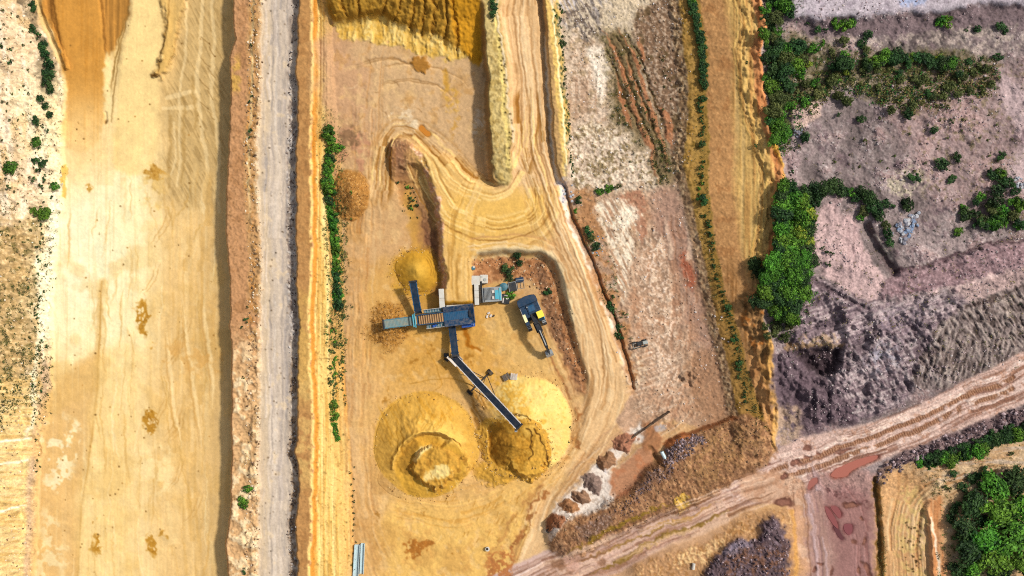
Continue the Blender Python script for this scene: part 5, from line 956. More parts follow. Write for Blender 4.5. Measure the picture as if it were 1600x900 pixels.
conveyor(scr, 'side_conveyor', loc(705, 500, 1.7), loc(711.5, 556, 3.0), 1.0, M['navy'], M['navybelt'], ((.6, .1),), 'short conveyor feeding the long stacker', 6, .14)

# ------------------------------------------------------------------ long wheeled stacker conveyor
a = atz(709, 558, 2.1); b = atz(811, 667, 6.9); st = empty('stacker_conveyor', (a.x, a.y, .02), 0, 'long dark conveyor on two wheels reaching from the blue machine to the brown sand cone', 'conveyor')
A = Vector((0, 0, 2.08)); B = b - st.location
fo = conveyor(st, 'frame', A, B, 1.15, M['pale'], M['belt'], (), None, 0, .13)
d = (B - A).normalized(); y = Vector((0, 0, 1)).cross(d).normalized()
mid = A + d * (B - A).length * .40; gm = Vector((mid.x, mid.y, 0)); yh = Vector((y.x, y.y, 0)).normalized()
ax_ = MB(); ax_.beam(gm + yh * -2.6 + Vector((0, 0, .6)), gm + yh * 2.6 + Vector((0, 0, .6)), .22, .22)
for s_ in (-1, 1): ax_.beam(gm + yh * s_ * 1.8 + Vector((0, 0, .6)), A + d * (B - A).length * .62 + y * s_ * .55, .12, .12); ax_.beam(gm + yh * s_ * 1.2 + Vector((0, 0, .6)), A + d * (B - A).length * .22 + y * s_ * .5, .12, .12)
ax_.build('axle_frame', M['char'], st)
dh = Vector((d.x, d.y, 0)).normalized()
for s_ in (-1, 1):
    wh = MB(); c = gm + yh * s_ * 2.7 + Vector((0, 0, .62)); wh.tube(c - yh * .28, c + yh * .28, .62, 20); w = wh.build('wheel', M['black'], st, None)
    MB().tube(c + yh * s_ * .285 - yh * .03, c + yh * s_ * .285 + yh * .03, .3, 14).build('rim', M['steel'], w)
fh = MB(); c = A - d * .1
for s_ in (-1, 1): fh.plate([c + y * s_ * .6 - dh * .8 + Vector((0, 0, .1)), c + y * s_ * .6 + dh * 1.6 + Vector((0, 0, .3)), c + y * s_ * .95 + dh * 1.6 + Vector((0, 0, .8)), c + y * s_ * .95 - dh * .8 + Vector((0, 0, .6))], .05)
fh.build('feed_hopper', M['pale'], st)
sp_ = MB(); [sp_.beam(A + y * s_ * .5, A + y * s_ * 1.0 + Vector((-.5, -.1, -2.06)), .12, .12) for s_ in (-1, 1)]; sp_.beam(A + Vector((-1.4, 0, -1.95)), A + Vector((.9, .2, -1.95)), .2, .2); sp_.beam(A + Vector((-.8, -1.0, -1.5)), A + Vector((-.2, .9, -1.2)), .14, .14); sp_.build('support_frame', M['teal'], st)
MB().box(B + Vector((-.55, -.75, -.25)), (.5, .45, .4), bev=.05).build('drive_motor', M['steel'], st)
MB().box(A + Vector((-1.5, .25, -1.5)), (.9, .7, .8), bev=.06).tube(A + Vector((-1.9, -.4, -1.8)), A + Vector((-1.2, -.9, -1.8)), .22).build('power_pack', M['char'], st)

# ------------------------------------------------------------------ excavator
fwd = math.atan2(-88, 38); ex0 = atz(831, 489, gz(831, 489) + 1.0); ex = empty('excavator', (ex0.x, ex0.y, gz(831, 489)), fwd, 'large excavator with dark blue body and yellow cab roof standing in the plant yard', 'excavator')
for s_ in (-1, 1):
    t = MB(); pts = [(-2.35, .45), (-2.1, .12), (-1.7, 0), (1.9, 0), (2.4, .12), (2.7, .45), (2.5, .82), (2.1, .95), (-1.8, .95), (-2.2, .82)]
    yc = s_ * 1.3; n = len(pts); P = [(x, yc - .33, z) for x, z in pts] + [(x, yc + .33, z) for x, z in pts]
    t.add(P, [(i, (i + 1) % n, n + (i + 1) % n, n + i) for i in range(n)] + [tuple(range(n - 1, -1, -1)), tuple(range(n, 2 * n))]); to = t.build('crawler_track', M['char'], ex)
    g = MB(); [g.box((-1.7 + k * .24, yc, .97), (.13, .68, .06)) for k in range(17)]; [g.box((2.2 + k * .2, yc, .90 - k * .22), (.10, .68, .08), M=Matrix.Rotation(.7, 3, 'Y')) for k in range(3)]; g.build('track_shoes', M['steel'], to)
MB().box((.1, 0, .85), (2.0, 2.2, .5), bev=.1).build('undercarriage', M['char'], ex)
h = MB(); h.prism([(-2.9, -.9), (-2.7, -1.5), (-2.3, -1.68), (-1.6, -1.68), (-1.6, 1.68), (-2.3, 1.68), (-2.7, 1.5), (-2.9, .9), (-3.0, 0)], 1.3, 2.55, .04); h.build('counterweight', M['navy'], ex)
h = MB(); h.box((-.55, -.0, 1.75), (2.1, 3.2, .95), bev=.08); h.box((-.9, -1.1, 2.35), (1.3, .95, .3), bev=.06); h.box((-.7, .2, 2.28), (1.6, 1.5, .2), bev=.05); body = h.build('upper_body', M['navy'], ex)
MB().box((-.8, .2, 2.41), (1.0, 1.1, .06), bev=.02).build('engine_hood', M['steelblue'], body); MB().tube((-1.2, -.4, 2.4), (-1.2, -.4, 2.9), .1).build('exhaust_pipe', M['steel'], body)
for y_ in (-1.55, 1.55): hr = MB(); [hr.beam((-1.4 + .5 * k, y_, 2.2), (-1.4 + .5 * k, y_, 2.9), .04, .04) for k in range(4)]; hr.beam((-1.4, y_, 2.9), (.1, y_, 2.9), .04, .04); hr.build('handrail', M['pale'], body)
MB().box((.85, 1.12, 2.15), (1.5, 1.0, 1.7), bev=.1).build('cab', M['cyan'], ex)
cb = MB(); cb.box((.62, 1.12, 3.05), (1.15, 1.06, .12), bev=.04); cab = cb.build('cab_roof', M['yellow'], ex)
MB().box((1.35, 1.12, 3.02), (.6, .8, .12), bev=.03).build('cab_window', M['glass'], ex)
MB().box((.6, -1.35, 2.0), (1.9, .62, .9), bev=.06).build('tool_box', M['navy'], ex); MB().box((.35, -1.38, 2.48), (1.3, .5, .07), bev=.02).build('walkway', M['cream'], ex)
MB().box((.6, 0, 1.9), (1.6, .9, .9), bev=.1).build('boom_foot', M['char'], ex)
bm_ = MB(); P = [(.7, 2.1), (2.0, 2.9), (3.4, 3.2), (5.9, 2.5)]
for (x0, z0), (x1, z1), w_, h_ in zip(P[:-1], P[1:], (.62, .56, .46), (.75, .8, .6)): bm_.beam((x0, 0, z0), (x1, 0, z1), w_ * 1.15, h_)
for s_ in (-1, 1): bm_.tube((1.6, s_ * .42, 1.9), (3.2, s_ * .42, 3.0), .12)
bm_.build('boom', M['char'], ex)
MB().tube((2.9, .0, 3.75), (5.6, .0, 3.25), .1).build('hydraulic_ram', M['steel'], ex)
sk = MB(); sk.beam((5.6, 0, 2.9), (6.9, 0, 1.3), .36, .5); sk.beam((6.0, 0, 2.5), (7.0, 0, 1.6), .22, .2, off=(0, .35)); sk.build('stick', M['char'], ex)
bk = MB(); pts = [(6.7, 1.6), (7.35, 1.5), (7.75, 1.0), (7.7, .5), (7.2, .25), (6.8, .35), (6.75, .42), (7.1, .5), (7.4, .65), (7.5, 1.0), (7.2, 1.35), (6.75, 1.45)]
n = len(pts); bk.add([(x, -.62, z) for x, z in pts] + [(x, .62, z) for x, z in pts], [(i, (i + 1) % n, n + (i + 1) % n, n + i) for i in range(n)])
for yy in (-.62, .57): bk.add([(x, yy, z) for x, z in pts[:6]] + [(x, yy + .05, z) for x, z in pts[:6]], [(0, 1, 2, 3, 4, 5), (11, 10, 9, 8, 7, 6)])
h_ = MB(); pts = [(.9, .3, 2.5), (2.1, .42, 3.35), (3.5, .4, 3.7), (4.8, .3, 3.4), (5.7, .2, 3.0)]; [h_.tube(a_, b_, .05, 6) for a_, b_ in zip(pts[:-1], pts[1:])]; h_.build('hose', M['black'], ex)
bu = bk.build('bucket', M['steel'], ex); te = MB(); [te.box((6.68, -.5 + .25 * k, .32), (.3, .1, .1)) for k in range(5)]; te.build('teeth', M['char'], bu)

ex.scale = (1.13, 1.13, 1.13); ex.location.z += .01
# ------------------------------------------------------------------ the ramp head and its huts
def solid(name, mat, label, cat, px, py, lx, ly, z0, z1, deg=0, bev=.05, group=None, extra=None):
    p = atz(px, py, z1); e = empty(name, (p.x, p.y, z0), math.radians(deg), label, cat, group); return e
def single(mb, name, mat, p, deg, label, cat, group=None, smooth=False):
    o = mb.build(name, mat, None, None, smooth); o.location = p; o.rotation_euler = (0, 0, math.radians(deg)); return tag(o, label, cat, group)
def P0(px, py, z): return atz(px, py, z)
def wall_blocks(lx, ly, h_, nz_): 
    m_ = MB()
    for k in range(nz_):
        for q in range(max(int(ly / 1.2), 1)): n_ = max(int(ly / 1.2), 1); m_.box((0, -ly / 2 + (q + .5) * ly / n_, (k + .5) * h_ / nz_), (lx, ly / n_ - .03, h_ / nz_ - .03), bev=.04)
    return m_
single(wall_blocks(.95, 3.5, 3.15, 4), 'retaining_wall', M['white'], (P0(690, 466, 3)[0], P0(690, 466, 3)[1], 0), 3, 'white concrete block wall holding the west side of the ramp end', 'wall')
single(wall_blocks(.8, 3.9, 3.15, 4), 'retaining_wall', M['white'], (P0(744.5, 460, 3)[0], P0(744.5, 460, 3)[1], 0), 2, 'white concrete block wall between the ramp end and the black chute', 'wall')
single(wall_blocks(4.6, .7, 2.6, 3), 'retaining_wall', M['white'], (P0(717, 479, 2.6)[0], P0(717, 479, 2.6)[1], 0), 3, 'low front wall across the end of the ramp behind the blue hopper', 'wall')
m_ = MB(); m_.box((0, 0, 1.35), (1.5, 1.6, 2.7), bev=.05); m_.box((0, 0, 2.74), (1.6, 1.7, .08)); single(m_, 'concrete_bin', M['white'], (*P0(743, 438, 2.7)[:2], 0), 0, 'pale concrete box at the head of the black chute', 'concrete box')
e = empty('water_tank', (*P0(756, 436, 2.0)[:2], 0), math.radians(0), 'square white tank with a lidded top beside the pale concrete box', 'tank'); MB().box((0, 0, 1.1), (1.45, 1.6, 2.0), bev=.08).build('tank_body', M['white'], e); MB().tube((.2, -.1, 2.1), (.2, -.1, 2.2), .28).box((-.4, .4, 2.13), (.3, .2, .06)).build('lid', M['greypanel'], e)
e = empty('chute', (*P0(749.5, 457, 2.6)[:2], 0), math.radians(2), 'black steel chute between the white wall and the grey cabin', 'chute'); MB().box((0, 0, 1.25), (.75, 3.9, 2.4), bev=.03).build('trough', M['black'], e)
q = MB(); [q.box((x, 0, 2.5), (.1, 4.0, .2)) for x in (-.42, .42)]; q.box((0, 2.0, 2.5), (.9, .15, .2)); [q.box((0, -1.6 + .8 * k, 2.5), (.8, .06, .06)) for k in range(5)]; q.build('side_rail', M['char'], e)
e = empty('cabin', (*P0(769, 460, 2.7)[:2], 0), math.radians(4), 'grey control cabin with a cluttered roof and a cyan hatch', 'cabin')
MB().box((0, 0, 1.3), (3.5, 2.6, 2.6), bev=.04).build('wall', M['greypanel'], e); MB().box((-.15, 0, 2.63), (3.3, 2.7, .08), bev=.02).build('roof', M['steel'], e)
q = MB(); [q.box((-1.5 + .22 * k, .1, 2.7), (.07, 2.2, .05)) for k in range(9)]; q.box((-1.5, 0, 2.75), (.12, 2.5, .12)); q.build('roof_ribs', M['char'], e)
MB().box((.85, -.1, 2.78), (.7, 1.7, .22), bev=.04).build('hatch', M['cyan'], e); MB().box((.2, .5, 2.76), (.5, .5, .2), bev=.03).build('roof_box', M['pale'], e); MB().box((.15, -.6, 2.74), (.4, .5, .15), bev=.03).build('roof_box', M['pale'], e)
MB().box((1.45, 0, 2.72), (.35, 2.3, .1), bev=.02).build('gutter', M['cyan'], e); MB().box((.4, -1.32, 1.05), (.8, .06, 1.9)).build('door', M['teal'], e)
e = empty('generator', (*P0(790, 467, 1.4)[:2], 0), math.radians(-8), 'dark generator with pale fittings at the east end of the grey cabin', 'generator'); MB().box((0, 0, .75), (1.6, 1.7, 1.3), bev=.06).build('housing', M['char'], e); MB().tube((-.3, .6, 1.4), (.2, .6, 1.75), .12).box((.3, .1, 1.45), (.5, .3, .12)).box((-.4, -.3, 1.45), (.2, .9, .1)).build('fittings', M['pale'], e); MB().box((.1, -.88, .6), (1.2, .06, .8)).build('grille', M['steel'], e)
e = empty('storage_tank', (*P0(787, 448, 2.2)[:2], 0), math.radians(0), 'round cyan storage tank partly under a bush beside the grey cabin', 'tank'); MB().tube((0, 0, .05), (0, 0, 2.0), .75, 24).build('tank_body', M['cyan'], e, smooth=False); MB().tube((0, 0, 2.0), (0, 0, 2.25), .75, 24, .2).build('tank_top', M['teal'], e)
e = empty('container', (*P0(801, 448, 1.6)[:2], 0), math.radians(12), 'charcoal flat topped container between the bush and the pale crate', 'container'); MB().box((0, 0, .85), (1.45, 1.7, 1.5), bev=.04).build('box_body', M['char'], e); q = MB(); [q.box((-.72 + 1.44 * k, 0, 1.62), (.08, 1.75, .08)) for k in (0, 1)]; q.box((0, .86, 1.62), (1.45, .08, .08)); q.build('edge_frame', M['steel'], e)
e = empty('container', (*P0(812, 437, 1.7)[:2], 0), math.radians(8), 'small dark navy container at the north east end of the huts', 'container'); MB().box((0, 0, .85), (1.5, .85, 1.6), bev=.04).build('box_body', M['navy'], e); MB().box((0, 0, 1.67), (1.5, .1, .05)).build('roof_strap', M['steel'], e)
e = empty('crate', (*P0(814, 446, 1.0)[:2], 0), math.radians(6), 'open pale crate with two bays south of the small navy container', 'crate'); q = MB(); [q.box((x, 0, .5), (.07, 1.1, .9)) for x in (-.6, 0, .6)]; [q.box((0, y_, .5), (1.25, .07, .9)) for y_ in (-.55, .55)]; q.box((0, 0, .3), (1.2, 1.1, .1)); q.build('crate_frame', M['wood'], e); MB().box((-.3, 0, .45), (.4, .8, .2)).box((.3, 0, .45), (.4, .8, .2)).build('load', M['pale'], e)
e = empty('oil_drum', (*P0(740, 419, gz(740, 419))[:2], gz(740, 419)), math.radians(0), 'dark drum with a white lid on the bank above the huts', 'drum'); MB().tube((0, 0, 0), (0, 0, .9), .36, 16).build('drum_body', M['teal'], e); MB().tube((.1, .2, .9), (.1, .2, .96), .2, 14).build('lid', M['white'], e)
for i, (px, py, w_, mt, lab, dg) in enumerate(((791, 589, 1.35, 'dwood', 'dark slatted pallet on the edge of the pale sand heap', 28), (803, 588, 1.25, 'pale', 'light slatted pallet beside the dark one on the edge of the pale sand heap', -6))):
    zz = gz(px, py); q = MB(); [q.box((0, -.55 + .2 * k, .32), (w_, .13, .04)) for k in range(6)]; [q.box((x, 0, .2), (.1, 1.2, .2)) for x in (-w_ / 2 + .08, 0, w_ / 2 - .08)]; [q.box((x, 0, .05), (.12, 1.2, .06)) for x in (-w_ / 2 + .08, w_ / 2 - .08)]
    single(q, 'pallet', M[mt], (*P0(px, py, zz + .3)[:2], max(zz, bil(ZT, np.array([float(px)]), np.array([float(py)]))[0]) + .02), dg, lab, 'pallet')
e = empty('bucket', (*P0(762, 855, 0)[:2], gz(762, 855)), math.radians(0), 'white and black plastic tub alone on the sandy yard south of the heaps', 'tub'); q = MB(); q.tube((0, 0, 0), (0, 0, .55), .34, 18, .42); q.build('tub_body', M['white'], e); MB().tube((-.08, .04, .55), (-.08, .04, .58), .24, 16).build('tub_inside', M['black'], e)
e = empty('sack_pile', (*P0(765, 493, 0)[:2], gz(765, 493)), math.radians(20), 'few dusty white sacks and dark scraps lying east of the blue hopper', 'sacks'); q = MB(); [q.box((x, y_, .12), (.6, .4, .22), rz=r_, bev=.09) for x, y_, r_ in ((0, .5, .2), (-.5, 0, 1.0), (.2, -.1, .6))]; q.build('sack', M['pale'], e); MB().box((.7, -.3, .1), (.5, .3, .16), rz=.4, bev=.05).build('scrap', M['black'], e)
single(MB().tube((-.55, 0, .3), (.55, 0, .3), .3, 18), 'drain_pipe', M['white'], (*P0(1083, 884, gz(1083, 884))[:2], gz(1083, 884)), 82, 'short white pipe piece lying by the dark gravel in the south', 'pipe')
p = P0(1037, 712, gz(1037, 712) + .3); q = MB(); R = .3
for k in range(14): a0 = 2 * math.pi * k / 14; q.box((0, math.cos(a0) * R, R + math.sin(a0) * R), (1.7, .15, .08), M=Matrix.Rotation(a0 - math.pi / 2, 3, 'X'))
single(q, 'culvert_pipe', M['sheet'], (p.x, p.y, gz(1037, 712)), -62, 'short pale grey pipe in the gully through the brown mound', 'pipe')
q = MB()
for k in range(18): a0 = 2 * math.pi * k / 18; q.tube((math.cos(a0) * .32, math.sin(a0) * .32, .13), (math.cos(a0 + .36) * .32, math.sin(a0 + .36) * .32, .13), .13, 8)
single(q, 'tyre', M['black'], (*P0(857, 829, gz(857, 829))[:2], gz(857, 829)), 0, 'black tyre lying at the tip of the small heaps', 'tyre')
a, b = atz(968, 697, gz(968, 697) + .35), atz(1046, 643, gz(1046, 643) + .3); a.z = b.z = max(gz(968 + 78 * t, 697 - 54 * t) for t in (0, .2, .35, .5, .65, .8, 1)) + .2; L_ = (b - a).length; q = MB(); q.tube((-L_ / 2, 0, 0), (L_ / 2, 0, 0), .17, 14); [q.tube((-L_ / 2 + L_ * k / 6 - .06, 0, 0), (-L_ / 2 + L_ * k / 6 + .06, 0, 0), .22, 14) for k in range(7)]
o = single(q, 'long_pipe', M['pole'], (a + b) / 2, 0, 'long dark rusty pipe lying across the pale ground north of the small heaps', 'pipe'); o.rotation_euler = (b - a).to_track_quat('X', 'Z').to_euler()
# pair of sheet channels at the hedge foot
for px, py, w_, L_, lab, dg in ((557, 876, .95, 5.9, 'wider pale blue sheet metal channel, the western one of the pair', -3.2), (566, 873, .66, 5.7, 'narrow pale blue sheet metal channel, the eastern one of the pair', -2.2)):
    q = MB(); q.box((0, 0, .06), (w_, L_, .06)); [q.box((x, 0, .28), (.07, L_, .5)) for x in (-w_ / 2, w_ / 2)]; [q.box((0, -L_ / 2 + .5 + k * (L_ - 1) / 5, .1), (w_, .06, .05)) for k in range(6)]
    single(q, 'metal_channel', M['sheet'], (*P0(px, py, gz(px, py) + .3)[:2], gz(px, py) + .02), dg, lab, 'metal channel')
# derelict trailer
z_ = gz(1000, 538); e = empty('derelict_trailer', (*P0(1000, 538, z_ + .6)[:2], z_), math.radians(14), 'small derelict trailer with a dark frame alone on the pale strip', 'trailer')
q = MB(); [q.box((0, y_, .6), (2.9, .12, .16)) for y_ in (-.5, .5)]; [q.box((-1.4 + .7 * k, 0, .6), (.1, 1.0, .12)) for k in range(5)]; q.box((-.1, .15, .75), (.9, .7, .35), bev=.05); q.build('chassis', M['char'], e)
q = MB(); [q.beam((-1.35, -.42, .8), (-.3, -.38, .8), .1, .1), q.beam((-1.35, -.42, .8), (-1.3, .35, .8), .1, .1), q.beam((-1.3, .35, .8), (-.7, .35, .8), .08, .08)]; q.build('side_rail', M['wood'], e)
MB().box((.95, .15, .95), (.95, .62, .5), bev=.08).build('motor_cover', M['greypanel'], e)
for x in (-1.0, 1.0):
    for y_ in (-.58, .58): w = MB().tube((x, y_ - .1, .33), (x, y_ + .1, .33), .33, 16).build('wheel', M['black'], e); MB().tube((x, y_ + math.copysign(.105, y_) - .02, .33), (x, y_ + math.copysign(.105, y_) + .02, .33), .15, 12).build('rim', M['steel'], w)
# ------------------------------------------------------------------ plants
def leaf_material(name, c1, c2, hue=.04):
    m, nt, b = new_mat(name); L = nt.links.new; n = nt.nodes.new
    a = n('ShaderNodeAttribute'); a.attribute_name = 'tone'; oi = n('ShaderNodeObjectInfo')
    mx = n('ShaderNodeMix'); mx.data_type = 'RGBA'; mx.inputs['A'].default_value = (*c1, 1); mx.inputs['B'].default_value = (*c2, 1); L(a.outputs['Fac'], mx.inputs['Factor'])
    hs = n('ShaderNodeHueSaturation'); mr = n('ShaderNodeMapRange'); mr.inputs[3].default_value = .49 - hue; mr.inputs[4].default_value = .49 + hue * .6; L(oi.outputs['Random'], mr.inputs[0]); L(mr.outputs[0], hs.inputs['Hue'])
    m2 = n('ShaderNodeMapRange'); m2.inputs[3].default_value = .75; m2.inputs[4].default_value = 1.25; ad = n('ShaderNodeMath'); ad.operation = 'FRACT'; mu = n('ShaderNodeMath'); mu.operation = 'MULTIPLY'; mu.inputs[1].default_value = 7.3
    L(oi.outputs['Random'], mu.inputs[0]); L(mu.outputs[0], ad.inputs[0]); L(ad.outputs[0], m2.inputs[0]); L(m2.outputs[0], hs.inputs['Value'])
    L(mx.outputs['Result'], hs.inputs['Color']); L(hs.outputs[0], b.inputs['Base Color']); b.inputs['Roughness'].default_value = .65; b.inputs['Specular IOR Level'].default_value = .2
    tr = n('ShaderNodeBsdfTranslucent'); L(hs.outputs[0], tr.inputs['Color']); ms = n('ShaderNodeMixShader'); ms.inputs[0].default_value = .25
    L(b.outputs[0], ms.inputs[1]); L(tr.outputs[0], ms.inputs[2]); L(ms.outputs[0], nt.nodes['Material Output'].inputs['Surface'])
    return m
LM = dict(bright=leaf_material('bright leaves', (.012, .055, .008), (.11, .33, .030), .03), dark=leaf_material('dark leaves', (.008, .026, .010), (.045, .12, .030), .03),
          olive=leaf_material('olive leaves', (.030, .045, .012), (.13, .16, .045), .03), yellow=leaf_material('yellow green leaves', (.06, .14, .012), (.34, .42, .05), .02))
def leaf_mesh(name, nclump, nleaf, leaf, seed, mat, spiky=0.3, flat=.75):
    r = np.random.default_rng(seed)
    a = r.uniform(0, 2 * np.pi, nclump); rad = np.sqrt(r.uniform(0, 1, nclump)) * .72; cs = r.uniform(.22, .48, nclump) * (1.15 - rad * .5)
    cc = np.stack([rad * np.cos(a), rad * np.sin(a), flat * (.45 + .55 * np.sqrt(1 - rad ** 2) * r.uniform(.7, 1.1, nclump))], 1)
    k = r.integers(0, nclump, nleaf); d = r.standard_normal((nleaf, 3)); d[:, 2] = np.abs(d[:, 2]) * 1.0 - .25; d /= np.linalg.norm(d, axis=1)[:, None]
    out = 1 + spiky * r.exponential(.5, nleaf) * (r.random(nleaf) < .25)
    p = cc[k] + d * (cs[k] * out * r.uniform(.65, 1.0, nleaf))[:, None] * [1, 1, .8]; p[:, 2] = np.maximum(p[:, 2], .03)
    nrm = d + r.standard_normal((nleaf, 3)) * .45; nrm[:, 2] += .3; nrm /= np.linalg.norm(nrm, axis=1)[:, None]
    t = np.cross(nrm, r.standard_normal((nleaf, 3))); t /= np.linalg.norm(t, axis=1)[:, None]; b = np.cross(nrm, t)
    s = leaf * r.uniform(.6, 1.4, nleaf)[:, None]
    co = np.stack([p - t * s, p + b * s * .55, p + t * s, p - b * s * .55], 1).reshape(-1, 3)
    tone = np.repeat(np.clip(r.normal(.36, .2, nleaf) + (r.random(nclump)[k] - .5) * 1.0 + (p[:, 2] - .5) * .3, 0, 1), 4)  # higher leaves lighter, lower ones darker: crown shading put into the tone
    return quads(name, co, tone, mat)
def quads(name, co, tone, mat, colors=None):
    me = bpy.data.meshes.new(name); nq = len(co) // 4; me.vertices.add(len(co)); me.vertices.foreach_set('co', co.astype(f32).ravel()); me.loops.add(len(co)); me.loops.foreach_set('vertex_index', np.arange(len(co), dtype=np.int32))
    me.polygons.add(nq); me.polygons.foreach_set('loop_start', np.arange(0, nq * 4, 4, dtype=np.int32)); me.polygons.foreach_set('loop_total', np.full(nq, 4, np.int32))
    if tone is not None: at_ = me.attributes.new('tone', 'FLOAT', 'POINT'); at_.data.foreach_set('value', tone.astype(f32))
    if colors is not None: at_ = me.attributes.new('tint', 'FLOAT_COLOR', 'POINT'); at_.data.foreach_set('color', np.concatenate([colors, np.ones((len(colors), 1))], 1).astype(f32).ravel())
    me.update(calc_edges=True); me.materials.append(mat); return me
KINDS = {}
for i, kd in enumerate(('bright', 'dark', 'olive', 'yellow')):
    KINDS[kd] = dict(small=[leaf_mesh('shrub', 5, 110, .22, 10 * i + j, LM[kd], .5) for j in range(3)], mid=[leaf_mesh('foliage', 11, 520, .15, 100 + 10 * i + j, LM[kd], .7) for j in range(4)],
                     big=[leaf_mesh('crown', 22, 1500, .095, 200 + 10 * i + j, LM[kd], .6, .9) for j in range(3)])
def stem_mesh(tree):
    q = MB(); r = random.Random(3)
    if tree:
        q.tube((0, 0, -.1), (.02, .01, .45), .07, 10, .045)
        for k in range(7): a = k * .9; q.tube((.02, .01, .3 + .02 * k), (math.cos(a) * .5, math.sin(a) * .5, .62 + .03 * (k % 3)), .03, 7, .01)
    else:
        for k in range(5): a = k * 1.3; q.tube((0, 0, -.05), (math.cos(a) * .35, math.sin(a) * .35, .5), .035, 6, .012)
    o = q.build('stem', M['bark']); me = o.data; bpy.data.objects.remove(o); return me
STEM, TRUNK = stem_mesh(False), stem_mesh(True)
prng = random.Random(5)
QUEUE = []
def plant(px, py, r, kind, label, cat='bush', group=None, h=None): QUEUE.append((px, py, r, kind, label, cat, group, h))
def grow():
    """the 300 largest of each size class become things; the rest of that class is one mass"""
    small = sorted((q for q in QUEUE if q[2] < 6.5), key=lambda q: -q[2] - 6 * (q[6] is None)); mid = sorted((q for q in QUEUE if q[2] >= 6.5 and q[5] != 'tree'), key=lambda q: -q[2] - 20 * (q[6] is None)); trees = [q for q in QUEUE if q[5] == 'tree']
    NS, NM = 285, 285
    for q in trees + mid[:NM] + small[:NS]:
        px, py, r, kind, label, cat, group, h = q; R_ = r * .12; z = float(bil(ZT, np.array([float(px)]), np.array([float(py)]))[0]); p = atz(px, py, z + R_ * .6)
        big = cat == 'tree'; hh = (h or prng.uniform(.75, 1.1))
        if r < 6.5: o = bpy.data.objects.new('shrub', prng.choice(KINDS[kind]['small'])); ROOT.objects.link(o)
        else:
            o = bpy.data.objects.new('tree' if big else 'bush', None); ROOT.objects.link(o)
            c = bpy.data.objects.new('crown' if big else 'foliage', prng.choice(KINDS[kind]['big' if r > 12 else 'mid'])); ROOT.objects.link(c); c.parent = o
            s = bpy.data.objects.new('trunk' if big else 'stem', TRUNK if big else STEM); ROOT.objects.link(s); s.parent = o
        o.location = (p.x, p.y, z - .03); o.rotation_euler = (0, 0, prng.uniform(0, 6.28)); e_ = prng.uniform(.85, 1.2); o.scale = (R_ * e_, R_ / e_, R_ * hh); tag(o, label, cat, group)
    for name, rest, size in (('small_shrubs', small[NS:], 'small'), ('undergrowth', mid[NM:], 'mid')):
        if not rest: continue
        cos, tones, mats = [], [], []; order = list(LM)
        for px, py, r, kind, *_ in rest:
            me = prng.choice(KINDS[kind][size]); n = len(me.vertices); co = np.empty(n * 3, f32); me.vertices.foreach_get('co', co); co = co.reshape(-1, 3); tn = np.empty(n, f32); me.attributes['tone'].data.foreach_get('value', tn)
            R_ = r * .12; z = float(bil(ZT, np.array([float(px)]), np.array([float(py)]))[0]); p = atz(px, py, z + R_ * .6); a = prng.uniform(0, 6.28); c, s = math.cos(a), math.sin(a)
            cos.append(np.stack([(co[:, 0] * c - co[:, 1] * s) * R_ + p.x, (co[:, 0] * s + co[:, 1] * c) * R_ + p.y, co[:, 2] * R_ * .9 + z - .03], 1)); tones.append(tn); mats.append(np.full(n // 4, order.index(kind), np.int32))
        me = quads(name, np.concatenate(cos), np.concatenate(tones), LM[order[0]]); [me.materials.append(LM[k]) for k in order[1:]]; me.polygons.foreach_set('material_index', np.concatenate(mats))
        o = bpy.data.objects.new(name, me); ROOT.objects.link(o); tag(o, kind='stuff')
    print('plants', len(trees), len(mid), len(small))
def plants(lst, kind, label, group, cat='bush', jit=0):
    for q in lst:
        k = q[3] if len(q) > 3 else kind
        lb = label[k] if isinstance(label, dict) else label
        plant(q[0] + prng.uniform(-jit, jit), q[1] + prng.uniform(-jit, jit), q[2], k, lb, cat, group)
def along(pts, step, r0, r1, off=0, seed=1, kinds=('bright',)):
    r = random.Random(seed); P = spl(pts, 8); out = []; acc = 0; nxt = 0
    for a, b in zip(P[:-1], P[1:]):
        L = float(np.hypot(*(b - a)))
        while nxt <= acc + L: t = (nxt - acc) / max(L, 1e-6); x, y = a + (b - a) * t; out.append((x + r.uniform(-off, off), y + r.uniform(-off, off), r.uniform(r0, r1), r.choice(kinds))); nxt += step * r.uniform(.7, 1.3)
        acc += L
    return out
# hedge along the east foot of the layered bank
hl = {'bright': 'bright green bush in the long hedge at the foot of the layered bank', 'dark': 'dark green bush in the long hedge at the foot of the layered bank'}
plants(along([(512, 200), (516, 225), (514, 255), (512, 290), (515, 320), (518, 350), (523, 385), (525, 420), (525, 450), (529, 478)], 9, 8, 12, 2, 2, ('bright', 'bright', 'dark')) + [(528, 231, 9, 'bright'), (535, 232, 5, 'bright'), (523, 375, 8, 'dark')], 'bright', hl, 'bushes of the long hedge')
plants(along([(518, 500), (521, 540), (520, 580), (521, 615)], 7, 3, 6, 4, 3, ('dark', 'olive', 'bright')) + along([(533, 480), (534, 530), (533, 570), (536, 610)], 8, 2, 3.6, 2, 4, ('dark',)), 'dark',
       {'dark': 'small dark shrub in the thin scrub south of the long hedge', 'olive': 'small olive shrub in the thin scrub south of the long hedge', 'bright': 'small bright shrub in the thin scrub south of the long hedge'}, 'scrub south of the hedge')
plants([(521, 634, 9), (522, 650, 9), (521, 664, 7), (526, 683, 8), (523, 673, 6.6)], 'bright', 'green bush in the short clump on the bank west of the big sand heap', 'clump of bushes on the bank')
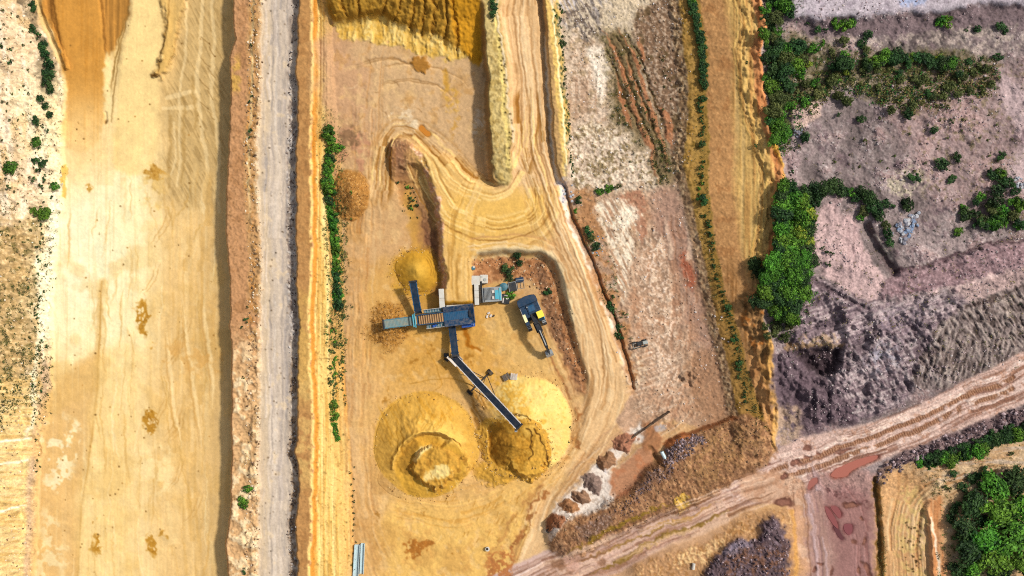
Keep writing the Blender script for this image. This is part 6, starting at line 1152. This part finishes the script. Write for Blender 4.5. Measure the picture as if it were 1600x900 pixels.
# west scrub
for a in ((15, 262, 12, 'bright', 'bright green upright bush alone on the pale western slope'), (69, 333, 13, 'bright', 'largest bright green bush beside the pale edge of the sand floor'), (52, 331, 7.5, 'bright', 'small bright bush touching the largest western bush'),
          (85, 291, 8, 'bright', 'vivid green bush nearest to the orange stain on the sand edge'), (50, 9, 9, 'dark', 'dark bush at the northern edge of the western slope'), (56, 222, 9, 'bright', 'green bush at the south end of the dark western scrub line')): plant(*a[:5])
plants([(52, 44, 8), (60, 55, 6), (68, 68, 7), (70, 84, 9), (76, 100, 10), (80, 116, 10), (74, 130, 11), (78, 140, 7), (62, 153, 7), (71, 165, 7), (76, 178, 6.6), (57, 187, 8), (64, 72, 8), (70, 112, 8)], 'dark', 'dark bush in the grey green scrub line above the orange sand tongue', 'dark bushes of the western scrub line', jit=1.5)
plants([(55, 251, 7), (66, 256, 7), (57, 266, 6), (70, 249, 5), (50, 280, 6), (63, 292, 5), (66, 281, 5), (12, 292, 5), (14, 98, 5), (18, 77, 4), (13, 76, 3), (4, 70, 5)], 'dark', 'small dark green bush on the pale western slope', 'small bushes on the western slope', jit=1)
r_ = random.Random(9)
plants([(r_.gauss(64, 8) if y < 300 else r_.gauss(66 - (y - 300) * .03, 8), y, r_.uniform(1.6, 4.2)) for y in range(190, 620, 7)], 'dark', 'tiny dark shrub in the speckled line beside the sand floor', 'tiny shrubs beside the sand floor')
plants([(r_.uniform(0, 50), r_.uniform(10, 600), r_.uniform(1.5, 3.6)) for _ in range(60)], 'olive', 'tiny olive shrub on the pale western slope', 'tiny shrubs on the western slope')
plants([(r_.gauss(58, 5), r_.uniform(625, 740), r_.uniform(1.4, 3)) for _ in range(16)], 'dark', 'tiny dark tuft at the south western edge of the sand floor', 'tiny tufts at the sand edge')
# bench and berms
plant(387, 764, 7.5, 'bright', 'northern one of two bright bushes on the crumbly bench'); plant(380, 786, 10, 'bright', 'southern larger one of two bright bushes on the crumbly bench')
plants([(391, 160, 4), (390, 205, 5), (393, 150, 3), (391, 215, 3), (384, 500, 5), (377, 512, 3), (380, 590, 3), (392, 70, 3), (386, 480, 2.6), (383, 893, 6)], 'dark', 'small shrub on the narrow bench west of the grey road', 'small shrubs on the bench')
plants([(771, 4, 8, 'dark'), (771, 16, 8, 'dark'), (770, 27, 5, 'dark')], 'dark', 'dark green bush on the north end of the berm beside the haul road', 'bushes on the berm')
plants([(r_.gauss(np.interp(y, [10, 270], [874, 893]), 2.4), y, r_.uniform(1.8, 4.2)) for y in range(8, 275, 5)], 'dark', 'tiny dark shrub on the east side of the pale berm', 'tiny shrubs east of the pale berm')
plant(877, 66, 8, 'dark', 'dark bush at the north end of the pale berm by the worked out strip')
# golden shelf row
hl = {'dark': 'dark green bush in the row along the golden shelf', 'bright': 'brighter green bush in the row along the golden shelf'}
plants(along([(1080, -4), (1085, 20), (1092, 45), (1097, 80), (1099, 110), (1102, 138)], 7.5, 6.6, 9, 2, 5, ('dark', 'dark', 'bright')) + [(1098, 153, 7, 'dark'), (1093, 160, 5, 'dark')], 'dark', hl, 'row of bushes on the golden shelf')
plants(along([(1094, 165), (1097, 190), (1096, 212)], 5, 2.5, 5, 4, 6, ('dark',)) + along([(1100, 256), (1097, 280), (1094, 300)], 4.5, 2.5, 5, 5, 7, ('dark', 'bright')) + along([(1098, 332), (1108, 350), (1112, 370), (1112, 388)], 4, 2.5, 5, 4, 8, ('dark',))
       + along([(1112, 400), (1124, 440), (1138, 490), (1146, 520), (1152, 560), (1160, 600), (1168, 640)], 7, 2, 5, 3.5, 9, ('dark',)), 'dark', {'dark': 'small dark shrub in the broken row along the golden shelf', 'bright': 'small green shrub in the broken row along the golden shelf'}, 'broken row of shrubs on the golden shelf')
plant(1097, 225, 6.8, 'dark', 'solitary dark bush on bare golden ground in the middle of the shelf'); plant(1098, 312, 10, 'dark', 'widest dark bush on the golden shelf beside the long slope')
plants([(1148, 530, 7), (1155, 568, 6.6), (1138, 480, 6.6)], 'dark', 'dark bush at the narrow southern end of the golden shelf', 'bushes at the southern end of the shelf')
plant(1182, 227, 4, 'dark', 'lone tiny shrub on the long bare slope near the orange rim'); plant(1167, 97, 3, 'dark', 'lone dark tuft high on the long bare slope')
# thicket on the rim, north
hl = {'bright': 'vivid green bush in the northern thicket on the rim of the long slope', 'dark': 'dark green bush in the northern thicket on the rim of the long slope', 'olive': 'olive bush in the northern thicket on the rim of the long slope', 'yellow': 'yellow green bush in the northern thicket on the rim of the long slope'}
r_ = random.Random(21); L1 = []
for y in range(-6, 215, 11):
    x0 = np.interp(y, [0, 40, 60, 100, 150, 215], [1200, 1204, 1200, 1200, 1203, 1214]); x1 = np.interp(y, [0, 60, 70, 150, 215], [1236, 1226, 1246, 1240, 1228])
    for x in np.arange(x0, x1, 14):
        if r_.random() < .8: L1.append((x + r_.uniform(-6, 6), y + r_.uniform(-6, 6), r_.uniform(6.6, 15), r_.choice(('bright', 'dark', 'dark', 'bright', 'olive'))))
plants(L1, 'bright', hl, 'northern thicket on the rim')
# low band of scrub across the waste ground
hl = {'dark': 'dark bush in the band of scrub across the stony ground', 'olive': 'olive bush in the band of scrub across the stony ground', 'yellow': 'yellow green bush in the band of scrub across the stony ground', 'bright': 'green bush in the band of scrub across the stony ground'}
L2 = [(1316, 99, 13, 'dark'), (1304, 105, 9, 'dark')] + along([(1352, 104), (1370, 96), (1390, 88), (1415, 92), (1440, 92), (1470, 100), (1490, 104)], 9, 9, 13, 4, 22, ('dark', 'dark', 'bright')) + [(1468, 90, 7, 'yellow'), (1467, 98, 5, 'yellow'), (1264, 100, 7, 'yellow'), (1258, 90, 5, 'yellow'), (1232, 97, 8, 'yellow'), (1322, 114, 6, 'yellow')]
for _ in range(34): L2.append((r_.uniform(1238, 1330), r_.uniform(62, 160), r_.uniform(5, 11), r_.choice(('olive', 'olive', 'dark', 'bright'))))
for _ in range(34): x = r_.uniform(1330, 1500); L2.append((x, r_.uniform(100, 165) if x > 1370 else r_.uniform(75, 130), r_.uniform(4, 9), r_.choice(('olive', 'olive', 'olive', 'dark'))))
for _ in range(16): L2.append((r_.uniform(1490, 1555), r_.uniform(100, 145), r_.uniform(4, 8), 'olive'))
plants(L2, 'olive', hl, 'band of scrub across the stony ground')
plants([(1308, 36, 10), (1322, 38, 11), (1332, 35, 7)], 'bright', 'low green bush in the patch on the dark terrace step', 'green patch on the terrace step'); plants([(1470, 32, 9), (1482, 34, 10), (1466, 38, 6)], 'bright', 'low green bush on the dark terrace step further east', 'eastern green patch on the terrace step')
plants([(1278, 46, 6.6), (1290, 47, 5), (1262, 38, 4), (1357, 53, 8), (1350, 66, 8), (1345, 70, 6.6), (1528, 45, 7), (1563, 40, 8), (1570, 47, 6.6), (1560, 90, 8), (1515, 96, 6.6), (1535, 92, 5)], 'dark', 'small dark bush scattered below the dark terrace step', 'bushes below the terrace step')
for a in ((1472, 256, 12, 'dark', 'round dark bush alone in the middle of the stony ground'), (1430, 277, 10, 'dark', 'dark bush south west of the round bush on the stony ground'), (1418, 178, 9, 'dark', 'dark bush beside the olive one south of the scrub band'), (1393, 172, 9, 'olive', 'olive bush just south of the scrub band'),
          (1346, 186, 8, 'dark', 'dark green bush near the pinkish bare patch south of the scrub band'), (1488, 280, 8, 'dark', 'smaller dark bush just south east of the round bush'), (1495, 246, 8, 'dark', 'dark bush just east of the round bush'), (1565, 243, 8, 'dark', 'dark bush near the eastern edge of the stony ground'),
          (1312, 180, 5, 'dark', 'small dark shrub beside the cracked pale patch'), (1460, 203, 7, 'dark', 'low dark bush north of the round bush'), (1486, 190, 5, 'dark', 'small shrub north east of the round bush'), (1498, 362, 8, 'bright', 'vivid green small bush above the long ruddy bank'), (1511, 46, 4, 'dark', 'tiny dark shrub at the top of the terrace'),
          (1353, 221, 5, 'olive', 'small faded shrub in the west of the stony ground'), (1258, 214, 9, 'dark', 'grey green bush below the cracked pale patch'), (1562, 268, 6.6, 'dark', 'low bush under the eastern edge bush')): plant(*a)
# middle dark clump and the boulder side
hl = {'dark': 'dark green bush in the clump west of the boulder pile', 'bright': 'brighter bush in the clump west of the boulder pile', 'olive': 'olive bush in the clump west of the boulder pile'}
plants([(1262, 302, 14, 'dark'), (1276, 298, 15, 'dark'), (1292, 293, 16, 'dark'), (1308, 292, 14, 'dark'), (1318, 300, 10, 'dark'), (1260, 320, 12, 'dark'), (1272, 318, 10, 'dark'), (1330, 300, 8, 'bright'), (1345, 300, 10, 'dark'), (1356, 310, 14, 'dark'), (1366, 324, 14, 'dark'), (1374, 336, 11, 'dark'),
        (1352, 330, 10, 'olive'), (1384, 318, 8, 'dark'), (1344, 340, 7, 'bright'), (1388, 366, 9, 'dark'), (1391, 380, 8, 'dark'), (1384, 352, 8, 'olive'), (1338, 312, 8, 'dark'), (1418, 320, 12, 'dark'), (1394, 322, 6, 'dark')], 'dark', hl, 'dark clump west of the boulder pile', jit=1)
hl = {'dark': 'dark bush in the eastern clump beside the rubble', 'bright': 'bright bush in the eastern clump beside the rubble', 'yellow': 'yellow green bush in the eastern clump beside the rubble', 'olive': 'olive bush in the eastern clump beside the rubble'}
L3 = [(1552, 274, 10, 'dark'), (1564, 276, 12, 'bright'), (1574, 286, 12, 'dark'), (1560, 298, 12, 'dark'), (1588, 300, 8, 'dark')]
for _ in range(30): L3.append((r_.uniform(1505, 1605), r_.uniform(308, 355), r_.uniform(6, 12), r_.choice(('olive', 'dark', 'bright', 'bright', 'olive'))))
plants(L3, 'dark', hl, 'eastern clump beside the rubble')
# thicket on the rim, south
hl = {'bright': 'vivid green bush in the southern thicket on the rim', 'dark': 'dark green bush in the southern thicket on the rim', 'yellow': 'yellow green bush in the southern thicket on the rim'}
L4 = [(1178, 412, 13, 'dark'), (1185, 425, 10, 'dark'), (1180, 470, 12, 'dark')]
for y in range(290, 500, 12):
    x0 = np.interp(y, [290, 380, 405, 430, 470, 500], [1222, 1218, 1208, 1194, 1196, 1228]); x1 = np.interp(y, [290, 330, 400, 460, 500], [1240, 1268, 1270, 1258, 1246])
    for x in np.arange(x0, x1, 15): L4.append((x + r_.uniform(-3, 3), y + r_.uniform(-4, 4), r_.uniform(11, 17), r_.choice(('bright', 'bright', 'dark', 'yellow' if x > 1240 and y < 400 else 'bright', 'dark', 'bright'))))
plants(L4, 'bright', hl, 'southern thicket on the rim')
plants([(1212, 520, 8), (1225, 528, 9), (1200, 525, 7), (1232, 510, 9), (1196, 510, 7), (1215, 508, 10)], 'olive', 'grey olive bush below the southern thicket', 'olive bushes below the southern thicket')
plants([(1222, 232, 5), (1238, 268, 4), (1232, 296, 7), (1230, 285, 5), (1286, 388, 4), (1292, 396, 5), (1300, 396, 4), (1280, 412, 4), (1298, 412, 5), (1290, 411, 3)], 'dark', 'small shrub on bare ground between the two rim thickets', 'small shrubs between the thickets')
# south-east hedge and wood
hl = {'bright': 'bright green bush in the hedge along the ruddy track', 'dark': 'dark green bush in the hedge along the ruddy track'}
plants([(a, b, c, d) for a, b, c, d in along([(1444, 724), (1470, 720), (1500, 712), (1530, 700), (1560, 690), (1590, 678), (1612, 668)], 8, 9, 13, 4, 31, ('dark', 'bright', 'bright'))] + along([(1455, 716), (1500, 700), (1540, 688), (1590, 664)], 11, 7, 10, 3, 32, ('dark',)), 'dark', hl, 'hedge along the ruddy track')
TR = [(1555, 760, 26, 'bright', 'northernmost vivid green tree of the south eastern wood'), (1588, 748, 24, 'dark', 'dark green tree at the north east corner of the wood'), (1520, 790, 24, 'dark', 'dark tree at the north west corner of the wood'), (1560, 800, 30, 'bright', 'broad vivid green tree in the northern middle of the wood'),
      (1598, 795, 26, 'bright', 'vivid green tree on the eastern frame edge north of the middle'), (1506, 826, 22, 'dark', 'dark tree on the western edge of the wood above the pale terrace'), (1540, 838, 28, 'bright', 'vivid green tree west of the centre of the wood'), (1580, 842, 30, 'bright', 'largest vivid green tree in the middle of the wood'),
      (1512, 862, 24, 'dark', 'dark green tree at the lower western edge of the wood'), (1552, 878, 26, 'bright', 'vivid green tree at the southern edge of the wood'), (1596, 880, 24, 'bright', 'vivid green tree in the south east corner of the wood'), (1525, 886, 18, 'bright', 'small green tree at the southern tip of the wood'), (1612, 835, 24, 'dark', 'dark tree cut by the eastern frame edge')]
for a in TR: plant(*a, cat='tree', h=.8)
plants([(1490, 740, 7), (1520, 748, 10), (1505, 762, 9), (1530, 742, 8), (1488, 800, 9), (1496, 790, 8), (1484, 812, 8), (1535, 760, 10), (1512, 775, 9), (1488, 885, 9), (1496, 895, 10), (1510, 895, 10), (1540, 735, 7), (1572, 895, 10), (1550, 896, 9), (1500, 842, 12), (1570, 820, 12), (1535, 815, 12), (1530, 862, 12), (1568, 862, 12), (1590, 768, 12), (1590, 818, 12)], 'dark', 'small dark bush at the fringe of the south eastern wood', 'bushes around the south eastern wood')
plants([(1478, 762, 5), (1485, 765, 4), (1496, 760, 5), (1580, 708, 5)], 'olive', 'small olive shrub on the pale ground north of the wood', 'olive shrubs north of the wood')
# around the huts, on the worked-out strip and in the gully
for a in ((793, 421, 11, 'dark', 'dark round bush on the brown bank north of the huts'), (808, 398, 8, 'dark', 'flat dark bush at the top edge of the brown bank'), (812, 411, 6.6, 'dark', 'small dark bush between the round bush and the road'), (797, 462, 9, 'bright', 'green bush growing between the cabin and the charcoal container'),
          (789, 450, 6, 'bright', 'green tuft over the round cyan tank'), (856, 456, 7, 'dark', 'dark bush on the bank east of the excavator'), (796, 435, 7, 'olive', 'low dull bush just north of the charcoal container'), (954, 479, 10, 'dark', 'largest dark bush beside the haul road kerb on the pale strip'), (956, 465, 5, 'dark', 'small bush north of the largest kerb bush'),
          (966, 511, 7, 'dark', 'dark bush south of the largest kerb bush'), (967, 526, 7, 'dark', 'southernmost dark bush by the haul road kerb'), (960, 493, 4, 'dark', 'tiny shrub between the kerb bushes'), (904, 313, 7, 'dark', 'dark bush on the rubble where the pale berm ends'), (920, 362, 9, 'dark', 'dark low bush north of the rubbish on the pale strip'),
          (931, 385, 8, 'dark', 'dark low bush south of the rubbish on the pale strip'), (926, 372, 7, 'olive', 'dull bush amid the rubbish on the pale strip'), (937, 299, 7, 'bright', 'low green bush at the bottom edge of the white rock'), (952, 295, 8, 'bright', 'green low bush on the bottom edge of the white rock'), (965, 290, 6, 'olive', 'dull shrub at the edge of the white rock'), (899, 329, 5, 'bright', 'small green shrub on the yellow mound end'),
          (642, 312, 6, 'dark', 'dark square looking shrub in the gully beside the ramp'), (641, 323, 4.5, 'bright', 'small green shrub under the dark one in the gully'), (650, 321, 4.5, 'dark', 'faded shrub in the gully beside the ramp'), (637, 292, 4.5, 'bright', 'small green shrub at the head of the gully'), (620, 284, 4, 'dark', 'tiny shrub below the brown hump'),
          (548, 301, 3, 'bright', 'green sprig on the orange gravel heap'), (891, 668, 2.4, 'dark', 'tiny dark tuft east of the pale heap'), (889, 690, 2.6, 'dark', 'tiny dark tuft south east of the pale heap'), (56, 736, 3, 'dark', 'black tiny shrub at the south western sand edge')): plant(*a)
plants([(r_.uniform(628, 652), r_.uniform(286, 345), r_.uniform(1.2, 2.6)) for _ in range(18)], 'dark', 'tiny tuft on the sandy floor of the gully', 'tiny tufts in the gully')
plants([(r_.gauss(552, 2), y, r_.uniform(1.5, 3.2)) for y in range(730, 900, 9)], 'dark', 'tiny dark tuft at the foot of the layered bank', 'tiny tufts at the foot of the bank')
plants([(r_.uniform(975, 1050), r_.uniform(60, 280), r_.uniform(1.5, 3.5)) for _ in range(22)], 'olive', 'tiny olive shrub among the brown ruts', 'tiny shrubs among the ruts')
plants([(r_.uniform(1280, 1590), r_.uniform(170, 300), r_.uniform(1.4, 3.8)) for _ in range(46)], 'olive', 'tiny shrub scattered over the open stony ground', 'tiny shrubs on the stony ground')
grow()

# ------------------------------------------------------------------ ground cover and loose stones (nobody could count them)
def scatter(m, n, seed):
    sl, k = m; r = np.random.default_rng(seed); p = np.clip(k.ravel().astype(float), 0, None); p[p < 1e-4] = 0; p /= p.sum(); i = r.choice(p.size, n, p=p); h, w = k.shape
    return (i % w) + sl[1].start + U0 + r.random(n), (i // w) + sl[0].start + V0 + r.random(n)
def pts3(px, py, up=0): z = bil(ZT, px, py) + up; s = (CAM_H - z) / FOC; return np.stack([(px - 800) * s, (450 - py) * s, z], 1)
def tint_material(name, rough=.9):
    m, nt, b = new_mat(name); a = nt.nodes.new('ShaderNodeAttribute'); a.attribute_name = 'tint'; nt.links.new(a.outputs['Color'], b.inputs['Base Color']); b.inputs['Roughness'].default_value = rough; b.inputs['Specular IOR Level'].default_value = .15
    return m
M_TUFT, M_STONE = tint_material('dry grass and weeds', .8), tint_material('broken stone', .9)
def tufts(name, m, n, r0, r1, cols, seed, nl=7, amp=1.0):
    px, py = scatter(m, n, seed); r = np.random.default_rng(seed); c = pts3(px, py); R_ = r.uniform(r0, r1, n)
    k = np.repeat(np.arange(n), nl); p = c[k] + r.standard_normal((n * nl, 3)) * [.45, .45, .15] * R_[k][:, None]; p[:, 2] += .12 + .25 * R_[k] * r.random(n * nl)
    nr = r.standard_normal((n * nl, 3)); nr[:, 2] = np.abs(nr[:, 2]) + .6; nr /= np.linalg.norm(nr, axis=1)[:, None]; t = np.cross(nr, r.standard_normal((n * nl, 3))); t /= np.linalg.norm(t, axis=1)[:, None]; b = np.cross(nr, t)
    s = (R_[k] * r.uniform(.2, .5, n * nl))[:, None]; co = np.stack([p - t * s, p + b * s * .5, p + t * s, p - b * s * .5], 1).reshape(-1, 3)
    cc = np.array([srgb(*q) for q in cols])[r.integers(0, len(cols), n)][k] / KLIT * r.uniform(.6, 1.3, (n * nl, 1)) * amp
    o = bpy.data.objects.new(name, quads(name, co, None, M_TUFT, np.repeat(cc, 4, 0))); ROOT.objects.link(o); tag(o, kind='stuff'); return o
GRN, DRK, OLV, DRY = (60, 120, 50), (40, 62, 36), (104, 104, 56), (150, 134, 84)
wm = band(NEAR, xA + 2, 8, -60, 640, 40); wm = (wm[0], wm[1] * ramp(N['d'] + .6 * N['b'], .2, 1.6) * (UU > -40)); tufts('weeds', wm, 1500, .15, .45, (DRK, OLV, OLV, DRY), 1, 5)
tufts('weeds', nz(poly([(-20, 380), (50, 360), (58, 480), (50, 600), (10, 660), (-20, 680)], 10), 'd', -.5, 1), 700, .15, .5, (DRK, OLV, OLV), 2, 5)
tufts('weeds', nz(poly([(1226, 60), (1300, 64), (1330, 80), (1420, 84), (1480, 84), (1556, 98), (1556, 140), (1500, 152), (1440, 165), (1380, 160), (1320, 140), (1270, 165), (1244, 175), (1230, 150)], 8, 3, 3), 'd', -1.2, .8), 2200, .2, .6, (DRK, OLV, OLV, DRY, GRN), 3, 6)
tufts('weeds', nz((ALL, R_[1] * 1.0 if False else band(xR + 20, FAR, 10, -20, 560, 60)[1] * (UU < 1620)), 'd', .4, 1.6), 1500, .12, .38, (DRK, OLV, DRY), 4, 4)
tufts('weeds', nz(band(xG0 - 4, xG + 2, 3, 180, 620, 30), 'e', -.8, .8), 900, .15, .4, (DRK, OLV, GRN), 5, 5)
tufts('weeds', nz(band(xM0 - 22, xM0, 3, -20, 670, 20), 'e', -.4, .9), 700, .12, .35, (DRK, OLV), 6, 5)
tufts('weeds', nz(poly([(946, 60), (975, 50), (1000, 70), (1004, 140), (1040, 230), (1056, 280), (1030, 284), (1010, 240), (985, 210), (958, 190), (950, 140), (956, 110)], 6, 3, 2), 'd', -.2, .9), 420, .15, .4, (DRK, OLV), 7, 5)
tufts('weeds', nz(poly([(900, 300), (935, 300), (945, 360), (960, 420), (975, 480), (985, 540), (970, 540), (940, 460), (912, 380)], 6, 3, 2), 'd', -.2, 1), 260, .12, .35, (DRK, OLV, GRN), 8, 5)
tufts('weeds', poly([(1370, 745), (1378, 760), (1384, 900), (1374, 900), (1366, 760)], 3), 200, .12, .3, (OLV, DRY), 9, 5)
tufts('weeds', nz(poly([(1440, 735), (1600, 680), (1620, 740), (1500, 760), (1470, 780)], 10, 3, 3), 'd', .2, 1.2), 260, .12, .35, (OLV, DRK, DRY), 10, 5)
def stones(name, m, n, r0, r1, cols, seed, power=2.2):
    px, py = scatter(m, n, seed); r = np.random.default_rng(seed + 77); c = pts3(px, py); R_ = r0 + (r1 - r0) * r.random(n) ** power
    base = np.array([[1, 0, 0], [0, 1, 0], [-1, 0, 0], [0, -1, 0], [.5, .5, .75], [-.5, .5, .7], [-.5, -.5, .75], [.5, -.5, .7]], float)
    an = r.uniform(0, 6.28, n); ca, sa = np.cos(an), np.sin(an); v_ = base[None] * r.uniform(.65, 1.25, (n, 8, 1)) * np.stack([r.uniform(.7, 1.3, n), r.uniform(.7, 1.1, n), r.uniform(.5, 1, n)], 1)[:, None] * R_[:, None, None]
    X = v_[..., 0] * ca[:, None] - v_[..., 1] * sa[:, None]; Y = v_[..., 0] * sa[:, None] + v_[..., 1] * ca[:, None]; co = np.stack([X, Y, v_[..., 2]], -1) + c[:, None]; co[:, :4, 2] -= .04
    F = np.array([[0, 1, 5, 4], [1, 2, 6, 5], [2, 3, 7, 6], [3, 0, 4, 7], [4, 5, 6, 7]]); F = (F[None] + (np.arange(n) * 8)[:, None, None]).reshape(-1, 4)
    cc = np.array([srgb(*q) for q in cols])[r.integers(0, len(cols), n)] / KLIT * r.uniform(.75, 1.25, (n, 1)); me = bpy.data.meshes.new(name); me.vertices.add(n * 8); me.vertices.foreach_set('co', co.astype(f32).ravel())
    me.loops.add(F.size); me.loops.foreach_set('vertex_index', F.ravel().astype(np.int32)); me.polygons.add(len(F)); me.polygons.foreach_set('loop_start', np.arange(0, F.size, 4, dtype=np.int32)); me.polygons.foreach_set('loop_total', np.full(len(F), 4, np.int32))
    at_ = me.attributes.new('tint', 'FLOAT_COLOR', 'POINT'); at_.data.foreach_set('color', np.concatenate([np.repeat(cc, 8, 0), np.ones((n * 8, 1))], 1).astype(f32).ravel()); me.update(calc_edges=True); me.materials.append(M_STONE)
    o = bpy.data.objects.new(name, me); ROOT.objects.link(o); return tag(o, kind='stuff')
PALE, MAUVE, DARKS, BRN = (226, 216, 210), (178, 156, 158), (112, 96, 100), (140, 104, 78)
eastm = band(xR + 8, FAR, 10, -20, 720, 20); eastm = (ALL, eastm[1] * (UU < 1625) * ramp(N['b'] + .9 * N['c'], -.3, 1.8) * (VV < np.interp(UU, [1200, 1300, 1400, 1500, 1600], [700, 670, 640, 600, 555])))
stones('loose_stones', eastm, 7000, .05, .24, ((200, 188, 184), MAUVE, MAUVE, DARKS), 11, 3)
stones('loose_stones', nz(mo, 'd', -1.2, .8), 1600, .05, .2, (BRN, BRN, (186, 150, 112), (130, 100, 78)), 12, 3)
stones('loose_stones', poly([(1045, 706), (1090, 680), (1100, 692), (1072, 714), (1050, 732)], 5, 3, 3), 500, .08, .3, (MAUVE, DARKS, BRN, DARKS), 13)
stones('loose_stones', poly([(960, 790), (1010, 755), (1040, 728), (1050, 740), (1010, 772), (970, 800)], 5, 3, 3), 400, .08, .28, (BRN, BRN, DARKS), 14)
stones('loose_stones', nz(sd, 'd', -1.4, .5), 1500, .08, .3, (DARKS, (78, 66, 76), MAUVE), 15, 2.6)
stones('loose_stones', gb, 1200, .1, .4, (DARKS, MAUVE, (84, 68, 72)), 16, 2.6)
stones('loose_stones', nz((kn[0], kn[1]), 'd', -.4, 1.2), 2200, .05, .2, (PALE, (196, 176, 150), (150, 130, 110)), 17, 3)
stones('loose_stones', nz((kl[0], kl[1]), 'd', .2, 1.4), 900, .06, .22, (PALE, (196, 164, 140), BRN), 18, 3)
stones('loose_stones', nz(band(xD - 22, xD, 3, -20, 920, 10), 'd', -1, 1), 1300, .06, .28, ((196, 160, 124), (236, 214, 184), (120, 92, 66)), 19, 3)
stones('loose_stones', nz(band(xE - 13, xE - 1, 3, -20, 920, 10), 'd', -.6, 1), 900, .06, .26, ((206, 198, 192), (130, 112, 100), (96, 80, 72)), 20, 2.4)
stones('loose_stones', nz(band(NEAR, xA, 4, -20, 920, 10), 'd', -1, 1.4)[0:1] + (nz(band(NEAR, xA, 4, -20, 920, 10), 'd', -1, 1.4)[1] * (UU > -20),), 1300, .06, .25, ((244, 228, 204), (200, 170, 132), (130, 104, 76)), 21, 3)
stones('loose_stones', ell(604, 507, 33, 34, 0, 14, 3, 3), 1000, .05, .15, ((160, 118, 66), (206, 160, 100), (136, 98, 52)), 22, 2)
stones('loose_stones', ell(546, 303, 27, 38, 0, 8, 2, 2), 700, .05, .14, ((176, 128, 70), (210, 164, 104), (140, 98, 52)), 23, 2)
stones('loose_stones', poly([(742, 398), (842, 396), (870, 420), (900, 520), (918, 606), (900, 590), (870, 530), (850, 470), (800, 420), (744, 412)], 4, 2, 2), 700, .06, .24, (BRN, (216, 186, 150), (110, 80, 60)), 24, 3)
for i, (cx, cy, rx, ry) in enumerate(((664, 697, 82, 80), (806, 700, 54, 50), (652, 424, 34, 36), (822, 664, 76, 82))):
    o_ = ell(cx, cy, rx + 7, ry + 7, 0, 10, 2, 2); i_ = poly([(cx + (rx - 5) * math.cos(t), cy + (ry - 5) * math.sin(t)) for t in np.linspace(0, 6.0, 18)], 6, 1, 1); m_ = np.zeros((NV, NU), f32); m_[o_[0]] = o_[1]; m_[i_[0]] *= 1 - i_[1]
    stones('loose_stones', nz((ALL, m_), 'd', -1, 1), 350, .05, .2, ((196, 152, 86), (226, 190, 130), (150, 108, 58)), 40 + i, 3)
tufts('weeds', nz(poly([(1196, 0), (1250, 0), (1256, 60), (1250, 215), (1206, 215)], 6, 4, 3), 'd', -1, 1), 600, .15, .5, (GRN, DRK, OLV), 51, 6)
tufts('weeds', nz(poly([(1190, 400), (1222, 300), (1270, 330), (1280, 420), (1256, 500), (1200, 510)], 8, 4, 3), 'd', -1, 1), 600, .15, .5, (GRN, DRK, OLV), 52, 6)
tufts('weeds', nz(poly([(1470, 745), (1540, 725), (1620, 715), (1620, 920), (1480, 920), (1478, 800)], 12, 4, 3), 'd', -1, 1), 900, .15, .5, (GRN, DRK, OLV, DRY), 53, 6)
tufts('weeds', nz(poly([(500, 190), (530, 190), (540, 480), (516, 490), (508, 300)], 6, 3, 3), 'd', -1, 1), 700, .12, .4, (GRN, DRK, OLV, DRY), 54, 6)
# boulders, each one a thing
BM = []
for i in range(4):
    q = MB(); r = random.Random(i); n = 7; P = []; 
    for zz, s_ in ((-.2, .85), (.3, 1), (.75, .6)): P += [(math.cos(2 * math.pi * k / n + zz) * s_ * r.uniform(.75, 1.2), math.sin(2 * math.pi * k / n + zz) * s_ * r.uniform(.75, 1.1), zz + r.uniform(-.1, .12)) for k in range(n)]
    q.add(P, [(l * n + k, l * n + (k + 1) % n, l * n + n + (k + 1) % n, l * n + n + k) for l in (0, 1) for k in range(n)] + [tuple(range(2 * n, 3 * n))]); m = paint('bluish rock %s' % 'abcd'[i], ((.16, .22, .33), (.30, .32, .36), (.20, .20, .24), (.42, .42, .44))[i], .9, dirt=.5, dirtcol=(.2, .17, .17), scale=2)
    o = q.build('boulder', m); BM.append(o.data); bpy.data.objects.remove(o)
r_ = random.Random(44)
def boulder(px, py, r, label, group, k=None):
    o = bpy.data.objects.new('boulder', BM[r_.randrange(4) if k is None else k]); ROOT.objects.link(o); p = at(px, py, 0, ZT); o.location = p; o.rotation_euler = (r_.uniform(-.3, .3), r_.uniform(-.3, .3), r_.uniform(0, 6)); s = r * .12; o.scale = (s, s * r_.uniform(.7, 1), s * r_.uniform(.6, .9)); tag(o, label, 'boulder', group)
for _ in range(70):
    t = r_.random(); x = np.interp(t, [0, 1], [1404, 1430]) + r_.gauss(0, 6); yv = np.interp(t, [0, 1], [372, 338]) + r_.gauss(0, 8); boulder(x, yv, r_.uniform(1.6, 4.6), 'bluish grey boulder in the heap of rocks below the dark clump', 'bluish boulder heap')
for _ in range(22): boulder(r_.uniform(1582, 1606), r_.uniform(276, 294), r_.uniform(1.8, 4), 'pale grey boulder in the rubble on the eastern edge', 'rubble on the eastern edge', r_.choice((1, 3)))
for _ in range(12): boulder(r_.uniform(1232, 1250), r_.uniform(332, 350), r_.uniform(1.5, 3.6), 'pale boulder inside the southern rim thicket', 'boulders in the rim thicket', 3)
for _ in range(16): boulder(r_.uniform(876, 896), r_.uniform(286, 318), r_.uniform(1.4, 3), 'pale rock at the end of the pale berm', 'rocks at the end of the berm', r_.choice((1, 3)))
for _ in range(16): boulder(r_.uniform(926, 942), r_.uniform(368, 402), r_.uniform(1, 2.4), 'small grey rock among the low bushes on the pale strip', 'rocks among the low bushes', r_.choice((0, 1, 3)))
for _ in range(14): boulder(1250 + r_.gauss(0, 2) - 6 * (_ % 3), 203 + _ * .8, r_.uniform(1.4, 3.4), 'rock on the broken edge of the cracked pale patch', 'rocks on the cracked patch edge', 2)
